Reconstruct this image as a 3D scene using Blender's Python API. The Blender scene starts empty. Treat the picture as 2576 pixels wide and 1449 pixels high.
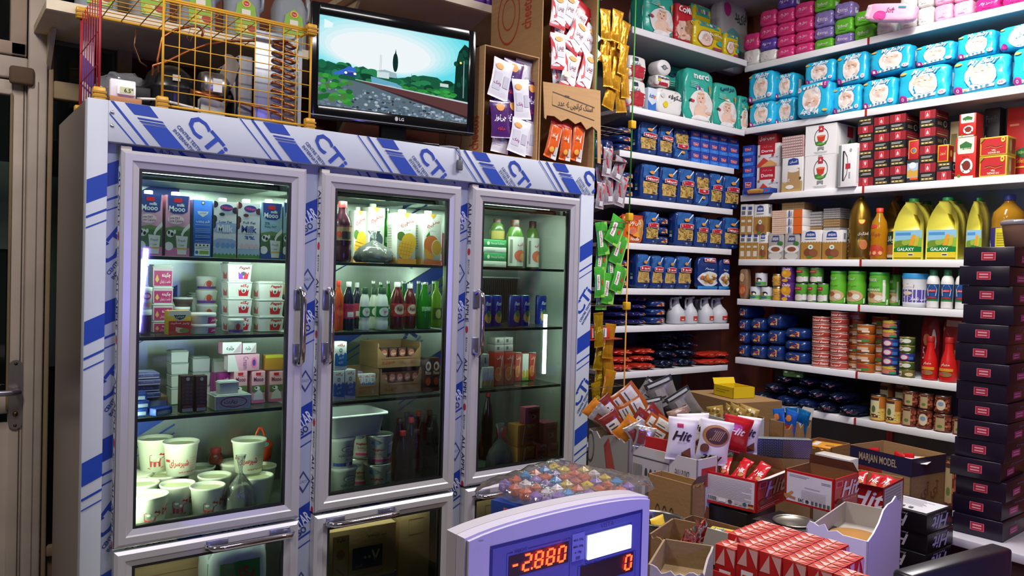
import bpy,bmesh,math,random
from mathutils import Vector,Matrix,noise
from mathutils.geometry import tessellate_polygon
random.seed(11)
PI=math.pi
S=bpy.context.scene
C=S.collection
# camera
F_PX=1966.0
_yaw,_pit,_rol=math.radians(37.03),math.radians(-1.037),math.radians(1.572)
EYE=Vector((0,0,1.5))
_f=Vector((math.cos(_pit)*math.sin(_yaw),math.cos(_pit)*math.cos(_yaw),math.sin(_pit)))
_r0=Vector((math.cos(_yaw),-math.sin(_yaw),0));_u0=_r0.cross(_f)
_r=_r0*math.cos(_rol)+_u0*math.sin(_rol);_u=-_r0*math.sin(_rol)+_u0*math.cos(_rol)
cam=bpy.data.objects.new('camera',bpy.data.cameras.new('camera'))
C.objects.link(cam);S.camera=cam
cam.matrix_world=Matrix(((_r.x,_u.x,-_f.x,EYE.x),(_r.y,_u.y,-_f.y,EYE.y),(_r.z,_u.z,-_f.z,EYE.z),(0,0,0,1)))
cam.data.sensor_width=36.0;cam.data.lens=36.0*F_PX/2576;cam.data.clip_start=0.05
def ray(x,y):return _f+_r*((x-1288)/F_PX)-_u*((y-724.5)/F_PX)
def onY(x,y,Y):d=ray(x,y);return EYE+d*(Y/d.y)
def onX(x,y,X):d=ray(x,y);return EYE+d*(X/d.x)
def onZ(x,y,Z):d=ray(x,y);return EYE+d*((Z-EYE.z)/d.z)
def onD(x,y,D):return EYE+ray(x,y)*D
# world, lights, exposure
S.view_settings.view_transform='Standard';S.view_settings.look='None'
S.view_settings.exposure=0.0;S.view_settings.gamma=1.0;S.view_settings.use_curve_mapping=False
S.cycles.use_denoising=True
S.cycles.max_bounces=8;S.cycles.transparent_max_bounces=24
S.cycles.caustics_reflective=False;S.cycles.caustics_refractive=False
S.cycles.sample_clamp_indirect=6.0
W=bpy.data.worlds.new('shop_air');S.world=W;W.use_nodes=True
W.node_tree.nodes['Background'].inputs[0].default_value=(0.62,0.60,0.66,1)
W.node_tree.nodes['Background'].inputs[1].default_value=0.10
def area(name,loc,target,sx,sy,power,col=(1,1,1),spread=180):
 l=bpy.data.lights.new(name,'AREA');l.shape='RECTANGLE';l.size=sx;l.size_y=sy
 l.energy=power;l.color=col;l.spread=math.radians(spread)
 o=bpy.data.objects.new(name,l);C.objects.link(o);o.location=loc
 o.rotation_euler=(Vector(target)-Vector(loc)).to_track_quat('-Z','Y').to_euler()
 return o
area('ceiling_tube_light',(3.0,1.5,3.27),(3.05,1.5,0),0.25,1.2,70,(1.0,0.97,0.95))
area('ceiling_tube_light',(1.1,0.5,3.27),(1.1,0.5,0),1.2,0.25,46,(1.0,0.95,0.97))
area('ceiling_tube_light',(-.2,1.9,3.27),(.2,2.6,1.2),.25,1.2,60,(1.0,.93,.86))  # added fill lamp, unseen, to brighten the door side
area('shop_sign_light',(1.17,-0.45,1.26),(1.45,1.2,0.9),0.035,0.7,12,(0.22,0.18,1.0),150)
# materials
MATS={}
def lin(h):
 return tuple((c/12.92 if c<=.04045 else((c+.055)/1.055)**2.4)for c in(int(h[i:i+2],16)/255 for i in(0,2,4)))
FIN={'':(.5,0,0,0),'g':(.24,0,.18,28),'f':(.26,.6,.32,26),'m':(.34,1,.02,60),'h':(.07,1,0,0),'x':(.9,0,.1,60),'a':(.36,.35,0,0),'c':(.85,0,.08,90),'s':(.3,0,0,0),'p':(.12,0,0,0),'b':(.32,.85,0,0)}
def M(spec):
 if spec in MATS:return MATS[spec]
 col=lin(spec[:6]);fin=spec[6:7];num=float(spec[7:]or 0)
 m=bpy.data.materials.new('m_'+spec);m.use_nodes=True;nt=m.node_tree;N=nt.nodes;L=nt.links
 out=N['Material Output'];bs=N['Principled BSDF'];MATS[spec]=m
 if fin=='e':
  N.remove(bs);e=N.new('ShaderNodeEmission');e.inputs[0].default_value=(*col,1);e.inputs[1].default_value=num or 1
  L.new(e.outputs[0],out.inputs[0]);return m
 tc=N.new('ShaderNodeTexCoord')
 if fin in 'kwl' and fin:
  tr=N.new('ShaderNodeBsdfTransparent');mx=N.new('ShaderNodeMixShader')
  if fin=='l':
   tr.inputs[0].default_value=(*[min(1,c*1.2+.05)for c in col],1);bs.inputs['Base Color'].default_value=(*col,1)
   bs.inputs['Roughness'].default_value=.12;mx.inputs[0].default_value=num or.6
   L.new(tr.outputs[0],mx.inputs[1]);L.new(bs.outputs[0],mx.inputs[2])
  else:
   N.remove(bs);gl=N.new('ShaderNodeBsdfGlossy');gl.inputs['Roughness'].default_value=.03 if fin=='w' else.1
   tr.inputs[0].default_value=(*col,1);fr=N.new('ShaderNodeFresnel');fr.inputs[0].default_value=1.45 if fin=='w' else 1.5
   if fin=='k':
    nz=N.new('ShaderNodeTexNoise');nz.inputs['Scale'].default_value=22;nz.inputs['Detail'].default_value=3
    bp=N.new('ShaderNodeBump');bp.inputs['Strength'].default_value=.8;bp.inputs['Distance'].default_value=.01
    L.new(tc.outputs['Object'],nz.inputs['Vector']);L.new(nz.outputs[0],bp.inputs['Height'])
    L.new(bp.outputs[0],gl.inputs['Normal']);L.new(bp.outputs[0],fr.inputs['Normal'])
    df=N.new('ShaderNodeBsdfDiffuse');df.inputs[0].default_value=(*col,1)
    m2=N.new('ShaderNodeMixShader');m2.inputs[0].default_value=num or.08
    L.new(tr.outputs[0],m2.inputs[1]);L.new(df.outputs[0],m2.inputs[2]);L.new(m2.outputs[0],mx.inputs[1])
   else:L.new(tr.outputs[0],mx.inputs[1])
   L.new(fr.outputs[0],mx.inputs[0]);L.new(gl.outputs[0],mx.inputs[2])
  L.new(mx.outputs[0],out.inputs[0]);return m
 ro,me,bu,bsc=FIN[fin]
 bs.inputs['Roughness'].default_value=ro;bs.inputs['Metallic'].default_value=me
 nz=N.new('ShaderNodeTexNoise');nz.inputs['Scale'].default_value=9;nz.inputs['Detail'].default_value=3
 mp=N.new('ShaderNodeMapping');L.new(tc.outputs['Object'],mp.inputs[0]);L.new(mp.outputs[0],nz.inputs['Vector'])
 if fin=='c':mp.inputs['Scale'].default_value=(1,1,14)
 if fin=='b':mp.inputs['Scale'].default_value=(60,60,2)
 a={'c':.14,'x':.16,'b':.12}.get(fin,.05)
 mr=N.new('ShaderNodeMapRange');mr.inputs['To Min'].default_value=1-a;mr.inputs['To Max'].default_value=1+a
 vs=N.new('ShaderNodeVectorMath');vs.operation='SCALE';vs.inputs[0].default_value=col
 L.new(nz.outputs[0],mr.inputs[0]);L.new(mr.outputs[0],vs.inputs['Scale']);L.new(vs.outputs[0],bs.inputs['Base Color'])
 if bu:
  n2=N.new('ShaderNodeTexNoise');n2.inputs['Scale'].default_value=bsc;n2.inputs['Detail'].default_value=2
  bp=N.new('ShaderNodeBump');bp.inputs['Strength'].default_value=bu;bp.inputs['Distance'].default_value=.01
  L.new(tc.outputs['Object'],n2.inputs['Vector']);L.new(n2.outputs[0],bp.inputs['Height']);L.new(bp.outputs[0],bs.inputs['Normal'])
 return m
AR={'ا':'FE8D FE8E','آ':'FE81 FE82','ب':'FE8F FE90 FE91 FE92','پ':'FB56 FB57 FB58 FB59','ت':'FE95 FE96 FE97 FE98','ج':'FE9D FE9E FE9F FEA0','چ':'FB7A FB7B FB7C FB7D','ح':'FEA1 FEA2 FEA3 FEA4','خ':'FEA5 FEA6 FEA7 FEA8','د':'FEA9 FEAA','ر':'FEAD FEAE','ز':'FEAF FEB0','ژ':'FB8A FB8B','س':'FEB1 FEB2 FEB3 FEB4','ش':'FEB5 FEB6 FEB7 FEB8','ص':'FEB9 FEBA FEBB FEBC','ض':'FEBD FEBE FEBF FEC0','ط':'FEC1 FEC2 FEC3 FEC4','ع':'FEC9 FECA FECB FECC','ف':'FED1 FED2 FED3 FED4','ق':'FED5 FED6 FED7 FED8','ک':'FB8E FB8F FB90 FB91','گ':'FB92 FB93 FB94 FB95','ل':'FEDD FEDE FEDF FEE0','م':'FEE1 FEE2 FEE3 FEE4','ن':'FEE5 FEE6 FEE7 FEE8','ه':'FEE9 FEEA FEEB FEEC','و':'FEED FEEE','ی':'FBFC FBFD FBFE FBFF'}
AR={k:[chr(int(c,16))for c in v.split()]for k,v in AR.items()}
def fa(s):
 o=[]
 for i,c in enumerate(s):
  if c not in AR:o.append(c);continue
  f=AR[c];pj=i>0 and s[i-1]in AR and len(AR[s[i-1]])==4;nj=len(f)==4 and i+1<len(s)and s[i+1]in AR
  o.append(f[3]if pj and nj else f[1]if pj else f[2]if nj else f[0])
 return ''.join(reversed(o))
TX={}
def text2d(s,bold,ital):
 key=(s,bold,ital)
 if key in TX:return TX[key]
 if any('\u0600'<c<'\u06ff' for c in s):s=fa(s)
 cu=bpy.data.curves.new('tmp','FONT');cu.body=s;cu.resolution_u=2;cu.offset=.022*bold;cu.shear=.35*ital;cu.fill_mode='FRONT'
 o=bpy.data.objects.new('tmp',cu);C.objects.link(o);bpy.context.view_layer.update()
 me=o.to_mesh();vs=[(v.co.x,v.co.y)for v in me.vertices];fs=[tuple(p.vertices)for p in me.polygons]
 o.to_mesh_clear();bpy.data.objects.remove(o);bpy.data.curves.remove(cu)
 if not vs:vs=[(0,0),(1,0),(1,1)];fs=[]
 x0=min(v[0]for v in vs);x1=max(v[0]for v in vs);y0=min(v[1]for v in vs);y1=max(v[1]for v in vs)
 TX[key]=([((a-x0)/(x1-x0 or 1),(b-y0)/(y1-y0 or 1))for a,b in vs],fs,(x1-x0)/(y1-y0 or 1))
 return TX[key]
def ell(cx,cy,rx,ry,n=22,a0=0,a1=2*PI):return[(cx+rx*math.cos(a0+(a1-a0)*k/n),cy+ry*math.sin(a0+(a1-a0)*k/n))for k in range(n if a1-a0>6.28 else n+1)]
def shape2d(it,sub):
 k=it[0]
 if k=='r':
  x0,y0,x1,y1=it[1:5];n=sub
  v=[(x0+(x1-x0)*i/n,y0+(y1-y0)*j/n)for j in range(n+1)for i in range(n+1)]
  return v,[(j*(n+1)+i,j*(n+1)+i+1,(j+1)*(n+1)+i+1,(j+1)*(n+1)+i)for j in range(n)for i in range(n)],it[5]
 if k=='e':
  cx,cy,rx,ry,col=it[1:6];n=22;rg=1 if sub<2 else 3
  v=[(cx,cy)];f=[]
  for q in range(1,rg+1):v+=ell(cx,cy,rx*q/rg,ry*q/rg,n)
  f+=[(0,1+i,1+(i+1)%n)for i in range(n)]
  for q in range(1,rg):
   a=1+(q-1)*n;b=1+q*n;f+=[(a+i,a+(i+1)%n,b+(i+1)%n,b+i)for i in range(n)]
  return v,f,col
 if k=='o':
  cx,cy,rx,ry,t,col=it[1:7];n=26
  v=ell(cx,cy,rx,ry,n)+ell(cx,cy,rx*(1-t),ry*(1-t),n)
  return v,[(i,(i+1)%n,n+(i+1)%n,n+i)for i in range(n)],col
 if k=='p':
  v=list(it[1]);f=[tuple(t)for t in tessellate_polygon([[Vector((a,b,0))for a,b in v]])]
  return v,f,it[2]
 if k=='l':
  pts,w,col=it[1:4];v=[];f=[]
  for i,(x,y)in enumerate(pts):
   a=pts[max(0,i-1)];b=pts[min(len(pts)-1,i+1)];dx,dy=b[0]-a[0],b[1]-a[1];n=math.hypot(dx,dy)or 1
   v+=[(x-dy/n*w/2,y+dx/n*w/2),(x+dy/n*w/2,y-dx/n*w/2)]
   if i:f.append((2*i-2,2*i-1,2*i+1,2*i))
  return v,f,col
 if k=='t':
  s,x0,y0,x1,y1,col=it[1:7];o=it[7]if len(it)>7 else ''
  v,f,asp=text2d(s,'b' in o,'i' in o)
  if 'u' in o:v=[(1-a,1-b)for a,b in v]
  if 'v' in o:v=[(1-b,a)for a,b in v]
  if 'd' in o:v=[(b,1-a)for a,b in v]
  v=[(x0+(x1-x0)*a,y0+(y1-y0)*b)for a,b in v]
  if len(it)>8:
   c,sn=math.cos(it[8]),math.sin(it[8]);mx,my=(x0+x1)/2,(y0+y1)/2
   v=[(mx+(a-mx)*c-(b-my)*sn,my+(a-mx)*sn+(b-my)*c)for a,b in v]
  return v,f,col
def clip(poly,lim):
 for ax,sgn,l in((0,1,lim[0]),(1,1,lim[1]),(0,-1,-lim[2]),(1,-1,-lim[3])):
  out=[]
  for i,p in enumerate(poly):
   q=poly[i-1];a=q[ax]*sgn-l;b=p[ax]*sgn-l
   if(a>=0)!=(b>=0):t=a/(a-b);out.append((q[0]+(p[0]-q[0])*t,q[1]+(p[1]-q[1])*t))
   if b>=0:out.append(p)
  poly=out
  if not poly:break
 return poly
KIDS={}
class MB:
 def __init__(s):s.v=[];s.f=[];s.m=[];s.sm=[];s.specs=[]
 def mi(s,spec):
  if spec not in s.specs:s.specs.append(spec)
  return s.specs.index(spec)
 def add(s,vs,fs,spec,smooth=False,T=None):
  b=len(s.v)
  s.v+=[tuple(T@Vector(v))for v in vs]if T else[tuple(v)for v in vs]
  k=s.mi(spec)
  for f in fs:s.f.append(tuple(b+i for i in f));s.m.append(k);s.sm.append(smooth)
  return s
 def box(s,x0,x1,y0,y1,z0,z1,spec,bev=0,T=None):
  if bev:
   bm=bmesh.new();bmesh.ops.create_cube(bm,size=1)
   for v in bm.verts:v.co=Vector(((x0+x1)/2+v.co.x*(x1-x0),(y0+y1)/2+v.co.y*(y1-y0),(z0+z1)/2+v.co.z*(z1-z0)))
   bmesh.ops.bevel(bm,geom=bm.edges[:],offset=bev,segments=2,affect='EDGES',profile=.5)
   bm.verts.index_update()
   s.add([v.co[:]for v in bm.verts],[[v.index for v in f.verts]for f in bm.faces],spec,True,T);bm.free();return s
  vs=[(x,y,z)for z in(z0,z1)for y in(y0,y1)for x in(x0,x1)]
  return s.add(vs,[(0,2,3,1),(4,5,7,6),(0,1,5,4),(2,6,7,3),(0,4,6,2),(1,3,7,5)],spec,False,T)
 def lathe(s,prof,spec,n=20,T=None,a0=0,a1=2*PI,sx=1,sy=1):
  full=a1-a0>6.28;cnt=n if full else n+1
  for i in range(len(prof)-1):
   (r0,z0),(r1,z1)=prof[i][:2],prof[i+1][:2];sp=spec[i]if isinstance(spec,list)else spec
   if sp is None:continue
   vs=[]
   for r,z in((r0,z0),(r1,z1)):
    for k in range(cnt):
     a=a0+(a1-a0)*k/n;vs.append((r*math.sin(a)*sx,-r*math.cos(a)*sy,z))
   fs=[(k,(k+1)%cnt,cnt+(k+1)%cnt,cnt+k)for k in range(n)]
   if r0<1e-6:fs=[(0,cnt+(k+1)%cnt,cnt+k)for k in range(n)]
   elif r1<1e-6:fs=[(k,(k+1)%cnt,cnt)for k in range(n)]
   s.add(vs,fs,sp,True,T)
  return s
 def tube(s,pts,r,spec,n=6,closed=False,T=None):
  pts=[Vector(p)for p in pts];vs=[];fs=[];N=len(pts);up=None
  for i,p in enumerate(pts):
   t=(pts[(i+1)%N if closed else min(N-1,i+1)]-pts[i-1 if(closed or i)else 0]).normalized()
   if up is None:up=t.orthogonal().normalized()
   up=(up-t*up.dot(t));up=up.normalized()if up.length>1e-6 else t.orthogonal().normalized()
   w=t.cross(up)
   rr=r[i]if isinstance(r,(list,tuple))else r
   vs+=[tuple(p+(up*math.cos(2*PI*k/n)+w*math.sin(2*PI*k/n))*rr)for k in range(n)]
  for i in range(N if closed else N-1):
   j=(i+1)%N;fs+=[(i*n+k,i*n+(k+1)%n,j*n+(k+1)%n,j*n+k)for k in range(n)]
  if not closed:fs+=[tuple(range(n-1,-1,-1)),tuple(range((N-1)*n,N*n))]
  return s.add(vs,fs,spec,n>4,T)
 def prism(s,poly,a,b,axis,spec,T=None):
  """outline extruded along an axis ('x','y','z') from a to b; outline coordinates are the two other axes in order"""
  n=len(poly);mk={'x':lambda p,t:(t,p[0],p[1]),'y':lambda p,t:(p[0],t,p[1]),'z':lambda p,t:(p[0],p[1],t)}[axis]
  vs=[mk(p,a)for p in poly]+[mk(p,b)for p in poly]
  tr=tessellate_polygon([[Vector((p[0],p[1],0))for p in poly]])
  fs=[tuple(t)for t in tr]+[tuple(n+i for i in t)for t in tr]+[(i,(i+1)%n,n+(i+1)%n,n+i)for i in range(n)]
  return s.add(vs,fs,spec,False,T)
 def grid(s,fn,nu,nv,spec,smooth=True,T=None):
  vs=[fn(i/nu,j/nv)for j in range(nv+1)for i in range(nu+1)];w=nu+1
  fs=[(j*w+i,j*w+i+1,(j+1)*w+i+1,(j+1)*w+i)for j in range(nv)for i in range(nu)]
  if callable(spec):
   for f in fs:
    i,j=f[0]%w,f[0]//w;s.add([vs[q]for q in f],[(0,1,2,3)],spec((i+.5)/nu,(j+.5)/nv),smooth,T)
   return s
  return s.add(vs,fs,spec,smooth,T)
 def art(s,items,mp,sub=1,e0=.0006,de=.0003,lim=(0,0,1,1),T=None):
  de=min(de,.004/max(1,len(items)))
  for q,it in enumerate(items):
   v,f,col=shape2d(it,sub);e=e0+de*q
   if any(a<lim[0]-1e-5 or a>lim[2]+1e-5 or b<lim[1]-1e-5 or b>lim[3]+1e-5 for a,b in v):
    nv=[];nf=[]
    for fc in f:
     p=clip([v[i]for i in fc],lim)
     if len(p)>2:nf.append(tuple(range(len(nv),len(nv)+len(p))));nv+=p
    v,f=nv,nf
   if f:s.add([mp(a,b,e)for a,b in v],f,col,False,T)
  return s
 def build(s,name,parent=None):
  me=bpy.data.meshes.new(name);me.from_pydata(s.v,[],s.f)
  for sp in s.specs:me.materials.append(M(sp))
  me.polygons.foreach_set('material_index',s.m);me.polygons.foreach_set('use_smooth',s.sm)
  me.update();bm=bmesh.new();bm.from_mesh(me)
  bmesh.ops.remove_doubles(bm,verts=bm.verts,dist=2e-5);bm.to_mesh(me);bm.free()
  o=bpy.data.objects.new(name,me);C.objects.link(o)
  if parent:o.parent=parent;KIDS.setdefault(parent.name,[]).append(o)
  return o
def empty(name,loc=(0,0,0),rz=0):
 o=bpy.data.objects.new(name,None);C.objects.link(o);o.location=loc;o.rotation_euler=(0,0,rz);o.empty_display_size=.05;return o
def tag(o,label=None,cat=None,group=None,kind=None):
 for k,v in(('label',label),('category',cat),('group',group),('kind',kind)):
  if v:o[k]=v
 return o
def copy_tree(o,parent=None):
 c=o.copy();C.objects.link(c)
 for k in list(c.keys()):del c[k]
 if parent:c.parent=parent;KIDS.setdefault(parent.name,[]).append(c)
 if 'label' in o and parent:c['label']=o['label']
 for ch in KIDS.get(o.name,[]):copy_tree(ch,c)
 return c
PROTO={};KIND={}
def kind(name,cat):
 def deco(fn):KIND[name]=(fn,cat);return fn
 return deco
def put(k,p,size=None,rz=0,label='',group=None,rx=0,ry=0,cat=None):
 fn,ct=KIND[k]
 if k not in PROTO:o,dims=fn();PROTO[k]=(o,dims)
 else:o=copy_tree(PROTO[k][0])
 dims=PROTO[k][1];o.location=p;o.rotation_euler=(rx,ry,rz)
 o.scale=tuple(a/b for a,b in zip(size,dims))if size else(1,1,1)
 return tag(o,label,cat or ct,group)
def m_front(w,d,h):return lambda u,v,e:(-w/2+u*w,-d/2-e,v*h)
def m_left(w,d,h):return lambda u,v,e:(-w/2-e,d/2-u*d,v*h)
def m_right(w,d,h):return lambda u,v,e:(w/2+e,-d/2+u*d,v*h)
def m_top(w,d,h):return lambda u,v,e:(-w/2+u*w,-d/2+v*d,h+e)
def m_cyl(r,z0,z1,a=1.3):
 fr=r if callable(r)else(lambda t:r)
 return lambda u,v,e:((fr(v)+e)*math.sin((u-.5)*2*a),-(fr(v)+e)*math.cos((u-.5)*2*a),z0+(z1-z0)*v)
ORD=['first','second','third','fourth','fifth','sixth','seventh','eighth','ninth','tenth','eleventh','twelfth','thirteenth','fourteenth','fifteenth','sixteenth','seventeenth','eighteenth']
def soft(mb,w,d,h,spec,k=5,n=10,amp=.004,fr=3,seed=0,vsp=None):
 """a stuffed packet: rounded box with slightly wrinkled faces; returns the map for its front"""
 def pt(p):
  x,y,z=p;s=(abs(x)**k+abs(y)**k+abs(z)**k)**(1/k);q=Vector((x/s,y/s,z/s))
  nn=noise.noise_vector(q*fr+Vector((seed*7.3,seed*1.7,0)))*amp
  return(q.x*w/2+nn.x,q.y*d/2+nn.y,max(0 if q.z<-.5 else-1,(q.z+1)*h/2+nn.z*min(1,max(0,(q.z+.9)*1.4))*(.3 if q.z>.5 else 1)))
 for ax in range(3):
  for sg in(-1,1):
   def fn(u,v,ax=ax,sg=sg):
    a,b=2*u-1,2*v-1;p=[0,0,0];p[ax]=sg;p[(ax+1)%3]=a;p[(ax+2)%3]=b*sg
    return pt(p)
   mb.grid(fn,n,n,vsp if vsp and ax==2 else spec)
 def mp(u,v,e):
  a,b=2*u-1,2*v-1;s=max(.02,1-abs(a)**k-abs(b)**k)**(1/k);q=Vector((a,-s,b))
  nn=noise.noise_vector(q*fr+Vector((seed*7.3,seed*1.7,0)))*amp
  return(a*w/2+nn.x,-s*d/2+nn.y-e*2,max(.001,(b+1)*h/2+nn.z*min(1,max(0,(b+.9)*1.4))*(.3 if b>.5 else 1)))
 return mp
def bag(mb,w,d,h,spec,back=None,seal=.06,amp=.35,seed=0,nu=12,nv=16,endw=1.0,sealsp=None):
 """a sealed film bag standing on its lower end; returns the map for its front"""
 def th(u,v,sd):
  a,b=abs(2*u-1),abs(2*v-1);e=max(0,1-max(0,(b-(1-2*seal)+.5))**1.0*0)
  bb=min(1,b/(1-2*seal));t=max(0,1-a**2.6)**.55*max(0,1-bb**3.2)**.6
  nz=noise.noise(Vector((u*3.1,v*2.3,seed*3.7+sd)))*.6+noise.noise(Vector((u*7.3,v*4,seed*5.1+sd+9)))*.4
  pl=math.sin(u*34+seed)*.10*max(0,bb-.55)
  return d/2*(t*(1+amp*nz)+pl*amp*2*t**.3)+.0012
 def sx(u,v):
  b=min(1,abs(2*v-1)/(1-2*seal));return(u-.5)*w*(1-.10*(1-b**2))*endw+noise.noise(Vector((v*3,seed*2.2,4)))*w*.02
 mb.grid(lambda u,v:(sx(u,v),-th(u,v,0),v*h),nu,nv,spec)
 mb.grid(lambda u,v:(sx(1-u,v),th(1-u,v,50),v*h),nu,nv,back or spec)
 for v in(0,1):
  mb.grid(lambda u,t:(sx(u,v),-.0012+.0024*t,v*h),nu,1,spec)
 return lambda u,v,e:(sx(u,v),-th(u,v,0)-e*2.2,v*h)
def struct(mb,name,kind_='structure',parent=None):
 o=mb.build(name,parent)
 if not parent:o['kind']=kind_
 return o
struct(MB().box(-1.2,4.6,-2.0,3.6,-.05,0,'8a8580x'),'floor')
struct(MB().box(-1.2,4.6,-2.0,3.6,3.3,3.36,'e8e4dex'),'ceiling')
struct(MB().box(.62,4.6,3.5,3.6,0,3.3,'6b3a2cx'),'wall_back')
struct(MB().box(4.5,4.6,-2.0,3.5,0,3.3,'8d4a38x'),'wall_right')
for q,(x0,x1,y0,y1)in enumerate(((2.95,3.05,.9,2.1),(.5,1.7,.45,.55),(-.25,-.15,1.3,2.5))):  # the last housing belongs to the added lamp at the door
 t=empty('ceiling_tube_lamp',((x0+x1)/2,(y0+y1)/2,3.3));tag(t,['white ceiling tube lamp in front of the right wall shelves','white ceiling tube lamp above the counter','added unseen ceiling tube lamp brightening the shop door'][q],'lamp')
 a,b=(x1-x0)/2,(y1-y0)/2
 MB().box(-a-.02,a+.02,-b-.02,b+.02,-.02,0,'f0f0f0').build('lamp_housing',t)
YD=3.42
def dx(px,y=700):return onY(px,y,YD).x
x_gl0,x_gl1,x_st,x_j,x_s0,x_s1=-.25,dx(24),dx(60),dx(108),dx(125),.60
zt=onY(40,205,YD).z;zb2=onY(40,145,YD).z;zm=onY(40,1010,YD).z
cr='b9aba0x'
m=MB()
m.box(x_gl1,x_st,YD-.02,YD+.03,.02,zt,cr,.006)
m.box(x_gl0-.3,x_gl1,YD-.02,YD+.03,zt-.055,zt,cr,.006)
m.box(x_gl0-.3,x_gl1,YD-.02,YD+.03,zm-.04,zm+.04,cr,.006)
m.box(x_gl0-.3,x_gl1,YD-.005,YD+.01,.02,.9,cr)
m.box(x_gl1-.008,x_gl1,YD-.028,YD-.018,.95,zt-.05,'7d6a4cx');m.box(x_st-.012,x_st-.009,YD-.024,YD-.018,.02,zt,'4a423cx')
d=m.build('door_1');d['kind']='structure'
MB().box(x_gl0-.3,x_gl1,YD+.003,YD+.007,.95,zt-.05,'dfe8e4w').build('glass_pane',d)
hm=MB();hx=dx(42);z0=onY(42,1075,YD).z;z1=onY(42,905,YD).z
hp=[(hx+.022*math.cos(a),z0+.02+.022*math.sin(a))for a in[PI+PI*k/8 for k in range(9)]]+[(hx+.022*math.cos(a),z1-.02+.022*math.sin(a))for a in[PI*k/8 for k in range(9)]]
hm.prism(hp,YD-.028,YD-.019,'y','a9a2a0b')
hm.tube([(hx+.006,YD-.03,zm+.045),(hx+.006,YD-.075,zm+.045),(hx-.02,YD-.085,zm+.045),(hx-.13,YD-.085,zm+.045)],.011,'a59db0b',8)
hm.lathe([(0,0),(.009,0),(.009,.006),(0,.006)],'6b5a3cm',12,T=Matrix.Translation((hx,YD-.028,z0+.055))@Matrix.Rotation(PI/2,4,'X'))
for zz in(z0+.012,z1-.012):hm.lathe([(0,0),(.006,0),(0,.004)],'5a5046m',8,T=Matrix.Translation((hx,YD-.028,zz))@Matrix.Rotation(PI/2,4,'X'))
hm.build('door_handle',d)
m=MB()
m.box(x_st,x_j,YD-.05,YD+.06,0,3.3,cr,.008);m.box(x_st+.03,x_st+.033,YD-.053,YD-.049,0,zt,'7d7068x')
m.box(x_gl0-.3,x_st,YD-.03,YD+.05,zt+.005,zb2-.0,cr,.008)
m.box(dx(12),dx(74),YD-.07,YD-.04,zt-.02,zt+.045,'5b4636x',.01)
struct(m,'trim_1')
m=MB();m.box(dx(24,70),dx(66,70),YD-.04,YD+.02,zb2,3.3,'a08c7cx',.006);m.box(x_gl0-.3,dx(66,70),YD-.04,YD+.02,zb2,zb2+.05,'a08c7cx',.006)
w1=struct(m,'window_1');MB().box(x_gl0-.3,dx(24,70),YD-.01,YD-.006,zb2+.05,3.3,'cdd6d4w').build('glass_pane',w1)
zs=[onY(130,1368,YD).z,onY(130,250,YD).z,onY(130,205,YD).z]
m=MB();fr='9a856ax'
m.box(x_j,x_s0,YD-.03,YD+.04,0,3.3,fr,.006)
m.box(x_s0,x_s1,YD-.03,YD+.04,zs[1],zs[2],fr,.006);m.box(x_s0,x_s1,YD-.03,YD+.04,zs[0]-.04,zs[0],'7a6450x',.006)
m.box(x_s0,x_s1,YD-.005,YD+.02,0,zs[0]-.04,'6a5848x');m.box(x_s1,x_s1+.05,YD-.03,YD+.08,0,3.3,fr)
w2=struct(m,'window_2')
g=MB();g.box(x_s0,x_s1,YD,YD+.005,zs[0],zs[1],'dfe8e4w');g.box(x_s0,x_s1,YD,YD+.005,zs[2],3.3,'dfe8e4w');g.build('glass_pane',w2)
struct(MB().box(-1.2,.9,4.3,4.34,0,3.3,'1c2022x').box(.1,.4,4.27,4.3,1.55,1.95,'aab0acx').box(.45,.62,4.27,4.3,1.0,1.9,'70787ax'),'wall_outside')  # the two pale blocks stand in for bright reflections in the glass
struct(MB().box(-1.2,x_gl0-.3,YD,YD+.1,0,3.3,cr),'wall_left')
# three-door fridge
FY=2.6;BL='163da0';FW='b9c0cc'
FRX0,FRX1,FRT=.381,2.411,1.985
DOORS=[(.475,1.060,.628,1.843),(1.118,1.702,.634,1.839),(1.758,2.333,.637,1.843)]
fridge=empty('display_fridge',((FRX0+FRX1)/2,2.9,0));tag(fridge,'tall three-door display fridge wrapped in blue and white protective film','fridge')
FM=Matrix.Translation((-(FRX0+FRX1)/2,-2.9,0))
def fpart(mb,name,par=None):
 o=mb.build(name,par or fridge)
 if not par:o.location=FM.translation
 return o
def film(ox,oz,P=.42):
 """printed film for the header: diagonal bands and lettering, in metres"""
 I=[]
 for n in range(-1,6):
  x=ox+n*P;z=oz
  sh=lambda pts:[(x+a,z+b)for a,b in pts]
  I+=[('p',sh([(-.039,.128),(-.034,.128),(.080,.002-.004),(.075,-.002)]),BL),('p',sh([(-.001,.128),(.008,.128),(.117,-.002),(.108,-.002)]),BL),('p',sh([(.036,.13),(.106,.13),(.139,.089),(.070,.091)]),BL),('p',sh([(.078,.083),(.150,.080),(.155,.075),(.082,.078)]),BL),('p',sh([(.084,.074),(.157,.071),(.159,.068),(.087,.071)]),BL),('p',sh([(.089,.069),(.161,.066),(.163,.064),(.091,.067)]),BL),('p',sh([(.094,.064),(.163,.062),(.222,-.002),(.152,-.002)]),BL),('t','CTi',x+.213,z+.022,x+.357,z+.079,BL,'b',-.80),('t','CENTRE TESTING',x+.178,z+.0265,x+.292,z+.0375,'24407c','b',-.80),('t','INTERNATIONAL',x+.166,z+.0105,x+.286,z+.0215,'24407c','b',-.80)]
 return I
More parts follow.
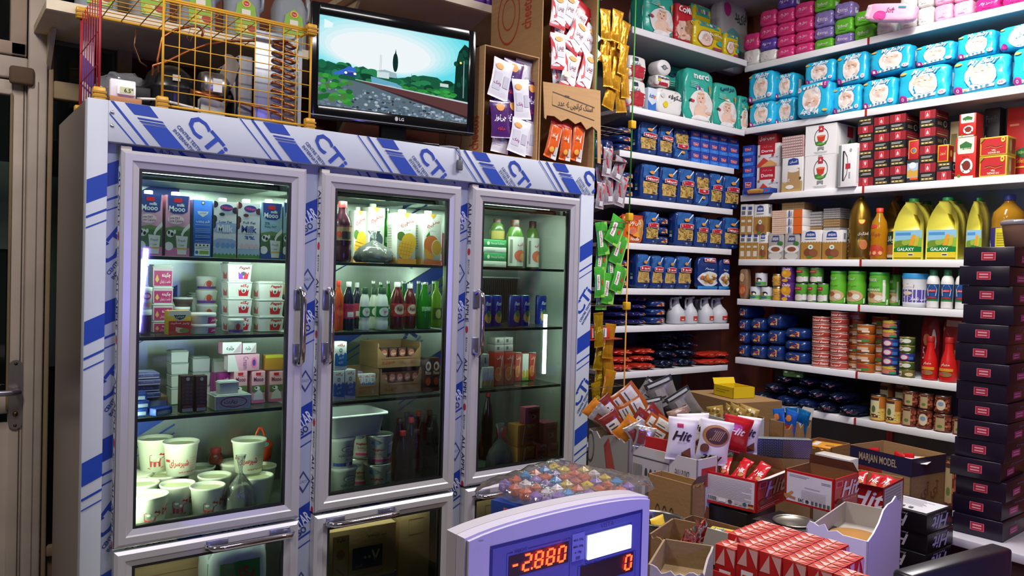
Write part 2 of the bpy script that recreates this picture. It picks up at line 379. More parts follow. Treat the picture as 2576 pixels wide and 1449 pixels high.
def film2(ox,oz,P=.42,w=.08,logo=True,star=False):
 """the same film run upwards along a post: bands climb to the right"""
 I=[]
 for n in range(0,6):
  z=oz-n*P
  st=lambda a,t:('p',[(ox-.02,z+a-.012),(ox+w+.02,z+a+w*.62),(ox+w+.02,z+a+w*.62-t),(ox-.02,z+a-.012-t)],BL)
  I+=[st(.0,.070),st(-.107,.007),st(-.140,.004)]
  if star:
   I+=[('t','STAR',ox+.001,z-.058,ox+w*.95,z-.015,'e8ecf4','b',.55),('t','ISO',ox+.01,z-.088,ox+w*.75,z-.064,'24407c','b',.55),('p',[(ox+w*.1,z-.26),(ox+w*.5,z-.22),(ox+w*.9,z-.26),(ox+w*.5,z-.30)],'3a4a7a'),('p',[(ox+w*.2,z-.26),(ox+w*.5,z-.23),(ox+w*.8,z-.26),(ox+w*.5,z-.29)],FW),('t','QUALITY',ox+w*.28,z-.266,ox+w*.72,z-.254,'24407c')]
  elif logo:
   I+=[('t','CTi',ox-.035,z-.270,ox+.095,z-.215,BL,'b',.95),('t','CENTRE TESTING',ox-.012,z-.292,ox+.108,z-.280,'24407c','b',.95),('t','INTERNATIONAL',ox+.002,z-.306,ox+.118,z-.295,'24407c','b',.95)]
 return I
def m_plane(Y):return lambda u,v,e:(u,Y-e,v)
b=MB();b.box(FRX0,FRX0+.012,FY+.045,3.2,0,FRT-.002,'98908ab');fpart(b,'side_panel')['label']='scratched brownish steel side panel'
b=MB();b.box(FRX1-.012,FRX1,FY+.045,3.2,0,FRT-.002,'98908ab');fpart(b,'side_panel')
b=MB();b.box(FRX0+.012,FRX1-.012,3.18,3.2,0,FRT-.002,'8d9496');fpart(b,'rear_panel')
b=MB();b.box(FRX0+.012,FRX1-.012,FY+.03,3.18,FRT-.022,FRT-.002,'aab0b8');fpart(b,'top_panel')
b=MB();b.box(FRX0+.012,FRX1-.012,FY+.05,3.18,0,.06,'8d9496');fpart(b,'base_panel')
b=MB();b.box(FRX0+.012,FRX0+.02,FY+.06,3.18,.06,FRT-.03,'b9c0bc');fpart(b,'side_liner')
b=MB();b.box(FRX1-.02,FRX1-.012,FY+.06,3.18,.06,FRT-.03,'b9c0bc');fpart(b,'side_liner')
b=MB();b.box(FRX0+.02,FRX1-.02,3.125,3.13,.6,FRT-.03,'aab4aeb')
b.art(film2(.55,1.72,w=.2)+film2(1.35,1.6,w=.2)+film2(1.75,1.86,w=.2),m_plane(3.123),lim=(.42,.6,2.38,1.92));fpart(b,'liner')
b=MB();b.box(FRX0+.02,FRX1-.02,FY+.06,3.12,.595,.632,'6f7672');fpart(b,'deck')
b=MB();b.box(.437,FRX1,FY,FY+.045,1.862,FRT,FW,.002);b.art(film(.437,1.862),m_plane(FY),lim=(.439,1.863,FRX1,FRT-.001))
b.box(.437,FRX1,FY+.05,FY+.06,1.835,1.866,FW);b.art(film(.41,1.80),m_plane(FY+.05),lim=(.44,1.836,FRX1,1.862))
for zz in(1.95,1.91):b.lathe([(0,.004),(.004,.003),(.006,0)],'c0c4c8m',10,T=Matrix.Translation((.447,FY,zz))@Matrix.Rotation(PI/2,4,'X'))
fpart(b,'header')['label']='top header beam with diagonal blue print'
b=MB();b.box(FRX0,.437,FY,FY+.045,0,FRT,FW,.002);b.art(film2(FRX0,1.745,w=.056,logo=False),m_plane(FY),lim=(FRX0+.001,0,.4365,FRT-.03))
hw='3f7fc0'
b.art([('l',[(.392,1.965),(.400,1.962),(.396,1.938)],.003,hw),('l',[(.414,1.948),(.413,1.925),(.404,1.925),(.405,1.936),(.413,1.936)],.003,hw),('l',[(.421,1.928),(.423,1.905),(.435,1.917)],.003,hw)],m_plane(FY),e0=.0012)
fpart(b,'corner_post')
b=MB();b.box(FRX1-.078,FRX1,FY,FY+.045,0,1.862,FW,.002);b.art(film2(FRX1-.078,1.63,P=.41),m_plane(FY),lim=(FRX1-.077,0,FRX1-.001,1.86));fpart(b,'corner_post')
for(x0,x1,oz,st)in((.437,.478,1.80,False),(1.055,1.12,1.72,True),(1.698,1.76,1.755,True)):
 b=MB();b.box(x0,x1,FY+.045,FY+.062,0,1.862,'b4bccd');b.art(film2(x0,oz,P=.36 if st else.42,w=x1-x0,star=st),m_plane(FY+.045),lim=(x0,0,x1,1.86));fpart(b,'mullion')
def rect_loop(x0,x1,z0,z1,ins,Y):return[(x0+ins,Y,z0+ins),(x1-ins,Y,z0+ins),(x1-ins,Y,z1-ins),(x0+ins,Y,z1-ins)]
def frame_mesh(x0,x1,z0,z1,prof,spec):
 b=MB()
 for(i0,Y0),(i1,Y1)in zip(prof,prof[1:]):
  vs=rect_loop(x0,x1,z0,z1,i0,Y0)+rect_loop(x0,x1,z0,z1,i1,Y1)
  b.add(vs,[(k,(k+1)%4,4+(k+1)%4,4+k)for k in range(4)],spec)
 return b
ALU='c2c0c6a'
for i,(x0,x1,z0,z1)in enumerate(DOORS):
 for up in(1,0):
  if not up:z0,z1=.07,z0-.012
  b=frame_mesh(x0,x1,z0,z1,[(0,FY+.042),(0,FY+.008),(.010,FY),(.030,FY),(.034,FY+.004),(.052,FY+.010),(.053,FY+.042)],ALU)
  side=lambda u,v,e:(x0-e,FY+.042-u*.036,z0+(z1-z0)*v)
  if up:
   I=[]
   for q in range(4):
    zz=.83-q*.26;I+=[('r',.0,zz-.13,1,zz+.13,'c8c8d0'),('t','ALL APPLE',.15,zz-.02,.8,zz+.12,'22264c','bd'),('e',.5,zz-.045,.28,.012,'b02030'),('t','$ISO#',.3,zz-.12,.7,zz-.07,'33364c','d')]
   b.art(I,side,e0=.0008,de=.0002)
   b.art([('r',.1,0,.9,1,'2a3f8c'),('t','ALL APPLE',.62,.1,.85,.9,'151a44','b'),('t','STAR ISO',.15,.1,.4,.9,'151a44','b')],lambda u,v,e:(x0+(x1-x0)*u,FY+.008+.03*v,z0-e))
   b.box(x0-.0,x0+.03,FY+.012,FY+.035,z1,z1+.012,'d8d2c0')
  else:
   b.art([('r',.02,.2,.98,.95,'d6d8e0'),('t','ALL APPLE',.05,.3,.30,.85,'1a2058','b'),('r',.32,.2,.45,.95,'2a4fb0'),('t','ALL APPLE',.55,.3,.82,.85,'1a2058','b')],lambda u,v,e:(x0+(x1-x0)*u,FY+.008+.03*v,z1+e))
  dr=fpart(b,'door')
  dr['label']=['aluminium framed lower glass door','aluminium framed upper glass door'][up]
  g=frame_mesh(x0,x1,z0,z1,[(.0515,FY+.0095),(.060,FY+.0095),(.060,FY+.03)],'16181a');fpart(g,'gasket',dr)
  MB().box(x0+.058,x1-.058,FY+.014,FY+.020,z0+.058,z1-.058,'e6f0eaw').build('glass_pane',dr)
  h=MB()
  if up:
   hx=x1-.022 if i==0 else x0+.024;ha,hb=1.165,1.432
   pts=[(hx,FY,hb-.012),(hx,FY-.022,hb-.004),(hx,FY-.042,hb-.018),(hx,FY-.046,hb-.05),(hx,FY-.046,ha+.05),(hx,FY-.042,ha+.018),(hx,FY-.022,ha+.004),(hx,FY,ha+.012)]
   for(za,zb_)in((hb-.075,hb-.005),(ha+.005,ha+.075)):h.box(hx-.016,hx+.016,FY-.004,FY+.001,za,zb_,'8d90a8b',.002)
  else:
   zc=z1-.028;ha,hb=((.74,1.03),(1.155,1.44),(1.80,2.08))[i]
   pts=[(ha+.012,FY,zc),(ha+.004,FY-.022,zc),(ha+.018,FY-.042,zc),(ha+.05,FY-.046,zc),(hb-.05,FY-.046,zc),(hb-.018,FY-.042,zc),(hb-.004,FY-.022,zc),(hb-.012,FY,zc)]
   for a_,b_ in((ha+.005,ha+.075),(hb-.075,hb-.005)):h.box(a_,b_,FY-.004,FY+.001,zc-.016,zc+.016,'8d90a8b',.002)
  h.tube(pts,[.009,.0095,.0105,.0105,.0105,.0105,.0095,.009],'d8d4dch',12)
  h.build('handle',dr)
SHZ=(1.525,1.265,1.005)
for x0,x1,_,_ in DOORS:
 for z in SHZ:
  b=MB();b.box(x0+.01,x1-.01,2.695,3.10,z-.008,z,'d8ece0k');b.box(x0+.01,x1-.01,2.688,2.695,z-.010,z+.001,'0e1412');fpart(b,'glass_shelf')
 b=MB();b.tube([(x0+.07,2.74,1.800),(x1-.07,2.74,1.800)],.010,'e4fff0e9',10);b.box(x0+.05,x1-.05,2.725,2.755,1.812,1.825,'d0d4d0');fpart(b,'tube_light')
 b=MB();b.box(x0+.03,x1-.03,2.665,2.69,1.765,1.785,'a8b4b0h');b.box(x0+.03,x1-.03,2.80,3.1,1.785,1.79,'b8c4beb');fpart(b,'light_trough')
for(x,ya,za,zb_)in((.487,2.675,.66,1.0),(1.87,2.97,1.30,1.50),(2.262,2.74,1.05,1.32)):
 b=MB();b.box(x-.006,x+.006,ya-.006,ya+.006,za,zb_,'f0fff2e14');fpart(b,'led_strip')
G=(.90,1.0,.86)
area('fridge_tube_light',(.77,2.72,1.79),(.77,2.95,1.2),.45,.03,6,G)
area('fridge_tube_light',(1.41,2.72,1.79),(1.41,2.95,1.2),.45,.03,4.5,G)
area('fridge_tube_light',(2.05,2.72,1.79),(2.05,2.95,1.2),.45,.03,2.6,G)
area('fridge_led_light',(.495,2.69,.86),(.95,2.92,.8),.02,.34,4.2,(.93,1.0,.68))
area('fridge_led_light',(1.41,3.08,1.47),(1.41,2.7,1.3),.5,.03,2.0,(.75,1.0,.55))
for x_,p_ in((.77,.9),(1.41,.6),(2.05,.3)):
 for z_,q_ in((1.50,1.0),(1.245,.75),(.985,.6),(.585,.9)):area('shelf_fill_light',(x_,2.705,z_),(x_,2.95,z_-.22),.5,.015,p_*q_,(.93,1.0,.90))  # added fill below each shelf and the deck, no real strips there
def boxkind(k,name,cat,w,d,h,spec,front=(),left=(),right=(),top=(),bev=.0015,cap=None,back=(),body='carton_body'):
 def fn():
  b=MB();b.box(-w/2,w/2,-d/2,d/2,0,h,spec,bev)
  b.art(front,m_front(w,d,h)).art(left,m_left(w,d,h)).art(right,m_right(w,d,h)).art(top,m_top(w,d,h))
  if not cap:return b.build(name),(w,d,h)
  r=empty(name);b.build(body,r)
  c=MB();rr=cap[1];c.lathe([(rr,h),(rr,h+cap[2]),(rr*.9,h+cap[2]+.002),(0,h+cap[2]+.002)],cap[0],12,T=Matrix.Translation((0,cap[3]if len(cap)>3 else 0,0)));c.build('cap',r)
  return r,(w,d,h)
 KIND[k]=(fn,cat)
def bagkind(k,name,cat,w,d,h,spec,front=(),seed=0,amp=.35,back=None,n=12):
 def fn():
  b=MB();mp=bag(b,w,d,h,spec,back,seed=seed,amp=amp,nu=n,nv=n+4);b.art(front,mp,sub=5,e0=.0012,de=.0005)
  return b.build(name),(w,d,h)
 KIND[k]=(fn,cat)
def softkind(k,name,cat,w,d,h,spec,front=(),seed=0,amp=.004,kk=5,n=10,vsp=None,extra=None):
 def fn():
  b=MB();mp=soft(b,w,d,h,spec,k=kk,n=n,amp=amp,seed=seed,vsp=vsp);b.art(front,mp,sub=6,e0=.0010,de=.0005)
  if extra:extra(b,w,d,h)
  return b.build(name),(w,d,h)
 KIND[k]=(fn,cat)
def lathekind(k,name,cat,prof,spec,parts=(),label=None,n=20,sx=1,sy=1,dims=None,body='body',T=None):
 """parts: (name, profile, spec); label: (z0, z1, angle, art)"""
 h=max([p[1]for p in prof]+[q[1]for p in parts for q in p[1]]);r=max(p[0]for p in prof)
 def rad(z):
  for(r0,z0),(r1,z1)in zip(prof,prof[1:]):
   if z0<=z<=z1 and z1>z0:return r0+(r1-r0)*(z-z0)/(z1-z0)
  return r
 def fn():
  b=MB();b.lathe(prof,spec,n)
  if label:
   z0,z1,a,art=label;mc=m_cyl(lambda v:rad(z0+(z1-z0)*v),z0,z1,a)
   b.art(art,mc,sub=8,e0=.0007,de=.0004)
  if not parts:return b.build(name),(2*r,2*r,h)
  R=empty(name);b.build(body,R)
  for pn,pp,ps in parts:MB().lathe(pp,ps,n).build(pn,R)
  return R,(2*r,2*r,h)
 KIND[k]=(fn,cat)
WH='eef0ee';MOO='2c3f8e';RD='c81e2a'
def moo(bg,sub,low):
 return[('r',0,0,1,1,bg),('p',[(.08,1),(.95,1),(.9,.74),(.7,.70),(.3,.70),(.1,.76)],MOO),('r',.33,.885,.66,.955,RD),('t','milk',.46,.82,.78,.87,'e8eefa','b'),('t','Mooo',.14,.735,.80,.825,'e8eefa','b')]+sub+[('r',0,.10,1,.46,'4e7040'),('p',[(0,.46),(.5,.50),(1,.46),(1,.42),(0,.42)],'6c8a50'),('e',.2,.37,.16,.06,'f2f2ee'),('e',.14,.385,.05,.03,'1c1c20'),('e',.27,.36,.06,.03,'1c1c20'),('e',.38,.40,.05,.035,'f2f2ee'),('r',0,0,1,.14,low),('e',.14,.16,.18,.07,'f4f0ee'),('l',[(1,.52),(.75,.42),(.66,.34)],.07,'f6f4f0'),('p',[(.42,.34),(.92,.33),(.86,.03),(.50,.03)],'eceae6'),('r',.46,.11,.88,.14,'e8b84c'),('t','Fresh',.5,.235,.82,.28,'44566a','i'),('t','1 Liter',.52,.165,.78,.2,'44566a')]
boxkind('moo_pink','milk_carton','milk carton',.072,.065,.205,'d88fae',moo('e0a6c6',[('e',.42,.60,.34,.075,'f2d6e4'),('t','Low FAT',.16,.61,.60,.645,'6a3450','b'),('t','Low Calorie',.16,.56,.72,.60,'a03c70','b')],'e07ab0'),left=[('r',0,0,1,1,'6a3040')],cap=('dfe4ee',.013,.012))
boxkind('moo_blue','milk_carton','milk carton',.072,.065,.205,'8fb0cc',moo('9cc0d8',[('t','3%',.18,.61,.42,.66,'20405a','b'),('t','FULL FAT',.18,.555,.74,.595,'20405a','b')],'2c4f94'),cap=('dfe4ee',.013,.012))
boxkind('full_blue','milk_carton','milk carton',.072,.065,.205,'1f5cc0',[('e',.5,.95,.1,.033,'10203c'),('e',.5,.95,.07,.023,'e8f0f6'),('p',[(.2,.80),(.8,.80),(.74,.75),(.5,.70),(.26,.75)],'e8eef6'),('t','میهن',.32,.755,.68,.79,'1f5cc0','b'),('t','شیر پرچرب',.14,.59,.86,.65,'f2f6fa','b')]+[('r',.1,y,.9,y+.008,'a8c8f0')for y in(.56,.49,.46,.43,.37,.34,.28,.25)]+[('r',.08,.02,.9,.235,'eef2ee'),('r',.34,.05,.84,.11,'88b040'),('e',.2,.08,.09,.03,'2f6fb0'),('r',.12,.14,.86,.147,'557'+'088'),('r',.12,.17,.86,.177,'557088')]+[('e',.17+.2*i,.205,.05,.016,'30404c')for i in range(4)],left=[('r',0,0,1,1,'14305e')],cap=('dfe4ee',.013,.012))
def mihan(sp,dr,top,bot,nm,pc,ink):
 return[('r',0,0,1,1,'e6e8f0'),('r',0,.45,1,.62,top),('e',.03,.68,.12,.07,sp),('e',.95,.85,.14,.06,sp),('e',.36,.77,.12,.03,sp),('e',.04,.94,.14,.06,sp),('e',0,.58,.10,.07,sp),('e',.55,.89,.29,.062,'3a3f9c'),('t','Mihan',.34,.862,.80,.917,'e84a70','b'),('t',nm,.24,.615,.80,.66,'2a4a8c','b'),('t','Milk',.16,.46,.86,.585,'f4f6fa' if pc=='1.5%' else '2c48a4','b'),('t','Fresh Milk',.36,.425,.68,.445,'2a4a8c'),('t',pc,.30,.325,.78,.405,'f0f4fa' if pc=='1.5%' else '2c48a4','b'),('p',[(0,.30),(.2,.34),(.8,.34),(1,.30),(1,.2),(0,.2)],top)]+[('e',x,.215,.10,.055,bot)for x in(.18,.42,.62,.84)]+[('r',0,0,1,.17,'a8c8e4'),('p',[(0,0),(0,.06)]+[(i/12,.05+.035*(i%2))for i in range(13)]+[(1,0)],'5e9040')]
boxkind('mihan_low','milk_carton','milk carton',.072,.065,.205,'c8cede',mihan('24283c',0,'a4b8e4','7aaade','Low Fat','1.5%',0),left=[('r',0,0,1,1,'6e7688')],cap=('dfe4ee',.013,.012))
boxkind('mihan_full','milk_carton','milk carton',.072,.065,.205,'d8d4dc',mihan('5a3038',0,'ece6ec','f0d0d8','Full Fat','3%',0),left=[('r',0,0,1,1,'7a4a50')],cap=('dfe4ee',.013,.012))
def tub(k,w,d,h,side,lid,front,left=(),ins=.86):
 """a rectangular plastic tub that narrows downwards, with a lid"""
 def fn():
  R=empty('plastic_tub');b=MB();wi,di=w*ins,d*ins
  vs=[(sx*wi/2,sy*di/2,0)for sx,sy in((-1,-1),(1,-1),(1,1),(-1,1))]+[(sx*w*.95/2,sy*d*.95/2,h*.88)for sx,sy in((-1,-1),(1,-1),(1,1),(-1,1))]
  b.add(vs,[(3,2,1,0),(0,1,5,4),(1,2,6,5),(2,3,7,6),(3,0,4,7),(4,5,6,7)],side)
  f=lambda u,v,e:((u-.5)*(wi+(w*.95-wi)*v/.88),-(di+(d*.95-di)*v/.88)/2-e,v*h)
  b.art(front,f);b.art(left,lambda u,v,e:(-(wi+(w*.95-wi)*v/.88)/2-e,(.5-u)*(di+(d*.95-di)*v/.88),v*h));b.build('tub_body',R)
  c=MB();c.box(-w/2,w/2,-d/2,d/2,h*.86,h*.92,lid,.0015);c.box(-w*.44,w*.44,-d*.44,d*.44,h*.92,h,lid,.002);c.build('lid',R)
  return R,(w,d,h)
 KIND[k]=(fn,'tub')
flame=[('p',[(.46,.08),(.86,.08),(.9,.5),(.84,.36),(.8,.52),(.74,.3),(.6,.3),(.54,.52),(.50,.38),(.44,.5)],RD),('e',.66,.40,.09,.15,'f4f2ee'),('e',.66,.38,.05,.09,'50606a')]
sd=[('p',[(.2,.08),(.8,.08),(.84,.5),(.6,.3),(.3,.5)],'c86a70')]
tub('pegah_en',.095,.095,.062,'e9ecea','dfe6e4',[('t','Pegah',.46,.58,.92,.78,RD,'bi')]+flame,sd)
tub('pegah_fa',.095,.095,.062,'e9ecea','dfe6e4',[('t','پگاه',.52,.56,.86,.80,RD,'b')]+flame,sd)
tub('pegah_purple',.095,.095,.062,'e4e8ea','d4dcdc',[('t','Pegah',.46,.58,.92,.78,'8c1830','bi'),('p',[(.46,.08),(.66,.08),(.6,.52),(.52,.36),(.44,.5)],'9a4ad0'),('p',[(.66,.08),(.86,.08),(.9,.5),(.82,.36),(.74,.5)],'d83048'),('e',.66,.38,.07,.12,'50606a')],sd)
tub('magenta_tub',.075,.08,.05,'c9bcc8','d6dcda',[('r',.05,.02,.95,.72,'b03070'),('t','چکیده',.45,.36,.88,.64,'f0e4ec','b'),('t','ماست زنجان',.35,.1,.88,.32,'f0e4ec'),('p',[(.1,.3),(.2,.55),(.3,.3),(.2,.15)],'d0b060')],ins=.92)
tub('white_tub',.06,.07,.04,'dfe2e2','c4cccc',[],ins=.9)
tub('ziarat_box',.125,.10,.052,'e2e0dc','c8ccc8',[('p',ell(.52,.48,.38,.36,24),'b83030'),('p',ell(.52,.48,.35,.31,24),'e8e4e0'),('t','زیارت',.24,.34,.62,.66,'a82830','b'),('t','تازه',.66,.52,.8,.62,'50404a'),('r',.28,.22,.76,.25,'a86a60')],ins=.95)
lathekind('round_tub','round_tub','tub',[(0,0),(.032,0),(.037,.045)],'e6e8e6',[('lid',[(.0375,.043),(.0385,.047),(.034,.052),(0,.052)],'dfe4e4')],(.004,.042,1.4,[('p',[(.3,.2),(.7,.2),(.62,.7),(.5,.9),(.38,.7)],'e08040'),('e',.5,.5,.1,.3,'c84c30'),('r',0,0,1,.25,'7040a0')]),body='tub_body')
lathekind('wide_tub','round_tub','tub',[(0,0),(.040,0),(.043,.026)],'dde2ec',[('lid',[(.0435,.024),(.045,.028),(.042,.034),(0,.034)],'e6eaf0')],(.002,.024,1.4,[('r',0,0,.55,.9,'c0c8dc'),('r',.55,0,1,.9,'c02878'),('t','پنیر',.65,.2,.85,.7,'f4f0f4','b')]),body='tub_body')
lathekind('dark_pot','small_pot','jar',[(0,0),(.024,0),(.027,.05)],'4a1c30',[('lid',[(.028,.049),(.028,.062),(0,.063)],'e4e6e8')],body='pot_body')
lathekind('cream_pot','small_pot','jar',[(0,0),(.026,0),(.03,.045)],'e8e6e4',[('lid',[(.031,.044),(.031,.054),(0,.055)],'dfe2e4')],(.004,.044,1.3,[('e',.5,.7,.3,.22,'b83050'),('e',.5,.7,.18,.12,'e8c8c8'),('r',.15,.05,.85,.3,'c89860')]),body='pot_body')
lathekind('brown_pot','small_pot','jar',[(0,0),(.025,0),(.034,.022),(.034,.03)],'5a4440',[('lid',[(.035,.029),(.035,.036),(0,.037)],'b8c4c4')],body='pot_body')
lathekind('honey_jar','honey_jar','jar',[(0,0),(.015,0),(.016,.03),(.012,.038)],'2a1a14g',[('lid',[(.013,.037),(.013,.05),(0,.05)],'b08840')],body='jar_body')
boxkind('cheese_box','cheese_box','box',.062,.05,.078,'f0c030',[('r',0,.78,1,1,'eae6da'),('p',[(.15,.86),(.85,.86),(.75,.68),(.5,.56),(.25,.68)],'f6f4ea'),('p',[(.22,.83),(.78,.83),(.7,.7),(.5,.62),(.3,.7)],'3c5048'),('t','میهن',.32,.70,.68,.80,'f6f4ea','b'),('r',0,0,1,.58,'d83828'),('t','پنیر سفید',.08,.42,.92,.54,'f8ece4','b'),('p',[(.3,.1),(.6,.08),(.66,.28),(.32,.33)],'eedcb8'),('e',.7,.18,.22,.1,'8a9c40'),('e',.2,.1,.2,.08,'c85a40')],right=[('r',0,0,1,.5,'e05030')])
boxkind('purple_pack','purple_pack','packet',.07,.08,.02,'5c5f9cg',[('r',.05,.15,.95,.35,'b8bce0'),('t','پاستیل',.2,.45,.7,.85,'a0a4d4')],bev=.004)
boxkind('blue_pack','butter_pack','packet',.062,.05,.024,'2a4cb8',[('r',.05,.15,.9,.6,'98a4cc'),('r',.1,.6,.4,.66,'c84040')],bev=.003)
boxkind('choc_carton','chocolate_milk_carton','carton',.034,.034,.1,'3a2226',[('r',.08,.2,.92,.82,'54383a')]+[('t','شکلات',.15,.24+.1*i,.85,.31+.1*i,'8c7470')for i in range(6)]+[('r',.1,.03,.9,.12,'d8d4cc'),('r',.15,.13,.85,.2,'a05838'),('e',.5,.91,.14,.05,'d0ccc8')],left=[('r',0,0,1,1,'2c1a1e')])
boxkind('magenta_box','cream_box','box',.045,.03,.058,'a83090',[('t','پگاه',.2,.55,.85,.85,'f4e8f2','b'),('t','خامه',.3,.2,.7,.42,'e8c8e0')])
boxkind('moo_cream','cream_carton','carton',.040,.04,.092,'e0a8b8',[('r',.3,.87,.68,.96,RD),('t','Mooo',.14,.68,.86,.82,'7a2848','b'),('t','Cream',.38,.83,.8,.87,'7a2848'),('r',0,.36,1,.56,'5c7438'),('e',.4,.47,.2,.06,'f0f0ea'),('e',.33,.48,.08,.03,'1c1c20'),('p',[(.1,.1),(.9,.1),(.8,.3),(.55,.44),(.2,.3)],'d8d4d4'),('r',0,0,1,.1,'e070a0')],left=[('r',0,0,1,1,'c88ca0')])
boxkind('cream_lying','cream_carton','carton',.10,.04,.036,'dfa6c0',[('p',[(.0,0),(.35,0),(.2,1),(0,1)],'d8d8dc'),('t','Cream',.48,.12,.64,.88,'8a3a90','d'),('e',.82,.5,.09,.32,'e870a8'),('e',.82,.5,.05,.2,'4a3a9c')],left=[('r',.1,.1,.9,.9,'eceaf0')])
boxkind('cream_end','cream_carton','carton',.05,.06,.036,'dcdce2',[('t','خامه',.2,.3,.6,.7,'3a3a50','b'),('p',[(.55,.1),(.95,.1),(.95,.9)],'c2a6b6')],left=[('r',0,0,1,1,'e8a0c8')],top=[('r',0,.7,1,1,'e8a0c8')])
boxkind('amber_box','amber_box','box',.07,.09,.042,'b8842c',[('r',0,.8,1,1,'d0d040')])
def pailkind(k,art,fill='d9d8b4',lid=False):
 def fn():
  R=empty('yoghurt_pail');b=MB();prof=[(0,0),(.045,0),(.056,.100),(.060,.104),(.060,.110),(.056,.110),(.053,.098)]
  b.lathe(prof,'e4e6da',24);b.art(art,m_cyl(lambda v:.0455+.011*(.05+.8*v),.005,.09,1.35),sub=8,e0=.0006,de=.0002);b.build('pail_body',R)
  c=MB()
  if lid:c.lathe([(.062,.104),(.062,.112),(.058,.114),(0,.114)],'eceadc',24);c.build('lid',R)
  else:c.grid(lambda u,v:(.0535*v*math.sin(u*2*PI),-.0535*v*math.cos(u*2*PI),.099+.003*noise.noise(Vector((v*5*math.sin(u*2*PI),v*5*math.cos(u*2*PI),3)))),24,6,fill);c.build('yoghurt',R)
  return R,(.12,.12,.11)
 KIND[k]=(fn,'pail')
cowr='b8323c'
cow=[('p',[(.30,.62),(.34,.66),(.52,.64),(.56,.72),(.60,.66),(.66,.7),(.68,.58),(.62,.50),(.58,.5),(.56,.36),(.57,.16),(.52,.16),(.51,.32),(.46,.34),(.45,.16),(.40,.16),(.39,.36),(.36,.34),(.35,.16),(.31,.16),(.30,.4)],cowr),('e',.4,.56,.05,.05,'e4e6da'),('e',.5,.46,.035,.06,'e4e6da'),('p',[(.24,.12),(.66,.16),(.6,.10),(.3,.08)],cowr),('p',[(.72,.75),(.95,.85),(.9,.65),(.98,.6),(.8,.5),(.72,.5)],cowr),('l',[(.74,.62),(.92,.74)],.03,'e4e6da')]
shir=[('t','شیرسرای',.12,.28,.60,.62,cowr,'b'),('r',.0,.5,.14,.6,cowr)]+[('t','ماست محلی گرم',.62,.22+.1*i,.95,.28+.1*i,cowr)for i in range(5)]+[('t','٠٩٣٢٧٨٤٥',.36,.08,.86,.15,cowr,'b')]
pailkind('cow_pail',cow);pailkind('script_pail',shir);pailkind('plain_pail',[]);pailkind('lid_pail',[],lid=True)
def bottle(k,name,prof,spec,cap,caph,label=None,capr=None,n=16,cat='bottle'):
 z=prof[-1][1];r=capr or prof[-1][0]*1.12
 lathekind(k,name,cat,prof,spec,[('cap',[(r,z-.004),(r,z+caph),(r*.9,z+caph+.001),(0,z+caph+.001)],cap)],label,n)
SODA=[(0,0),(.028,0),(.031,.006),(.031,.06),(.029,.075),(.031,.092),(.030,.118),(.020,.142),(.012,.158),(.012,.166)]
bottle('orange_soda','soda_bottle',SODA,'d8521cg','e0382c',.014,(.045,.095,1.4,[('r',0,0,1,1,'d83a2c'),('e',.5,.5,.2,.35,'e86030')]))
bottle('dark_soda','soda_bottle',SODA,'1a1a34g','dfe0e2',.014,(.045,.10,1.4,[('r',0,0,1,1,'c83a5a'),('r',.3,.1,.7,.45,'ece8ec')]))
bottle('red_soda','soda_bottle',SODA,'5a1418g','d8d8da',.014,(.05,.10,1.4,[('r',0,0,1,1,'b82c30'),('e',.5,.55,.3,.4,'d8c0a4'),('t','Rani',.35,.4,.65,.7,'7a1820','b')]))
bottle('doogh','dairy_drink_bottle',[(0,0),(.030,0),(.032,.006),(.032,.03),(.029,.036),(.032,.042),(.032,.085),(.026,.112),(.018,.124),(.018,.13)],'e2e6e4','16402c',.016,(.045,.082,1.4,[('r',0,0,1,1,'157a3c'),('e',.5,.5,.3,.42,'eef0ea'),('t','دوغ',.35,.3,.65,.7,RD,'b')]))
bottle('green_soda','glass_soda_bottle',[(0,0),(.028,0),(.030,.006),(.030,.075),(.024,.11),(.012,.145),(.011,.168)],'2a8a20l.55','b0b8b4m',.005,(.06,.085,1.0,[('r',.1,.2,.9,.9,'70a868'),('t','نوش',.3,.3,.7,.8,'e8f4e0','b')]))
bottle('lime_soda','glass_soda_bottle',[(0,0),(.028,0),(.030,.006),(.030,.12),(.012,.145),(.011,.168)],'9ac83cl.6','4a9a38',.008,(.03,.075,1.2,[('r',0,0,1,1,'5a6a20'),('e',.5,.5,.25,.4,'d8d890')]))
bottle('clear_bottle','glass_soda_bottle',[(0,0),(.028,0),(.030,.006),(.030,.08),(.024,.11),(.012,.145),(.011,.168)],'c8e0cck','c8d0ccm',.005)
bottle('cola','cola_bottle',[(0,0),(.028,0),(.033,.008),(.031,.07),(.033,.12),(.024,.165),(.012,.195),(.012,.205)],'1a1614l.75','20201e',.014,(.07,.11,1.3,[('r',0,0,1,1,'2a2426')]))
bottle('cola_red','cola_bottle',[(0,0),(.028,0),(.033,.008),(.031,.07),(.033,.12),(.024,.165),(.012,.195),(.012,.205)],'1e1614l.75','b02420',.014)
bottle('syrup','syrup_bottle',[(0,0),(.031,0),(.034,.008),(.034,.05),(.032,.056),(.034,.064),(.034,.135),(.028,.155),(.016,.172),(.014,.195)],'3c1426g','a02830',.018,(.075,.128,1.45,[('r',0,0,1,1,'9a7c5c'),('r',0,.9,1,1,'6a2030'),('r',.35,.1,.7,.6,'2c2420'),('e',.25,.4,.1,.2,'b83820')]))
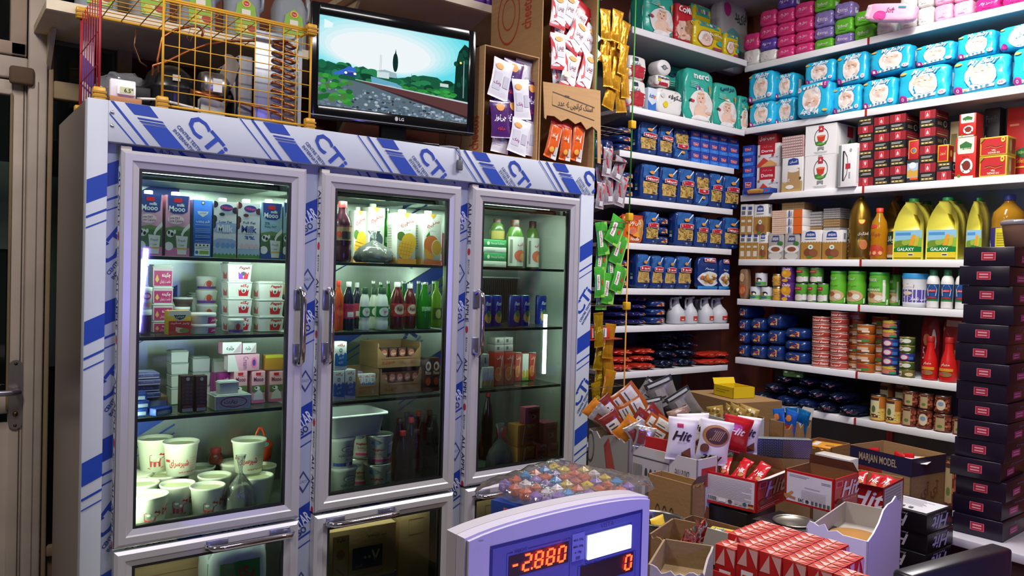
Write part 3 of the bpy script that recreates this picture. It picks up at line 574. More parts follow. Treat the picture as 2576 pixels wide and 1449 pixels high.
def juice(k,fruit,nm):
 boxkind(k,'juice_carton','juice carton',.062,.062,.185,'dcdcd6',[('p',[(.3,1),(.5,.9),(.7,1)],'e0b040'),('t','سن',.48,.80,.86,.88,'c02840','b'),('t','ایچ',.16,.72,.52,.81,'c02840','b'),('t',nm,.32,.645,.68,.68,'6a6258')]+fruit,left=[('r',.1,.3+.05*i,.5,.33+.05*i,'a8a8a0')for i in range(10)]+[('r',0,0,1,.12,'d89838')],cap=('e8e4da',.012,.012))
juice('juice_mango',[('e',.2,.54,.22,.09,'5c7a30'),('e',.62,.42,.4,.19,'e0b02c'),('e',.45,.28,.42,.19,'e8b43c')]+[('l',[(.15+.15*i,.12),(.3+.15*i,.45)],.02,'c88c20')for i in range(4)]+[('l',[(.1,.2+.07*i),(.8,.16+.07*i)],.01,'c88c20')for i in range(4)]+[('r',0,0,1,.1,'d8902c')],'انبه')
juice('juice_orange',[('p',[(.1,.55),(.3,.66),(.36,.52)],'4c7a30'),('e',.42,.40,.42,.18,'d8702c'),('e',.72,.34,.30,.16,'e8dcae'),('e',.72,.34,.26,.14,'dca030'),('p',[(0,.34),(.1,.12),(.45,.1),(.6,.17)],'e0982c'),('r',0,0,1,.09,'d06028')],'پرتقال')
juice('juice_grey',[('e',.5,.42,.4,.14,'46505c'),('r',0,0,1,.25,'98a0a8')],'آناناس')
boxkind('pegah_milk','small_milk_carton','milk carton',.042,.042,.105,'e6e8e8',[('t','پگاه',.22,.82,.82,.94,RD,'b'),('e',.5,.70,.14,.07,'3c8a70'),('e',.5,.70,.08,.04,'e6f0ea'),('p',[(0,.55),(.15,.62),(.3,.5),(.5,.58),(.7,.52),(.85,.62),(1,.55),(1,.1),(0,.16)],'2a80cc'),('t','شیر',.35,.38,.75,.5,'f0f4f8','b'),('t','تازه',.3,.2,.7,.32,'e0ecf8','b'),('r',.55,0,1,.12,'e6e8e8')])
boxkind('choc_small','chocolate_milk_carton','carton',.027,.03,.075,'4a2620',[('e',.5,.72,.4,.2,'b87058'),('t','موز',.2,.6,.8,.78,'f0dcd0','b'),('l',[(.3,.1),(.7,.4)],.08,'e8d0c0')])
boxkind('moo_choc','chocolate_milk_carton','carton',.040,.04,.1,'3c2422',[('e',.6,.75,.36,.14,'e8e0dc'),('e',.55,.75,.18,.07,'7a2a20'),('t','Mooo',.2,.5,.95,.62,'f0e4dc','b'),('e',.6,.3,.34,.12,'b85038'),('r',0,0,1,.12,'6a2a20')])
boxkind('lilac_pack','juice_pack','packet',.042,.04,.1,'8c7ab4',[('l',[(.3,.1),(.7,.9)],.08,'b8a8d4'),('e',.5,.4,.3,.2,'584a70')])
def tray_of(k,name,w,d,h,inner,spec='9a7850c'):
 def fn():
  R=empty(name);b=MB();t=.004
  b.box(-w/2,w/2,-d/2,d/2,0,t,spec);b.box(-w/2,-w/2+t,-d/2,d/2,t,h,spec);b.box(w/2-t,w/2,-d/2,d/2,t,h,spec);b.box(-w/2+t,w/2-t,d/2-t,d/2,t,h,spec)
  b.prism([(-w/2+t,t),(w/2-t,t),(w/2-t,h*.8),(w/2-.03,h*.42),(-w/2+.03,h*.42),(-w/2+t,h*.8)],-d/2,-d/2+t,'y',spec)
  b.art([('t','موزو',.1,.12,.4,.3,'a8502c','b'),('r',.1,.34,.9,.36,'a8502c')]+[('t','شکلات',.5+.2*i,.14,.66+.2*i,.26,'a8502c')for i in range(2)],m_front(w,d,h));b.build(name+'_body',R)
  return R,(w,d,h)
 KIND[k]=(fn,'tray')
tray_of('card_tray','cardboard_tray',.15,.16,.085,None)
lathekind('yog_blue','yoghurt_tub','yoghurt tub',[(0,0),(.042,0),(.05,.098),(.053,.1),(.053,.106)],'dde2e2',[('lid',[(.054,.104),(.054,.11),(.05,.112),(0,.112)],'d4d8d8')],(.004,.096,1.3,[('r',0,.05,1,.18,'3c54b0'),('e',.5,.12,.07,.09,'dfe4ea'),('e',.5,.75,.22,.12,'6a7888'),('e',.5,.75,.19,.1,'dde2e2'),('t','میهن',.38,.7,.62,.8,'5a6878','b'),('t','ماست تازه',.2,.42,.8,.56,'50607a','b'),('r',.4,.3,.6,.34,'9ab0d0')]),body='tub_body')
lathekind('yog_pink','yoghurt_tub','yoghurt tub',[(0,0),(.042,0),(.05,.098),(.053,.1),(.053,.106)],'e0e2de',[('lid',[(.054,.104),(.054,.108),(.05,.110),(0,.110)],'b8bcbcm')],(.004,.096,1.3,[('r',0,.05,1,.15,'d04c94'),('r',0,.15,1,.24,'e0b4b8'),('t','Yoghurt',.02,.48,.42,.60,RD,'b'),('t','Lite',.1,.34,.3,.42,RD),('e',.12,.85,.14,.09,'7890b0'),('r',.5,.2,.85,.86,'9cb0c4'),('r',.53,.74,.82,.8,'dce4ec'),('r',.53,.24,.82,.38,'50607a')]),body='tub_body')
def traytub():
 R=empty('serving_tray');b=MB();w,d,h=.27,.17,.09
 pr=[(0,.0),(.012,.001),(.0,.078),(-.012,.084),(-.012,.09),(-.004,.09),(.006,.08)]
 def ring(ins,z,r=.035):
  o=[]
  for cx,cy,a0 in((1,-1,-PI/2),(1,1,0),(-1,1,PI/2),(-1,-1,PI)):
   o+=[((w/2-ins-r)*cx+r*math.cos(a0+PI/2*k/5),(d/2-ins-r)*cy+r*math.sin(a0+PI/2*k/5),z)for k in range(6)]
  return o
 L=[ring(.022,0),ring(.02,.003),ring(.012,.08),ring(0,.082),ring(0,.09),ring(.012,.09),ring(.024,.008)]
 for a,c in zip(L,L[1:]):n=len(a);b.add(a+c,[(i,(i+1)%n,n+(i+1)%n,n+i)for i in range(n)],'d9dddd',True)
 b.add(L[0],[tuple(range(24))],'d9dddd');b.add(L[-1],[tuple(range(24))],'d9dddd');b.build('tray_body',R)
 return R,(w,d,h)
KIND['white_tray']=(traytub,'tray')
def sack(k,name,w,d,h,content,tie=True,inner=None):
 """a knotted clear bag with its contents"""
 def fn():
  R=empty(name);prof=[(0,0),(.42,.01),(.5,.12),(.49,.3),(.40,.46),(.2,.60),(.06,.70),(.05,.76),(.10,.88),(.16,1.0)]
  b=MB()
  def pt(u,v):
   i=min(len(prof)-2,int(v*(len(prof)-1)));t=v*(len(prof)-1)-i;r=prof[i][0]+(prof[i+1][0]-prof[i][0])*t;z=prof[i][1]+(prof[i+1][1]-prof[i][1])*t
   a=u*2*PI;r*=1+.16*noise.noise(Vector((math.cos(a)*2,math.sin(a)*2,v*3)))+.06*math.sin(a*9)*min(1,v*1.5)
   return(r*w*math.sin(a),-r*d*math.cos(a),z*h)
  b.grid(pt,36,18,'dde4e2k.16');b.build('clear_film',R)
  c=MB();soft(c,w*.86,d*.8,h*.5,content,k=2.6,n=9,amp=.012,fr=5,seed=4);c.build('contents',R)
  return R,(w,d,h)
 KIND[k]=(fn,'bag')
sack('clear_sack','knotted_bag',.13,.10,.19,'b8a090g');sack('meat_sack','knotted_bag',.16,.12,.12,'4a2420g');sack('red_sack','knotted_bag',.13,.12,.16,'6a1c1cg')
boxkind('herbal','herbal_tea_box','box',.085,.08,.028,'3f9a60',[('e',.2,.5,.06,.25,'d8e4d0'),('t','Moroccan Tea Brown',.32,.35,.9,.65,'e4f0e0')],left=[('r',0,0,1,1,'2c6a44')])
boxkind('white_flat','herbal_tea_box','box',.085,.08,.02,'d0d8cc',[('r',.1,.3,.5,.5,'b0bcae')])
bottle('peach_juice','juice_bottle',[(0,0),(.027,0),(.028,.005),(.028,.1),(.02,.125),(.013,.135)],'4a7030g','3a1c18',.02,(.005,.1,1.4,[('r',0,0,1,1,'d0d2ca'),('e',.55,.36,.28,.2,'d86a50'),('e',.66,.3,.16,.14,'e0a060'),('t','رانی',.4,.68,.75,.82,'a02858','b'),('r',.1,.1,.2,.9,'7a8074')]))
bottle('green_juice','juice_bottle',[(0,0),(.027,0),(.028,.005),(.028,.06),(.022,.09),(.013,.105)],'3f5a2cg','3a1c18',.02,(.005,.055,1.4,[('r',0,0,1,1,'a08c4c')]))
lathekind('blue_can','drink_can','can',[(0,0),(.024,0),(.027,.005),(.027,.10),(.024,.108)],['1c2c8cg']*4,[('can_lid',[(.024,.107),(.0235,.109),(.021,.106),(0,.106)],'b8c0c4m')],(.006,.1,1.3,[('t','Rani',.3,.72,.7,.86,'d8dcf0','bi'),('e',.5,.28,.26,.2,'c89a3c'),('e',.5,.42,.14,.12,'3c7a44')]+[('e',.2+.07*i,.2+.05*((i*7)%9),.012,.012,'c8a878')for i in range(9)]),n=18,body='can_body')
boxkind('small_juice','small_juice_carton','carton',.028,.03,.075,'dcdcd4',[('p',[(0,.3),(.25,.42),(.5,.3),(.75,.42),(1,.3),(1,0),(0,0)],'e0b838'),('r',0,0,1,.12,'8ab040'),('l',[(.4,.1),(.7,.9)],.1,'f0f0ea')],top=[('r',.2,.3,.8,.7,'5a605c')])
boxkind('grey_juice','small_juice_carton','carton',.03,.04,.033,'b4b6b0',[('r',.2,.3,.45,.75,'60645e'),('t','آب',.55,.3,.8,.6,'60645e')])
boxkind('red_juice','small_juice_carton','carton',.036,.036,.085,'b83a28',[('e',.4,.35,.35,.2,'d8702c'),('o',.4,.35,.36,.21,.12,'e8a060'),('l',[(.55,.3),(.8,.9)],.09,'d8c0ac'),('t','رانی',.2,.78,.7,.9,'f0d8c8','b')])
boxkind('danette_pink','dessert_carton','carton',.045,.045,.056,'c05a70',[('t','Danette',.2,.62,.85,.76,'26306c','b'),('e',.55,.38,.2,.14,'ead8d4'),('e',.5,.38,.1,.1,'8c3040'),('p',[(.3,1),(.5,.85),(.75,.92),(1,.84),(1,1)],'d8d4d4')],left=[('r',0,0,1,1,'9c4a60')])
boxkind('danette_orange','dessert_carton','carton',.055,.045,.062,'c07c28',[('l',[(.3,.1),(.45,.95)],.07,'d8ccb0'),('p',[(.5,1),(.7,.8),(1,.9),(1,1)],'d8c060')]+[('e',.6+.14*(i%3),.3+.2*(i//3),.05,.05,'5a4aa0')for i in range(6)])
lathekind('red_jar','pickle_jar','jar',[(0,0),(.022,0),(.027,.012),(.027,.028),(.018,.04)],'7a3428g',[('lid',[(.0195,.039),(.0195,.055),(.018,.057),(0,.057)],'c03838')],body='jar_body')
def kettle():
 R=empty('lidded_pot');b=MB();b.lathe([(0,0),(.05,0),(.055,.03),(.056,.045)],'d8442cg',20);b.build('pot_body',R)
 c=MB();c.lathe([(.059,.044),(.058,.052),(.04,.068),(0,.072)],'e04a2cg',20);c.art([('e',.5,.5,.2,.35,'d8e4e4'),('e',.5,.5,.18,.31,'2c9ab0'),('t','میهن',.4,.36,.6,.64,'e4f4f4','b')],lambda u,v,e:((.0595-.014*v)*math.sin((u-.5)*2.4),-(.0605-.014*v)*math.cos((u-.5)*2.4),.048+.02*v));c.build('lid',R)
 h=MB();h.tube([(-.022,0,.066),(-.018,0,.09),(-.006,0,.108),(.006,0,.108),(.018,0,.09),(.022,0,.066)],.005,'e04a2cg',8);h.build('handle',R)
 return R,(.118,.118,.112)
KIND['red_kettle']=(kettle,'pot')
# goods in the fridge
def fr(k,x0,x1,yt,z,Y,label,group=None,d=None,h=None,w=None,rz=0):
 """front face spans pixel columns x0..x1 on the plane at depth Y, base on the shelf at z"""
 ym=(yt+onYpx(z,Y,(x0+x1)/2))/2
 a,b_=onY(x0,ym,Y).x,onY(x1,ym,Y).x
 fn,ct=KIND[k]
 hh=h or(onY((x0+x1)/2,yt,Y).z-z);ww=w or(b_-a)
 if k not in PROTO:o,dims=fn();PROTO[k]=(o,dims);o['_p']=1
 dims=PROTO[k][1];dd=d or dims[1]*(ww/dims[0])
 return place(k,((a+b_)/2,Y+dd/2,z),(ww,dd,hh),rz,label,group)
def onYpx(z,Y,x):
 lo,hi=-900,3000
 for _ in range(40):
  m=(lo+hi)/2
  if onY(x,m,Y).z>z:lo=m
  else:hi=m
 return m
def place(k,p,size,rz,label,group,rx=0,ry=0):
 if k not in PROTO:o,dims=KIND[k][0]();PROTO[k]=(o,dims);o['_p']=1
 o,dims=PROTO[k]
 if o.get('_p'):del o['_p']
 else:o=copy_tree(o)
 o.location=p;o.rotation_euler=(rx,ry,rz)
 if size:o.scale=tuple((a or b)/b for a,b in zip(size,dims))
 return tag(o,label,KIND[k][1],group)
A,B_,D_,E_=1.528,1.268,1.008,.6335
def pos(i,n,row):return f"{ORD[i]} of {n} from the left {row}"
gm='milk cartons on the top fridge shelf'
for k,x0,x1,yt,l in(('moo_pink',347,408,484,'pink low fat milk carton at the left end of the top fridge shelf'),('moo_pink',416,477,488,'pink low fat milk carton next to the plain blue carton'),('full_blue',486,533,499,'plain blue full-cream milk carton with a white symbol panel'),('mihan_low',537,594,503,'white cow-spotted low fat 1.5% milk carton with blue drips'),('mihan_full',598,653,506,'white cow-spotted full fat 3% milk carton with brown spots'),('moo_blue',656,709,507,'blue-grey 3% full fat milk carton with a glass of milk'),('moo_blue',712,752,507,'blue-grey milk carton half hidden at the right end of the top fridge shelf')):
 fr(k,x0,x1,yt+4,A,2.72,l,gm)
gt='dairy tubs on the second fridge shelf'
def stack(k,x0,x1,ys,z,Y,names,group,d=None):
 for i,yt in enumerate(ys):
  o=fr(k if isinstance(k,str)else k[i],x0,x1,yt,z,Y,names[i],group,d=d);z=onY((x0+x1)/2,yt,Y).z+.0005
 return z
lv=['lowest','second lowest','second highest','topmost']
stack(['pegah_fa','pegah_fa','pegah_fa','pegah_purple'],572,636,(791,748,706,660),B_,2.80,[f'white square cheese tub with red flames, {l} of the taller stack' for l in lv],gt,d=.085)
stack(['pegah_en','pegah_en','pegah_en'],650,716,(794,751,708),B_,2.78,[f'white square cheese tub with red flames, {l} of the stack beside the door handle' for l in('bottom','middle','top')],gt,d=.085)
stack('magenta_tub',384,437,(806,762,720,666),B_,2.84,[f'magenta-labelled yoghurt tub, {l} of its stack at the left' for l in lv],gt,d=.08)
stack(['wide_tub','wide_tub'],487,551,(816,788),B_,2.73,['wide round white cheese tub under another one','wide round white cheese tub on top of its twin'],gt)
stack(['round_tub','round_tub','round_tub','round_tub'],500,552,(804,766,730,695),B_,2.93,[f'round dessert tub with orange print, {l} of the stack behind the wide tubs' for l in lv],gt)
fr('round_tub',579,619,803,B_,2.71,'small round cup with orange and purple print before the flame tubs',gt)
fr('cheese_box',424,480,782,B_,2.72,'yellow and red cheese box standing between tubs')
fr('dark_pot',355,384,778,B_,2.71,'dark maroon pot with a white lid at the shelf left end');zz=onY(370,778,2.71).z
fr('cream_pot',355,386,722,zz+.001,2.71,'white pot with a red swirl label on top of the maroon pot')
zz=stack('cream_pot',441,482,(808,772),B_,2.86,['white pot with red swirl hidden behind the cheese box','white pot with red swirl upper one behind the cheese box'],None)
fr('brown_pot',441,491,748,zz,2.86,'shallow brown chocolate pot with clear lid')
fr('honey_jar',700,721,702,onY(690,751,2.9).z-.1,2.92,'small dark honey jar with golden lid').location.z=B_
for i in range(4):fr('purple_pack',352,415-(i%2)*3,0,D_+.052+i*.021,2.74+.004*(i%2),f'flat purple packet, {lv[i]} of the pile on the third fridge shelf','flat purple packets',h=.02,d=.1)
bx=tag(MB().box(-.045,.045,-.06,.06,0,.052,'8c6c48c',.002).art([('r',.05,.1,.95,.8,'8c90b8')],m_front(.09,.12,.052)).build('cardboard_box'),'cardboard box with lilac packets, under the purple pile','box');bx.location=(onY(380,950,2.8).x,2.82,D_)
for i,(x,z,r,y)in enumerate(((.555,0,0,2.71),(.56,.025,.05,2.712),(.553,.05,-.04,2.715),(.625,0,.5,2.70))):
 place('blue_pack',(x,y+.03,D_+z),(.065,.045,.0245),r,['dark blue butter pack at the bottom of the pile behind the door edge','dark blue butter pack in the middle of the pile','dark blue butter pack on top of the pile','dark blue butter pack slid off beside the brown cartons'][i],'blue butter packs')
gw='small white tubs on the third fridge shelf'
stack('white_tub',430,476,(973,941,912,882),D_,2.90,[f'small white lidded tub, {l} of the stack behind the brown cartons' for l in lv],gw,d=.07)
stack('white_tub',484,530,(969,935,898),D_,2.93,[f'small white lidded tub, {l} of the middle stack on the third fridge shelf' for l in('bottom','middle','top')],gw,d=.07)
stack(['magenta_box','white_tub'],538,578,(940,905),D_,2.92,['magenta cream box under a white tub at the back','small white tub on the magenta box'],None,d=.06)
for i in range(2):fr('choc_carton',(455,492)[i],(488,521)[i],945,D_,2.715,['dark brown chocolate milk carton with a colour code square','dark brown chocolate milk carton with a bar code at its foot'][i],'brown chocolate milk cartons',d=.035)
for i in range(4):fr('magenta_box',551-i*9,584-i*9,938,D_,2.84+.034*i,f'magenta cream box, {ORD[i]} from the front of its row','magenta cream boxes',d=.03)
fr('ziarat_box',540,633,992,D_,2.71,'white tub with a red oval lettered panel');zz=onY(586,992,2.71).z
fr('white_tub',552,602,959,zz,2.72,'small white tub with grey lid standing on the oval-panel tub',d=.05)
for i,(a,b_)in enumerate(((588,622),(633,667),(678,712))):fr('moo_cream',a,b_,934,D_,2.80,f'slim pink cream carton, {pos(i, 3, "on the third fridge shelf")}','slim pink cream cartons')
ztop=onY(640,934,2.80).z
fr('cream_lying',573,653,892,ztop+.002,2.802,'pink cream carton lying on the slim cartons',d=.045);z2=onY(610,892,2.8).z+.004
fr('cream_end',560,608,861,z2,2.802,'grey and pink cream box end on top, left one',d=.05);fr('cream_end',611,645,863,z2,2.802,'grey and pink cream box end on top, right one',d=.05)
fr('amber_box',668,712,893,ztop+.002,2.802,'amber yellow box on the slim pink cartons at the right',d=.036)
gp='white yoghurt pails on the fridge deck'
PW=.117
for k,x,Y,l in(('cow_pail',377,2.745,'yoghurt pail with a red cow, at the glass on the far left'),('cow_pail',447,2.832,'yoghurt pail with a red cow, middle of the front row'),('cow_pail',522,2.755,'yoghurt pail with a red cow, right of the front row'),('plain_pail',356,2.905,'open yoghurt pail half hidden behind the far left cow pail'),('plain_pail',412,2.985,'open yoghurt pail in the second row behind two cow pails'),('plain_pail',540,2.882,'open yoghurt pail in the second row behind the right cow pail'),('plain_pail',646,2.80,'open yoghurt pail at the right behind the knotted bag'),('lid_pail',338,3.035,'lidded white pail at the back left'),('plain_pail',500,3.03,'open yoghurt pail in the back row under the lettered pail'),('lid_pail',590,3.03,'lidded white pail in the back row'),('plain_pail',655,2.93,'open yoghurt pail at the back right')):
 X=onY(x,1240 if Y<2.8 else 1200,Y).x;place(k,(X,Y,E_),(PW,PW,.112),(hash(l)%7-3)*.0,l,gp)
z=E_+.113
for k,x,y,Y,l in(('script_pail',455,1150,2.95,'yoghurt pail with red script, standing on the left pails'),('script_pail',626,1140,2.865,'tall yoghurt pail with red script, standing on the right pails'),('cow_pail',390,1095,3.06,'dim yoghurt pail with a red cow against the fridge back')):
 X=onY(x,y,Y).x;place(k,(X,Y,z+(.001 if k=='script_pail' else.0)),(.125,.125,.118),0,l,gp)
place('red_jar',(onY(543,1120,3.03).x,3.03,z+.002),(.054,.054,.06),0,'small spice jar with a red lid between pails',None)
place('red_kettle',(onY(655,1060,3.03).x,3.03,z+.0),(.1,.1,.125),0,'orange-red lidded pot with a handle behind the tall pail',None)
place('clear_sack',(onY(606,1220,2.72).x,2.725,E_),(.11,.08,.21),0,'knotted clear bag with a pale block at the glass',None)
# middle door
fr('syrup',849,893,505,A,2.71,'dark purple syrup bottle with a tan label')
place('meat_sack',(onY(945,630,2.76).x,2.775,A),(.155,.11,.125),0,'knotted clear bag of dark red contents on the top shelf',None)
for k,x0,x1,yt,Y,l in(('juice_mango',999,1046,536,2.74,'juice carton with a cut mango'),('juice_orange',1066,1110,539,2.74,'juice carton with orange slices'),('juice_grey',926,967,522,2.90,'grey-blue juice carton behind the dark red bag'),('juice_mango',890,921,530,2.92,'juice carton partly hidden behind the syrup bottle')):
 fr(k,x0,x1,yt,A,Y,l,'juice cartons on the top fridge shelf')
fr('green_soda',968,992,522,A,2.92,'tall green bottle among the juice cartons')
gs='drink bottles on the second fridge shelf'
for k,x0,x1,yt,Y,l in(('orange_soda',843,869,706,2.715,'orange soda bottle with red cap'),('dark_soda',869,897,709,2.72,'dark soda bottle with pink label and white cap'),('dark_soda',891,914,711,2.80,'dark soda bottle standing behind its twin'),('doogh',911,935,724,2.72,'white dairy drink bottle, leftmost of three'),('doogh',935,955,727,2.79,'white dairy drink bottle, middle of three, set back'),('doogh',953,983,724,2.72,'white dairy drink bottle, rightmost of three'),('red_soda',991,1023,710,2.72,'dark red soda bottle with white cap'),('red_soda',1024,1053,714,2.76,'dark red soda bottle next to the green bottle'),('green_soda',1060,1092,710,2.73,'large clear green soda bottle in front'),('lime_soda',1093,1115,708,2.78,'yellow-green soda bottle at the shelf right end')):fr(k,x0,x1,yt,B_,Y,l,gs)
for i in range(9):
 k=('clear_bottle','green_soda','green_soda')[i%3]if i<6 else 'green_soda'
 fr(k,934+i*19,953+i*19,707+(i%2)*3,B_,2.90+.03*(i%2),f'glass soda bottle in the back row, {ORD[i]} from the left',gs)
g3='small blue and white milk cartons'
zz=onY(855,933,2.71).z
fr('pegah_milk',838,866,933,D_,2.71,'blue and white milk carton at the frame, lower left',g3);fr('pegah_milk',868,894,930,D_,2.71,'blue and white milk carton right of the lower left one',g3)
fr('pegah_milk',842,872,860,zz+.003,2.715,'blue and white milk carton stacked on the other two',g3)
fr('lilac_pack',898,912,935,D_,2.81,'lilac juice pack in the tray by the blue milk cartons',d=.03)
zt1=None
for q,(x0,x1,yt,Y,l)in enumerate(((898,953,930,2.76,'low cardboard tray beside the blue milk cartons'),(957,1060,926,2.77,'cardboard tray with brown chocolate cartons, lower one'))):
 o=fr('card_tray',x0,x1,yt,D_,Y,l,'cardboard trays on the third fridge shelf',d=.16);zt1=onY(1000,yt,Y).z
 n=(3,5)[q];wd=o.scale.x*.15-.014
 for i in range(n):place(('pegah_milk','choc_small')[q],(o.location.x-wd/2+wd*(i+.5)/n,Y+.028,D_+.006),(wd/n*.94,.03,.078),0,f'{("blue", "brown")[q]} mini carton in the {("low", "lower")[q]} cardboard tray, {ORD[i]} from left','mini cartons in trays')
o=fr('card_tray',950,1058,862,zt1+.003,2.775,'cardboard tray stacked on the chocolate tray','cardboard trays on the third fridge shelf',d=.16)
for i in range(4):place('choc_small',(o.location.x-.062+.041*i,2.803,zt1+.009),(.034,.03,.07),0,f'brown mini carton in the upper cardboard tray, {ORD[i]} from left','mini cartons in trays')
for i in range(2):fr('moo_choc',1066+20*i,1085+20*i,900,D_,2.75,['brown chocolate carton beside the tray','brown chocolate carton at the shelf right edge'][i],'tall chocolate milk cartons',d=.04)
gy='yoghurt tubs on the fridge deck'
yb=[]
for k,x,Y,st,l in(('yog_blue',862,2.76,0,'blue-banded yoghurt tub, lower one at the left'),('yog_pink',949,2.75,0,'pink-banded yoghurt tub, lower one in front'),('yog_pink',905,2.88,0,'pink-banded yoghurt tub, lower one behind'),('yog_blue',858,2.76,1,'blue-banded yoghurt tub, upper one at the left'),('yog_pink',954,2.75,1,'pink-banded yoghurt tub, upper one in front'),('yog_pink',912,2.88,1,'pink-banded yoghurt tub, upper one behind')):
 X=onY(x,1190-80*st,Y).x;place(k,(X,Y,E_+st*.1135),(.108,.108,.113),.2,l,gy)
place('white_tray',(1.335,2.815,E_+.228),(.27,.22,.085),0,'long white plastic tray resting on the yoghurt tubs',None)
gb='dark bottles on the fridge deck'
q=0
for Y,xs in((2.75,(1012,1046,1080)),(2.85,(1003,1032,1060,1090)),(2.96,(1020,1050,1078))):
 for i,x in enumerate(xs):
  X=onY(x,1150,Y).x
  if X<1.50:X=1.50
  place('cola' if(q%4)else 'cola_red',(X,Y,E_),(.06,.06,.225+.03*(Y>2.8)),0,f'dark drink bottle, {ORD[i]} from left in the {("front", "middle", "back")[(Y > 2.8)+(Y > 2.9)]} row of the deck',gb);q+=1
zz=stack(['white_flat','herbal','white_flat','herbal'],1217,1274,(657,636,622,603),A,2.78,['pale flat tea box at the bottom of the green stack','green tea box, lower of two','pale flat tea box between green ones','green tea box on top of its stack'],'herbal tea boxes',d=.09)
fr('green_juice',1246,1277,550,zz,2.80,'green juice bottle standing on the tea boxes');fr('peach_juice',1290,1326,552,A,2.76,'peach juice bottle with a white label');fr('peach_juice',1336,1364,556,A,2.9,'peach juice bottle in the shade at the back')
for i,(a,b_,Y)in enumerate(((1217,1242,2.73),(1243,1268,2.74),(1290,1314,2.74),(1315,1339,2.73),(1358,1380,2.80))):fr('blue_can',a,b_,743,B_,Y,f'blue drink can, {pos(i, 5, "behind the right door")}','blue drink cans')
m=MB();m.box(-.17,.17,-.03,.03,0,.21,'1e2020');
for i in range(30):m.box(-.16+i*.011,-.156+i*.011,-.034,-.03,.01,.2,'4a4e4em')
m.box(-.18,.18,-.035,.035,.21,.216,'a8b0b0m');e=tag(m.build('cooling_grille'),'dark ribbed cooling grille behind the blue cans','grille');e.location=(2.12,3.02,B_)
for i in range(2):
 fr('small_juice',1213+15*i,1227+15*i,905,D_,2.72,['small lemon juice carton, left one','small lemon juice carton, right one'][i],'small juice cartons on the third shelf',h=.09,d=.03);fr('red_juice',1244+26*i,1268+26*i,886,D_,2.76,['small red juice carton with a straw, left one','small red juice carton with a straw, right one'][i],'small juice cartons on the third shelf')
zz=onY(1268,886,2.76).z+.001
for r in range(2):
 for i in range(2):fr('grey_juice',1246+23*i,1268+23*i,862-23*r,zz+r*.0325,2.765,f'grey box end on the red cartons, {("lower", "upper")[r]} {("left", "right")[i]}','small grey box ends',h=.0315)
zz=D_+.0905
for i in range(2):fr('grey_juice',1213+15*i,1227+15*i,0,zz,2.725,['grey-white box end above the lemon carton, left','grey-white box end above the lemon carton, right'][i],'small grey box ends',h=.055)
place('red_sack',(onY(1258,1130,2.74).x,2.745,E_),(.15,.09,.21),.3,'knotted clear bag of red meat at the right door glass',None)
fr('cola_red',1222,1246,985,E_,2.93,'dark bottle with a red cap behind the meat bag')
gd='dessert cartons on the deck behind the right door'
fr('danette_orange',1301,1344,1124,E_,2.69,'orange dessert carton, lower one',gd);fr('danette_pink',1347,1374,1118,E_,2.69,'pink dessert carton, lower left one',gd);fr('danette_pink',1378,1404,1114,E_,2.69,'pink dessert carton, lower right one',gd)
za=onY(1323,1124,2.69).z+.001;zb3=onY(1391,1114,2.69).z+.001
fr('danette_orange',1302,1342,1068,za,2.692,'orange dessert carton, upper one',gd);fr('danette_pink',1366,1402,1063,zb3,2.692,'pink dessert carton stacked over the lower pair',gd)
zc=onY(1322,1068,2.692).z+.001;fr('danette_pink',1322,1358,1024,zc+.001,2.694,'pink dessert carton on the very top',gd,d=.04)
# lower compartments
boxkind('card_700','cardboard_carton','carton',.27,.2,.20,'a9895cc',[('r',.36,.2,.80,.62,'20264c'),('t','۷۰۰',.52,.32,.76,.54,'c8b48c','b'),('t','گلستان',.40,.24,.5,.3,'c8b48c'),('r',.08,.08,.3,.9,'b0905f'),('l',[(.08,.08),(.3,.08),(.3,.9),(.08,.9),(.08,.08)],.008,'6a4a34'),('t','ملیکا',.13,.78,.25,.86,'5a3a2c','b'),('e',.19,.55,.06,.09,'9a5a40'),('l',[(.13,.3),(.25,.12)],.02,'9a5a40'),('t','شیر پاستوریزه',.55,.78,.85,.86,'5a4a34'),('t','گلستان محصول',.38,.06,.8,.14,'5a4a34')],left=[('r',.2,.2,.5,.5,'8c6c48'),('t','شیر',.6,.2,.85,.4,'5a4a34')])
boxkind('card_gol','cardboard_carton','carton',.30,.22,.2,'a3835ac',[('r',0,.72,1,1,'20264c'),('t','12 x 1000 gr',.52,.80,.92,.9,'c0b090'),('t','Golrang',.5,.42,.92,.70,'8c3c2c','b')],left=[('r',0,.72,1,1,'20264c')])
boxkind('card_plain','cardboard_carton','carton',.2,.2,.2,'a3835ac',[('l',[(.3,.7),(.8,.7),(.8,.9),(.3,.9),(.3,.7)],.01,'8a5a3c')])
z0=.2
place('card_gol',(1.36,2.83,.115),(.30,.24,.20),0,'brown carton with a dark blue band in the lower middle compartment',None)
place('card_700',(1.36,2.80,.3155),(.28,.2,.20),-.06,'brown carton with numeral panel standing on the blue-banded carton',None)
place('card_plain',(1.60,2.83,.22),(.14,.2,.31),0,'plain brown carton right of the numeral carton',None)
place('card_plain',(2.04,2.84,.115),(.42,.2,.42),0,'wide plain brown carton in the lower right compartment',None)
b=MB();b.box(FRX0+.02,FRX1-.02,FY+.07,3.12,.09,.113,'6f7672');fpart(b,'deck')
place('card_plain',(.72,3.0,.115),(.4,.2,.33),0,'brown carton at the back of the lower left compartment',None)
place('card_plain',(1.60,2.83,.114),(.145,.2,.105),0,'low brown carton under the plain carton',None)
t=empty('bottle_multipack',(.885,2.77,.115));tag(t,'shrink-wrapped multipack of white milk bottles with a green band','bottles')
b=MB()
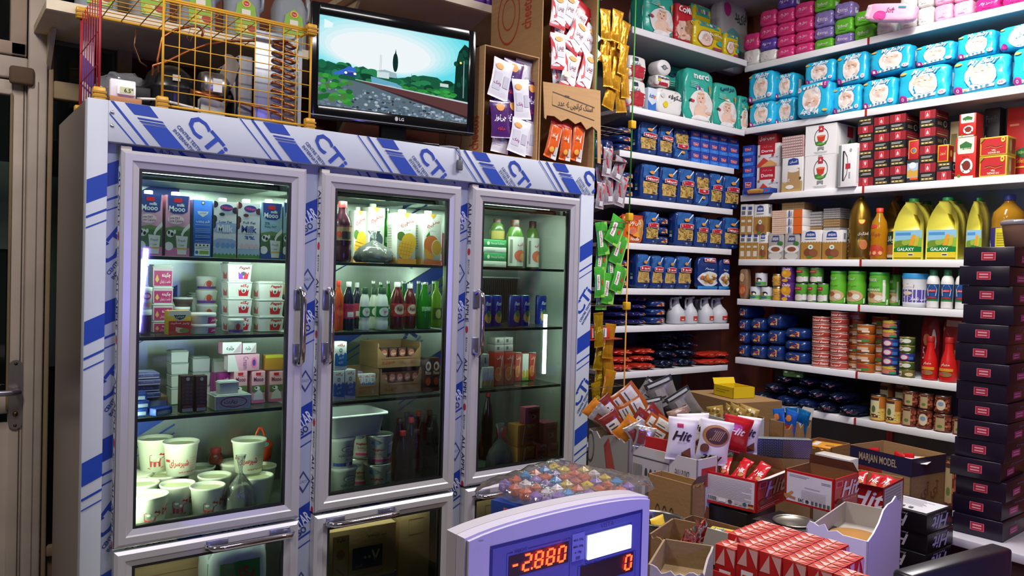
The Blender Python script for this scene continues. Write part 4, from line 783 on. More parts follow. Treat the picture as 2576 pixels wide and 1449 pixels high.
mp=soft(b,.2,.17,.43,'d4dcd8g',k=8,n=8,amp=.003);b.art([('r',0,.60,1,.86,'148a34'),('t','پگاه',.35,.71,.75,.82,'b83028','b'),('e',.55,.57,.07,.035,'b8d8d0'),('e',.6,.3,.2,.08,'148a34'),('r',0,0,1,.22,'d8d8c8')],mp,sub=6,e0=.001);b.build('film_wrap',t)
for i in range(10):
 b=MB();b.lathe([(0,.36),(.018,.38),(.021,.43),(.017,.46),(.012,.475),(0,.476)],'e6eaea',12);o=b.build('bottle_top',t);o.location=(-.08+.04*(i%5),-.05+.06*(i//5),0)
for i,(x,c,l)in enumerate(((.545,'b8983cg','clear bag of yellow pasta shells in the lower left compartment'),(.645,'8a7468g','clear bag of brown snacks beside the pasta shells'),(.735,'7a2c28g','dark red bag beside the milk multipack'))):
 b=MB();soft(b,.078,.09,.30,c,k=3,n=10,amp=.012,fr=6,seed=i+1);o=tag(b.build('goods_bag'),l,'bag','bags in the lower left compartment');o.location=(x,2.745,.115)
for i in range(6):fr(('red_juice','small_juice')[i%2],1296+18*(i%3),1312+18*(i%3),890-4*(i//3),D_,2.84+.06*(i//3),f'juice carton in the shade of the right fridge door, {ORD[i]}','shaded juice cartons',d=.035)
for i in range(7):place('cola',(1.22+.062*i,3.06,E_),(.058,.058,.24),0,f'dark drink bottle along the fridge back behind the tubs, {ORD[i]}','dark bottles along the fridge back')
for i in range(4):place('red_jar',(1.93+.09*i,2.97,E_),(.07,.07,.12+.02*(i%2)),0,f'red jar in the shade behind the meat bag, {ORD[i]}','red jars on the fridge deck')
for i in range(5):place('white_tub',(.53+.075*i,3.05,B_),(.07,.07,.13-.02*(i%2)),0,f'pale tub at the back of the second fridge shelf, {ORD[i]}','pale tubs at the back')
for i in range(4):place('moo_cream',(1.80+.06*i,3.06,A),(.05,.05,.15),0,f'pink carton at the back of the top shelf behind juice, {ORD[i]}','pink cartons at the back')
# on top of the fridge and on the board above it
def at(k,x,y,wp,hp,label,group=None,Y=None,D=None,X=None,roll=0,yaw=0,pitch=0,d=None,off=(0,0,0)):
 """centre of the thing at pixel (x, y) on the plane Y, X or at depth D; wp, hp its size in pixels there"""
 c=onY(x,y,Y)if Y is not None else onX(x,y,X)if X is not None else onD(x,y,D)
 c=c+Vector(off);dep=(c-EYE).dot(_f);w,h=wp*dep/F_PX,hp*dep/F_PX
 if k not in PROTO:o,dims=KIND[k][0]();PROTO[k]=(o,dims);o['_p']=1
 dims=PROTO[k][1];dd=d or dims[1]*w/dims[0]
 R=(Matrix.Rotation(math.radians(yaw),3,'Z')@Matrix.Rotation(math.radians(roll),3,'Y')@Matrix.Rotation(math.radians(pitch),3,'X'))
 o,_=PROTO[k]
 if o.get('_p'):del o['_p']
 else:o=copy_tree(o)
 o.location=c-R@Vector((0,0,h/2));o.rotation_euler=R.to_euler();o.scale=(w/dims[0],dd/dims[1],h/dims[2])
 return tag(o,label,KIND[k][1],group)
TOPZ=FRT+.001
def board(nm,x0,x1,y0,y1,z0,z1,label,lip=.03):
 r=empty(nm,((x0+x1)/2,(y0+y1)/2,z0));tag(r,label,'shelf');T=Matrix.Translation(-r.location)
 MB().box(x0,x1,y0+.02,y1,z0,z1,'c9b79ax',T=T).build('board',r);MB().box(x0,x1,y0,y0+.018,z0-.004,z1+.004,'e2d6bcx',T=T).build('front_edge',r)
 for x in(x0+.05,x1-.05):MB().prism([(y1-.002,z0-.001),(y1-.25,z0-.001),(y1-.002,z0-.2)],x-.008,x+.008,'x','b8a88cx',T=T).build('bracket',r)
 return r
board('wall_board',.315,1.62,3.0,3.49,2.335,2.362,'cream wall board over the fridge carrying grey jugs')
board('wall_board',1.5,2.62,3.0,3.49,2.715,2.742,'upper cream wall board behind the television and the tall carton')
def jug():
 R=empty('grey_jug');b=MB();w,d,h=.13,.12,.27;pr=[(.0,0),(.5,0),(.5,.62),(.42,.74),(.26,.86),(.24,.93)]
 L=[[(w*r*1.0*math.copysign(abs(math.cos(a))**.6,math.cos(a)),d*r*math.copysign(abs(math.sin(a))**.6,math.sin(a)),z*h)for a in[2*PI*k/28 for k in range(28)]]for r,z in pr[1:]]
 for a,c in zip(L,L[1:]):b.add(a+c,[(i,(i+1)%28,28+(i+1)%28,28+i)for i in range(28)],'8e949cs',True)
 b.tube([(.05,0,.235),(.075,0,.24),(.082,0,.21),(.078,0,.15),(.055,0,.12)],.011,'8e949cs',8)
 b.add(L[0],[tuple(range(28))],'8e949cs');b.build('jug_body',R)
 l=MB();l.art([('p',[(.05,0),(.95,0),(1,.4),(.9,.8),(.5,1),(.1,.8),(0,.4)],'8ab83c'),('r',.2,.02,.8,.28,'c8d8a0'),('e',.75,.2,.2,.1,'a83c30'),('e',.3,.15,.2,.1,'c8c040'),('r',.3,.38,.7,.68,'e8e2d0'),('e',.5,.84,.2,.1,'d8c050'),('e',.5,.84,.13,.07,RD),('t','وردا',.42,.81,.58,.87,'f0e8e0','b')],lambda u,v,e:((u-.5)*.085,-.0602-e,.02+.14*v),e0=.001);l.build('label_sticker',R)
 c=MB();c.lathe([(.034,.245),(.034,.272),(.03,.276),(0,.276)],'c83028',18);c.build('cap',R)
 return R,(w,d,h)
KIND['jug']=(jug,'jug')
for i,x in enumerate((380,498,612,732,245)):place('jug',(onY(x,60,3.06).x,3.09,2.3665),None,.0,['grey jug with a red cap behind the cage post','grey jug with a red cap above the compressor','grey jug with a red cap above the white fan','grey jug with a red cap above the copper coil beside the television','grey jug with a red cap above the red wire panel'][i],'grey jugs on the wall board')
softkind('violet_pack','violet_packet','packet',.10,.08,.10,'6a3aa0g',[('t','پنبه',.2,.3,.8,.6,'d0c0e8','bi')],seed=3)
for i in range(5):place('violet_pack',(1.83+.105*i,3.07,2.7475),(.1,.08,.11),0,f'violet packet on the upper wall board, {ORD[i]} from the left','violet packets on the upper board')
YW='d09a1e';cage=empty('wire_cage',(.75,2.63,TOPZ));tag(cage,'yellow and red wire grid cage around the fridge compressor','cage');CT=Matrix.Translation(-cage.location)
def wires(pts_list,r,spec,name):
 b=MB()
 for a,c in pts_list:b.tube([a,c],r,spec,5,T=CT)
 return b.build(name,cage)
x0,x1,z0,z1,yf,yb_=.592,1.075,TOPZ+.012,2.325,2.63,2.985
wires([((x0+.048*i,yf,z0),(x0+.048*i,yf,z1))for i in range(1,10)]+[((x0,yf,z0+.047*i),(x1,yf,z0+.047*i))for i in range(1,7)],.0018,YW,'front_grid')
wires([((x0,yf,z0),(x0,yf,z1)),((x1,yf,z0),(x1,yf,z1)),((x0,yf,z0),(x1,yf,z0)),((x0,yf,z1),(x1,yf,z1))],.004,YW,'front_rim')
xl=.415
wires([((xl,yf+.0462*i,z0),(xl-.0,yf+.0462*i,z1))for i in range(1,8)]+[((xl,yf,z0+.05*i),(xl,yb_,z0+.05*i))for i in(2,4)],.0018,'9c2430','side_grid')
wires([((xl,yf,z0),(xl,yf,z1)),((xl,yb_,z0),(xl,yb_,z1)),((xl,yf,z0),(xl,yb_,z0))],.004,'a02432','side_rim')
wires([((xl+.06*i,yf,z1+.006),(xl+.06*i,yb_,z1+.006))for i in range(1,11)]+[((xl,yf+.046*i,z1+.006),(x1,yf+.046*i,z1+.006))for i in range(1,8)],.0018,'b88a2c','top_grid')
wires([((xl,yf,z1+.006),(x1,yf,z1+.006)),((xl,yb_,z1+.006),(x1,yb_,z1+.006)),((x1,yf,z1+.006),(x1,yb_,z1+.006))],.005,YW,'top_rim')
for p in((x0,yf,z0),(x1,yf,z0),(x1,yf,z1),(xl,yf,z0),(xl,yb_,z0),(xl,yb_,z1)):
 b=MB();b.box(p[0]-.017,p[0]+.017,p[1]-.014,p[1]+.014,p[2]-.012,p[2]+.026,YW+'s',.004,T=CT)
 for dz in(-.004,.008):b.box(p[0]-.019,p[0]+.019,p[1]-.016,p[1]-.012,p[2]+dz,p[2]+dz+.006,'a87a14',T=CT)
 b.build('corner_clip',cage)
cx_=onY(430,250,2.86).x
cmp_=empty('condensing_unit',(cx_,2.88,TOPZ));tag(cmp_,'fridge compressor with fan and copper coil behind the yellow wire grid','compressor')
shell=MB().lathe([(0,0),(.085,0),(.088,.02),(.088,.10),(.091,.104),(.091,.114),(.086,.125),(.07,.165),(.04,.19),(0,.197)],'121416s',28).build('compressor_shell',cmp_)
MB().box(-.13,-.07,-.06,-.01,.05,.10,'0e0e10',.006).build('terminal_box',shell);MB().box(-.012,.012,-.091,-.087,.13,.15,'b8b4a8').build('rating_plate',shell)
pp=MB();CU='b0673cm'
def P(x,y,Y):return onY(x,y,Y)-cmp_.location
pp.tube([P(383,190,2.80),P(385,165,2.80),P(420,155,2.79),P(470,130,2.79),P(520,112,2.79),P(575,103,2.78),P(640,102,2.75),P(725,104,2.70)],.0045,CU,8)
pp.tube([P(400,200,2.83),P(396,150,2.83),P(408,95,2.83),P(440,75,2.83),P(478,66,2.83),P(500,66,2.83),P(512,78,2.83),P(506,98,2.83)],.0045,CU,8)
pp.tube([P(344,72,2.86),P(337,115,2.86),P(352,155,2.86),P(370,168,2.86)],.003,'7a5a40m',6)
pp.tube([P(478,230,2.76),P(520,240,2.75),P(560,250,2.75)],.010,CU,10);pp.tube([P(560,250,2.75),P(620,262,2.72),P(700,282,2.69)],.0045,CU,8)
pp.tube([P(480,70,2.83),P(470,95,2.84),P(478,105,2.84),P(490,80,2.84)],.001,CU,4)
pp.build('copper_pipe',cmp_)
fx=onY(540,225,2.80).x-cx_;FT=Matrix.Translation((fx,-.08,0))
mot=MB().lathe([(0,-.05),(.045,-.05),(.05,-.035),(.05,.02),(.035,.04),(0,.04)],'a8a8aam',20,T=FT@Matrix.Translation((0,0,.13))@Matrix.Rotation(PI/2,4,'Y')).box(-.05,.03,-.02,.02,.001,.085,'c8c4b8',T=FT).box(-.02,.01,-.052,-.049,.105,.15,'d8d8d4',T=FT).build('fan_motor',cmp_)
for k in range(4):
 b=MB();a0=k*PI/2+.5
 for o_ in(0,.003):b.grid(lambda u,v:(.055-o_+.02*(u-.5)-.012*v,(.02+.10*v)*math.cos(a0+(u-.5)*1.1*(.5+.5*v)),.13+(.02+.10*v)*math.sin(a0+(u-.5)*1.1*(.5+.5*v))),6,6,'b4aaa6s',T=FT)
 b.build('fan_blade',mot)
px_=onY(700,300,2.72).x-cx_;GT=Matrix.Translation((px_,-.16,0))
xa,xb=onY(641,200,2.72).x-cx_-px_,onY(756,200,2.72).x-cx_-px_;ch=onY(700,85,2.72).z-TOPZ
b=MB();b.box(xa,xb,0,.004,.001,ch,'a9adb0b',.001,T=GT);b.box(xb-.012,xb,-.012,.0,.001,ch,'c4c8cab',T=GT);plate=b.build('coil_plate',cmp_)
b=MB()
for i in range(22):b.box(xa-.05,xa-.002,.02+.012*i,.022+.012*i,.01,ch*.72,'8a8a8cm',T=GT)
b.build('coil_fins',plate)
for i in range(11):
 for c in range(2):
  xx=xa+(xb-xa)*(.48+.26*c);zz=.03+(ch-.06)*i/10.5+.012*c
  b=MB();b.tube([(xx-.018,.0,zz),(xx-.018,-.008,zz),(xx-.013,-.013,zz),(xx+.013,-.013,zz-.006),(xx+.018,-.008,zz-.006),(xx+.018,0,zz-.006)],.0052,'b5703cm',8,T=GT)
  b.build('copper_bend',plate)
wd=tag(MB().box(-.045,.045,-.03,.03,0,.02,'a5714a',.002).build('wood_block'),'small brown wood block under the thermometer','block');wd.location=(onY(312,245,2.66).x,2.66,TOPZ)
t=empty('thermometer',(onY(308,220,2.66).x,2.66,TOPZ+.021));tag(t,'white digital thermometer on a wood block by the cage','thermometer')
MB().box(-.036,.036,-.012,.02,0,.055,'e2dfe6s',.004).build('housing',t)
b=MB();b.box(-.018,.034,-.022,-.0125,.008,.036,'eeecee',.002);b.build('display_case',t)
b=MB();b.box(-.011,.028,-.0228,-.0222,.012,.031,'c4c898');b.art([('t','6.5°',.3,.15,.95,.85,'3a3c20','b')],lambda u,v,e:(-.011+.039*u,-.0229-e,.012+.019*v));b.build('screen',t)
tag(MB().tube([onY(345,248,2.66),onY(400,250,2.69),onY(450,262,2.68),onY(500,275,2.66)],.004,'e0dcd0').build('power_cable'),'white cable lying along the fridge top edge','cable')
s_=tag(MB().box(-.022,.022,-.002,.002,0,.40,FW,0).art([('p',[(0,.62),(1,.5),(1,.30),(0,.40)],BL),('p',[(0,.36),(1,.26),(1,.24),(0,.34)],BL),('p',[(0,.22),(1,.1),(1,.04),(0,.16)],BL),('p',[(0,1),(1,.95),(1,.92),(0,.97)],BL)],m_front(.044,.004,.40)).build('film_strip'),'leftover strip of blue and white film standing behind the red panel','strip');s_.location=(.455,3.12,TOPZ)
b=MB();mp=soft(b,.20,.12,.18,'b8bcc0k.3',k=2.5,n=10,amp=.03,fr=3,seed=9);o=tag(b.build('plastic_bag'),'crumpled clear plastic bag behind the red wire panel','bag');o.location=(.56,3.03,TOPZ)
tv=empty('television',(0,0,0));tag(tv,'black flat television showing a railway line, on the fridge top','television')
pl=Vector((1.154,2.753,0));pr_=Vector((1.751,2.66,0));dirx=(pr_-pl).normalized();cen=(pl+pr_)/2
tv.location=(cen.x,cen.y,TOPZ);tv.rotation_euler=(0,0,math.atan2(dirx.y,dirx.x));sw=(pr_-pl).length
zb_,zt_=2.103-TOPZ,2.434-TOPZ;zlo,zhi=2.057-TOPZ,2.478-TOPZ;hw_=sw/2+.030
b=MB();b.box(-hw_,-sw/2,-.012,.03,zlo,zhi,'0a0b0dp',.004);b.box(sw/2,hw_,-.012,.03,zlo,zhi,'0a0b0dp',.004);b.box(-sw/2,sw/2,-.012,.03,zt_,zhi,'0a0b0dp',.003);b.box(-sw/2,sw/2,-.012,.03,zlo,zb_,'0a0b0dp',.003)
b.box(-hw_,hw_,-.014,-.011,zlo+.006,zlo+.010,'8a8c90m')
bz=lambda u,v,e:(-sw/2+sw*u,-.0125-e,zlo+.006+(zb_-zlo-.006)*v)
b.art([('e',.502,.55,.011,.21,'c8c8cc'),('o',.502,.55,.008,.15,.2,'60606a'),('t','LG',.52,.40,.552,.70,'c8c8cc','b')],bz,e0=.001);b.build('bezel',tv)
b=MB();b.box(-sw/2+.02,sw/2-.02,.03,.075,zlo+.03,zhi-.03,'101113',.01);b.build('back_shell',tv)
b=MB();b.box(-.16,.16,-.07,.10,0,.012,'0c0d0fp',.004);b.box(-.05,.05,.01,.04,.012,zlo+.02,'0c0d0fp');b.build('stand',tv)
rnd=random.Random(5)
def E_c(c,s=1.0):return c+'e'+str(s)
I=[('r',0,0,1,1,E_c('62dcea'))]+[('e',.40,.82-.016*i,.62-.036*i,.44-.028*i,E_c('%02x%02x%02x'%(102+17*i,222+3*i,234+2*i)))for i in range(9)]+[('p',[(.03,.96),(.085,.93),(.08,.88),(.03,.86)],E_c('e8fafa'))]
I+=[('p',[(0,.47),(.06,.50),(.14,.47),(.2,.45),(.28,.50),(.36,.44),(.5,.42),(.6,.46),(.68,.50),(.78,.50),(.84,.44),(.9,.46),(1,.5),(1,.2),(0,.2)],E_c('1c5a40'))]
for i in range(60):
 x=rnd.random();y=.30+.17*rnd.random();I.append(('e',x,y,.02+.03*rnd.random(),.02+.03*rnd.random(),E_c(rnd.choice(['12402c','1f6a48','2a8050','185038']))))
I+=[('p',[(.33,.40),(.50,.36),(.60,.28),(.34,.30)],E_c('68a8c4')),('p',[(.44,.33),(.48,.33),(.62,.24),(.54,.23)],E_c('7ab8d0')),('r',.37,.40,.45,.47,E_c('cfe0e4')),('p',[(.36,.47),(.42,.50),(.50,.475),(.50,.42),(.45,.42),(.45,.47)],E_c('9ab8c0')),('e',.49,.60,.018,.11,E_c('14302c')),('p',[(.478,.62),(.502,.62),(.491,.76)],E_c('14302c')),('r',.3875,.46,.389,.66,E_c('56787c')),('r',.396,.46,.3975,.66,E_c('56787c')),('r',.6,.36,.602,.5,E_c('3c605c'))]
I+=[('p',[(.16,.44),(.19,.48),(.23,.46),(.235,.40),(.10,.36),(.09,.38)],E_c('3a6ad0')),('r',.16,.37,.235,.42,E_c('2a3c8c')),('e',.17,.40,.009,.014,E_c('fff0c8',1.5)),('e',.228,.40,.009,.014,E_c('fff0c8',1.5)),('t','2275',.18,.41,.22,.425,E_c('a0b0e8'))]
I+=[('p',[(.90,.25),(1,.22),(1,.92),(.97,.95),(.93,.85),(.91,.7)],E_c('103028'))]+[('e',.91+.08*rnd.random(),.45+.45*rnd.random(),.015,.03,E_c('184838'))for _ in range(14)]+[('r',.965,.3,.972,.75,E_c('80a0a4')),('e',.945,.72,.008,.014,E_c('ffd060',1.4)),('r',.8,.40,.86,.44,E_c('c8d8d4'))]
for i in range(34):I.append(('e',.55+.35*rnd.random(),.26+.09*rnd.random(),.025,.02,E_c(rnd.choice(['2f8c3c','3aa048','257538']))))
I+=[('p',[(0,.33),(.22,.32),(.45,.26),(1,.10),(1,0),(0,0)],E_c('5a6c78'))]
for i in range(230):
 x=rnd.random();y=rnd.random()*max(.02,.30-.20*x);I.append(('e',x,y,.006+.010*rnd.random(),.007+.009*rnd.random(),E_c(rnd.choice(['8a9cac','aab6c4','4a5a68','6c7c8c','343e4a','7886a0']))))
for i in range(40):I.append(('e',.20*rnd.random()**1.2,.04+.30*rnd.random(),.012+.02*rnd.random(),.015+.02*rnd.random(),E_c(rnd.choice(['2f8c34','3f9c40','206830','4a7a3c']))))
I+=[('p',[(.23,.335),(1,.24),(1,.07),(.62,.20),(.34,.285)],E_c('5c3a3c')),('p',[(.23,.34),(1,.255),(1,.235),(.23,.333)],E_c('c4ccd0')),('p',[(.33,.29),(.62,.205),(1,.08),(1,.055),(.6,.185)],E_c('38262c'))]
b=MB();b.box(-sw/2,sw/2,-.004,.0,zb_,zt_,'050506p');b.art(I,lambda u,v,e:(-sw/2+sw*u,-.005-e,zb_+(zt_-zb_)*v),sub=1,e0=.0002,de=.00001);b.build('screen',tv)
kx=onY(1158,400,2.585).x
tag(MB().tube([(kx-.16,2.70,TOPZ+.004),(kx-.08,2.66,TOPZ+.006),(kx-.03,2.62,TOPZ+.008),(kx-.005,2.592,TOPZ+.002),(kx,2.588,TOPZ-.02),(kx,2.588,TOPZ-.045)],.004,'8a8c94').box(kx-.012,kx+.012,2.582,2.595,TOPZ-.085,TOPZ-.045,'50545c',.003).build('signal_cable'),'grey cable with a plug hanging over the header below the television','cable')
def open_carton(nm,x0,x1,y0,y1,z0,z1,label,front=None,art_left=(),art_front=(),spec='b08a5cc'):
 r=empty(nm,((x0+x1)/2,(y0+y1)/2,z0));tag(r,label,'carton');t=.004;T=Matrix.Translation(-r.location)
 for n_,q in(('side_wall',(x0,x0+t,y0,y1,z0,z1)),('side_wall',(x1-t,x1,y0,y1,z0,z1)),('back_wall',(x0+t,x1-t,y1-t,y1,z0,z1)),('bottom',(x0+t,x1-t,y0,y1-t,z0,z0+t)),('top_wall',(x0+t,x1-t,y0,y1-t,z1-t,z1))):
  b=MB();b.box(*q,spec,T=T)
  if n_=='side_wall' and q[0]==x0:b.art(art_left,lambda u,v,e:(x0-e-r.location.x,y1-(y1-y0)*u-r.location.y,(z1-z0)*v))
  b.build(n_,r)
 if front:
  b=MB();b.prism(front,y0-r.location.y-t,y0-r.location.y,'y',spec);b.art(art_front,lambda u,v,e:(x0-r.location.x+(x1-x0)*u,y0-r.location.y-t-e,(z1-z0)*v));b.build('front_wall',r)
 return r
RDP='b0482c'
open_carton('snack_carton',1.806,2.090,2.62,2.96,TOPZ,2.425,'open brown carton of purple and white crisp bags beside the television',art_left=[('t','cheetos',.72,.04,.92,.36,RDP,'bv'),('o',.35,.18,.2,.16,.1,RDP)])
cx0,cx1=2.100,2.418;czt=2.80
def cp(x,y):q=onY(x,y,2.615);return(q.x-(cx0+cx1)/2,q.z-TOPZ)
fr_=[cp(1367,205),cp(1511,228),cp(1512,412),cp(1504,410)]+[cp(*p)for p in((1503,330),(1490,318),(1476,326),(1462,306),(1448,312),(1430,298),(1412,305),(1395,292),(1376,290),(1374,300),(1370,296))]
open_carton('snack_carton',cx0,cx1,2.62,3.0,TOPZ,czt,'tall torn brown carton filled with red and white crisp bags',front=fr_,art_left=[('t','cheetos',.62,.72,.80,.93,RDP,'bv'),('o',.36,.83,.22,.16,.08,RDP),('o',.36,.84,.13,.09,.1,RDP)],art_front=[('l',[(.2,.305),(.98,.265),(.98,.335),(.2,.375),(.2,.305)],.006,'3c2c20'),('t','اسنک کرانچی ٤٠ عدد',.3,.295,.95,.34,'3c2c20','b'),('r',.4,.47,.52,.50,'d8d0c0'),('r',.42,.36,.5,.37,'3c2c20')])
bagkind('crisp_purple','crisp_bag','crisp bag',.11,.035,.17,'4c2466g',[('t','چی‌توز',.15,.42,.8,.62,'f0eaf2','bi'),('e',.5,.82,.22,.10,'d89038'),('t','حلقه',.3,.2,.7,.3,'c82848','b')],seed=2,back='d8d8e0g')
bagkind('crisp_white','crisp_bag','crisp bag',.11,.035,.17,'dcdce2g',[('r',.1,.2,.5,.65,'c4c4ce'),('t','پفک',.12,.3,.5,.42,'8a2878','b'),('r',.6,.3,.9,.6,'b8b8c4'),('e',.3,.8,.2,.08,'d89a40')],seed=5)
bagkind('crisp_redwhite','crisp_bag','crisp bag',.11,.035,.17,'e2e2e4g',[('p',[(0,.1),(.3,.2),(.8,.1),(1,.2),(1,0),(0,0)],'b81c2c'),('p',[(0,.9),(.2,.7),(.35,.3),(.2,.25),(0,.5)],'c02030'),('r',.35,.35,.85,.72,'ccccd2'),('t','چیپس',.4,.48,.8,.64,'7a1c30','b'),('e',.5,.84,.25,.07,'c8963c')],seed=8)
bagkind('crisp_red','crisp_bag','crisp bag',.11,.035,.17,'a81c28g',[('r',.2,.3,.8,.7,'dcdce0'),('t','چیپس',.28,.42,.74,.6,'8c1c30','b'),('l',[(0,.8),(1,.75)],.05,'e0d8d8')],seed=12)
bagkind('crisp_orange','crisp_bag','crisp bag',.10,.035,.22,'d0581cg',[('r',0,.84,1,1,'b02a20'),('p',[(.55,0),(1,0),(1,.85),(.5,.6)],'e0dcd8'),('l',[(.62,.2),(.9,.2)],.2,'c8c4c0'),('e',.35,.2,.18,.07,'e8a83c'),('t','چی‌توز',.12,.5,.55,.62,'f4e4c8','b')],seed=15)
bagkind('gold_bag','gold_bag','crisp bag',.11,.04,.17,'d49a24f',[('e',.25,.8,.08,.05,'b84828')],seed=18,amp=.8)
bagkind('silver_bag','silver_bag','crisp bag',.12,.045,.18,'b9b4bef',[('p',[(0,.95),(.4,.6),(.55,.3),(.4,.2),(0,.5)],'a02830g'),('p',[(.6,1),(1,.9),(1,.5),(.75,.6)],'b03038g'),('r',.35,.1,.8,.28,'d0d0d6g'),('e',.4,.75,.07,.05,'8a7030')],seed=21,amp=.8)
bagkind('green_bag','green_bag','crisp bag',.12,.04,.17,'3f9e34g',[('r',.15,.25,.45,.75,'e4e6e2'),('t','Noghlo',.2,.3,.38,.7,'b03030','bv'),('p',[(.6,0),(1,0),(1,1),(.75,1)],'8cc850'),('e',.7,.5,.1,.1,'c83c30')],seed=24,amp=.6,back='c8ccc8f')
bagkind('yellow_foil','yellow_foil_bag','crisp bag',.11,.04,.17,'b8981cf',[('t','چاکلز',.2,.4,.8,.6,'d8c040g','b')],seed=27,amp=.8)
gq='crisp bags in the carton beside the television'
L1=[(1260,200,42,78,14,'w'),(1288,205,42,84,8,'p'),(1314,203,34,80,6,'w'),(1335,208,30,80,-2,'w'),(1259,252,42,76,14,'p'),(1284,258,44,84,18,'p'),(1312,250,36,78,-8,'w'),(1334,256,32,80,6,'p'),(1258,300,40,72,-6,'p'),(1282,300,44,82,22,'p'),(1312,298,42,76,24,'w'),(1334,310,30,84,8,'w'),(1260,340,36,70,6,'w'),(1281,338,40,74,-10,'p'),(1306,344,40,68,14,'w'),(1328,346,32,70,6,'w')]
for i,(x,y,w,h,ro,k)in enumerate(L1):
 at({'w':'crisp_white','p':'crisp_purple'}[k],x,y,w*1.5,h*1.28,f'{dict(w="white", p="purple")[k]} crisp bag in the carton by the television, row {ORD[i//4]}, {ORD[i % 4]}',gq,Y=2.634+.014*((2*(i//4)+i%4)%4),roll=ro*.8,d=.013)
gq='crisp bags in the tall carton'
L2=[(1405,30,36,66,5,'r'),(1428,28,38,68,20,'r'),(1460,50,40,70,30,'d'),(1476,70,36,66,24,'r'),(1405,78,40,70,8,'d'),(1420,82,36,74,34,'r'),(1450,92,40,70,40,'r'),(1476,106,38,70,46,'r'),(1405,130,36,72,-4,'r'),(1412,132,36,76,6,'r'),(1440,134,36,76,18,'r'),(1476,150,38,76,42,'r'),(1405,178,34,70,-12,'r'),(1408,180,36,74,-22,'d'),(1434,178,36,74,16,'r'),(1466,186,42,74,30,'d'),(1476,182,34,80,22,'r')]
for i,(x,y,w,h,ro,k)in enumerate(L2):
 at({'r':'crisp_redwhite','d':'crisp_red'}[k],x,y,w*1.45,h*1.25,f'{dict(r="white and red", d="dark red")[k]} crisp bag in the tall carton, {ORD[i]} counted from the top',gq,Y=2.636+.014*((2*(i//4)+i%4)%4),roll=ro*.8,d=.013)
for i,(x,y,w,h,ro)in enumerate(((1392,350,40,100,14),(1422,356,36,96,3),(1452,356,40,100,8))):at('crisp_orange',x,y,w,h,f'orange and red crisp bag in the torn opening, {ORD[i]} from the left','orange crisp bags in the torn carton',Y=2.645,roll=ro,d=.03)
# the shelf racks
zL=[2.86,2.43,2.20,1.943,1.692,1.437,1.225,.965,.52]
zR=[2.831,2.444,2.028,1.63,1.384,1.018,.765,.40]
yL=[3.03,3.03]+[3.10]*7;XR=4.07
rk=empty('shelf_rack',(3.56,3.48,0));tag(rk,'white steel shelf rack standing along the back wall beside the fridge','shelf rack');T=Matrix.Translation(-rk.location)
MB().box(3.04,4.06,3.47,3.49,0,3.1,'4a4440x',T=T).build('back_panel',rk)
for x in(3.035,4.062):MB().box(x,x+.02,3.44,3.468,0,3.1,'7a2a24',T=T).build('upright',rk)
for i,(z,y)in enumerate(zip(zL,yL)):
 MB().box(3.056,4.060,y+.012,3.466,z-.022,z-.001,'c9c9cb',T=T).box(3.056,4.060,y,y+.012,z-.036,z,'e9e8ea',.002,T=T).build('shelf_board',rk)
 MB().prism([(y+.02,z-.036),(3.45,z-.036),(3.45,z-.11),(y+.02,z-.05)],3.048,3.054,'x','55504e',T=T).build('bracket',rk)
for bay,(ya,yb2)in enumerate(((2.262,3.055),(1.30,2.252))):
 rk2=empty('shelf_rack',(4.47,(ya+yb2)/2,0));tag(rk2,['white steel shelf rack in the corner along the side wall','white steel shelf rack nearer the counter along the side wall'][bay],'shelf rack');T2=Matrix.Translation(-rk2.location)
 MB().box(4.47,4.485,ya,yb2,0,1.6,'5c5450x',T=T2).box(4.47,4.485,ya,yb2,1.6,3.1,'8fa2a8x',T=T2).build('back_panel',rk2)
 for y in(ya-.004,yb2-.012):MB().box(4.45,4.468,y,y+.016,0,3.1,'a83028',T=T2).build('upright',rk2)
 for i,z in enumerate(zR):
  MB().box(XR+.012,4.448,ya,yb2,z-.022,z-.001,'c9c9cb',T=T2).box(XR,XR+.012,ya+.001,yb2-.001,z-.038,z,'ebeaec',.002,T=T2).build('shelf_board',rk2)
  if bay==1:MB().box(XR-.002,XR+.01,yb2+.001,yb2+.009,z-.036,z+.0,'a02822',T=T2).build('end_clip',rk2)
zL=[z+.001 for z in zL];zR=[z+.001 for z in zR]
def lt(k,s,x0,x1,yt,label,group=None,back=.012,d=None,z=None,h=None,sq=.96,rz=0):
 """on the back rack: front face between pixel columns x0 and x1, top at row yt, standing on board s (or at height z)"""
 Y=yL[s]+back;zz=z if z is not None else zL[s];xm=(x0+x1)/2
 ztop=onY(xm,yt,Y).z;hh=min(h or ztop-zz,(zL[s-1]-.045 if s else 9)-zz);yb=onYpx(zz,Y,xm);ym=(yt+yb)/2
 a,c=onY(x0,ym,Y).x,onY(x1,ym,Y).x
 if k not in PROTO:o,dims=KIND[k][0]();PROTO[k]=(o,dims);o['_p']=1
 dims=PROTO[k][1];w=(c-a)*sq;dd=d or min(.33,dims[1]*w/dims[0])
 place(k,((a+c)/2,Y+dd/2,zz),(w,dd,hh),rz,label,group);return zz+hh+.0012
def onXpx(z,X,x):
 lo,hi=-900,3000
 for _ in range(40):
  m=(lo+hi)/2
  if onX(x,m,X).z>z:lo=m
  else:hi=m
 return m
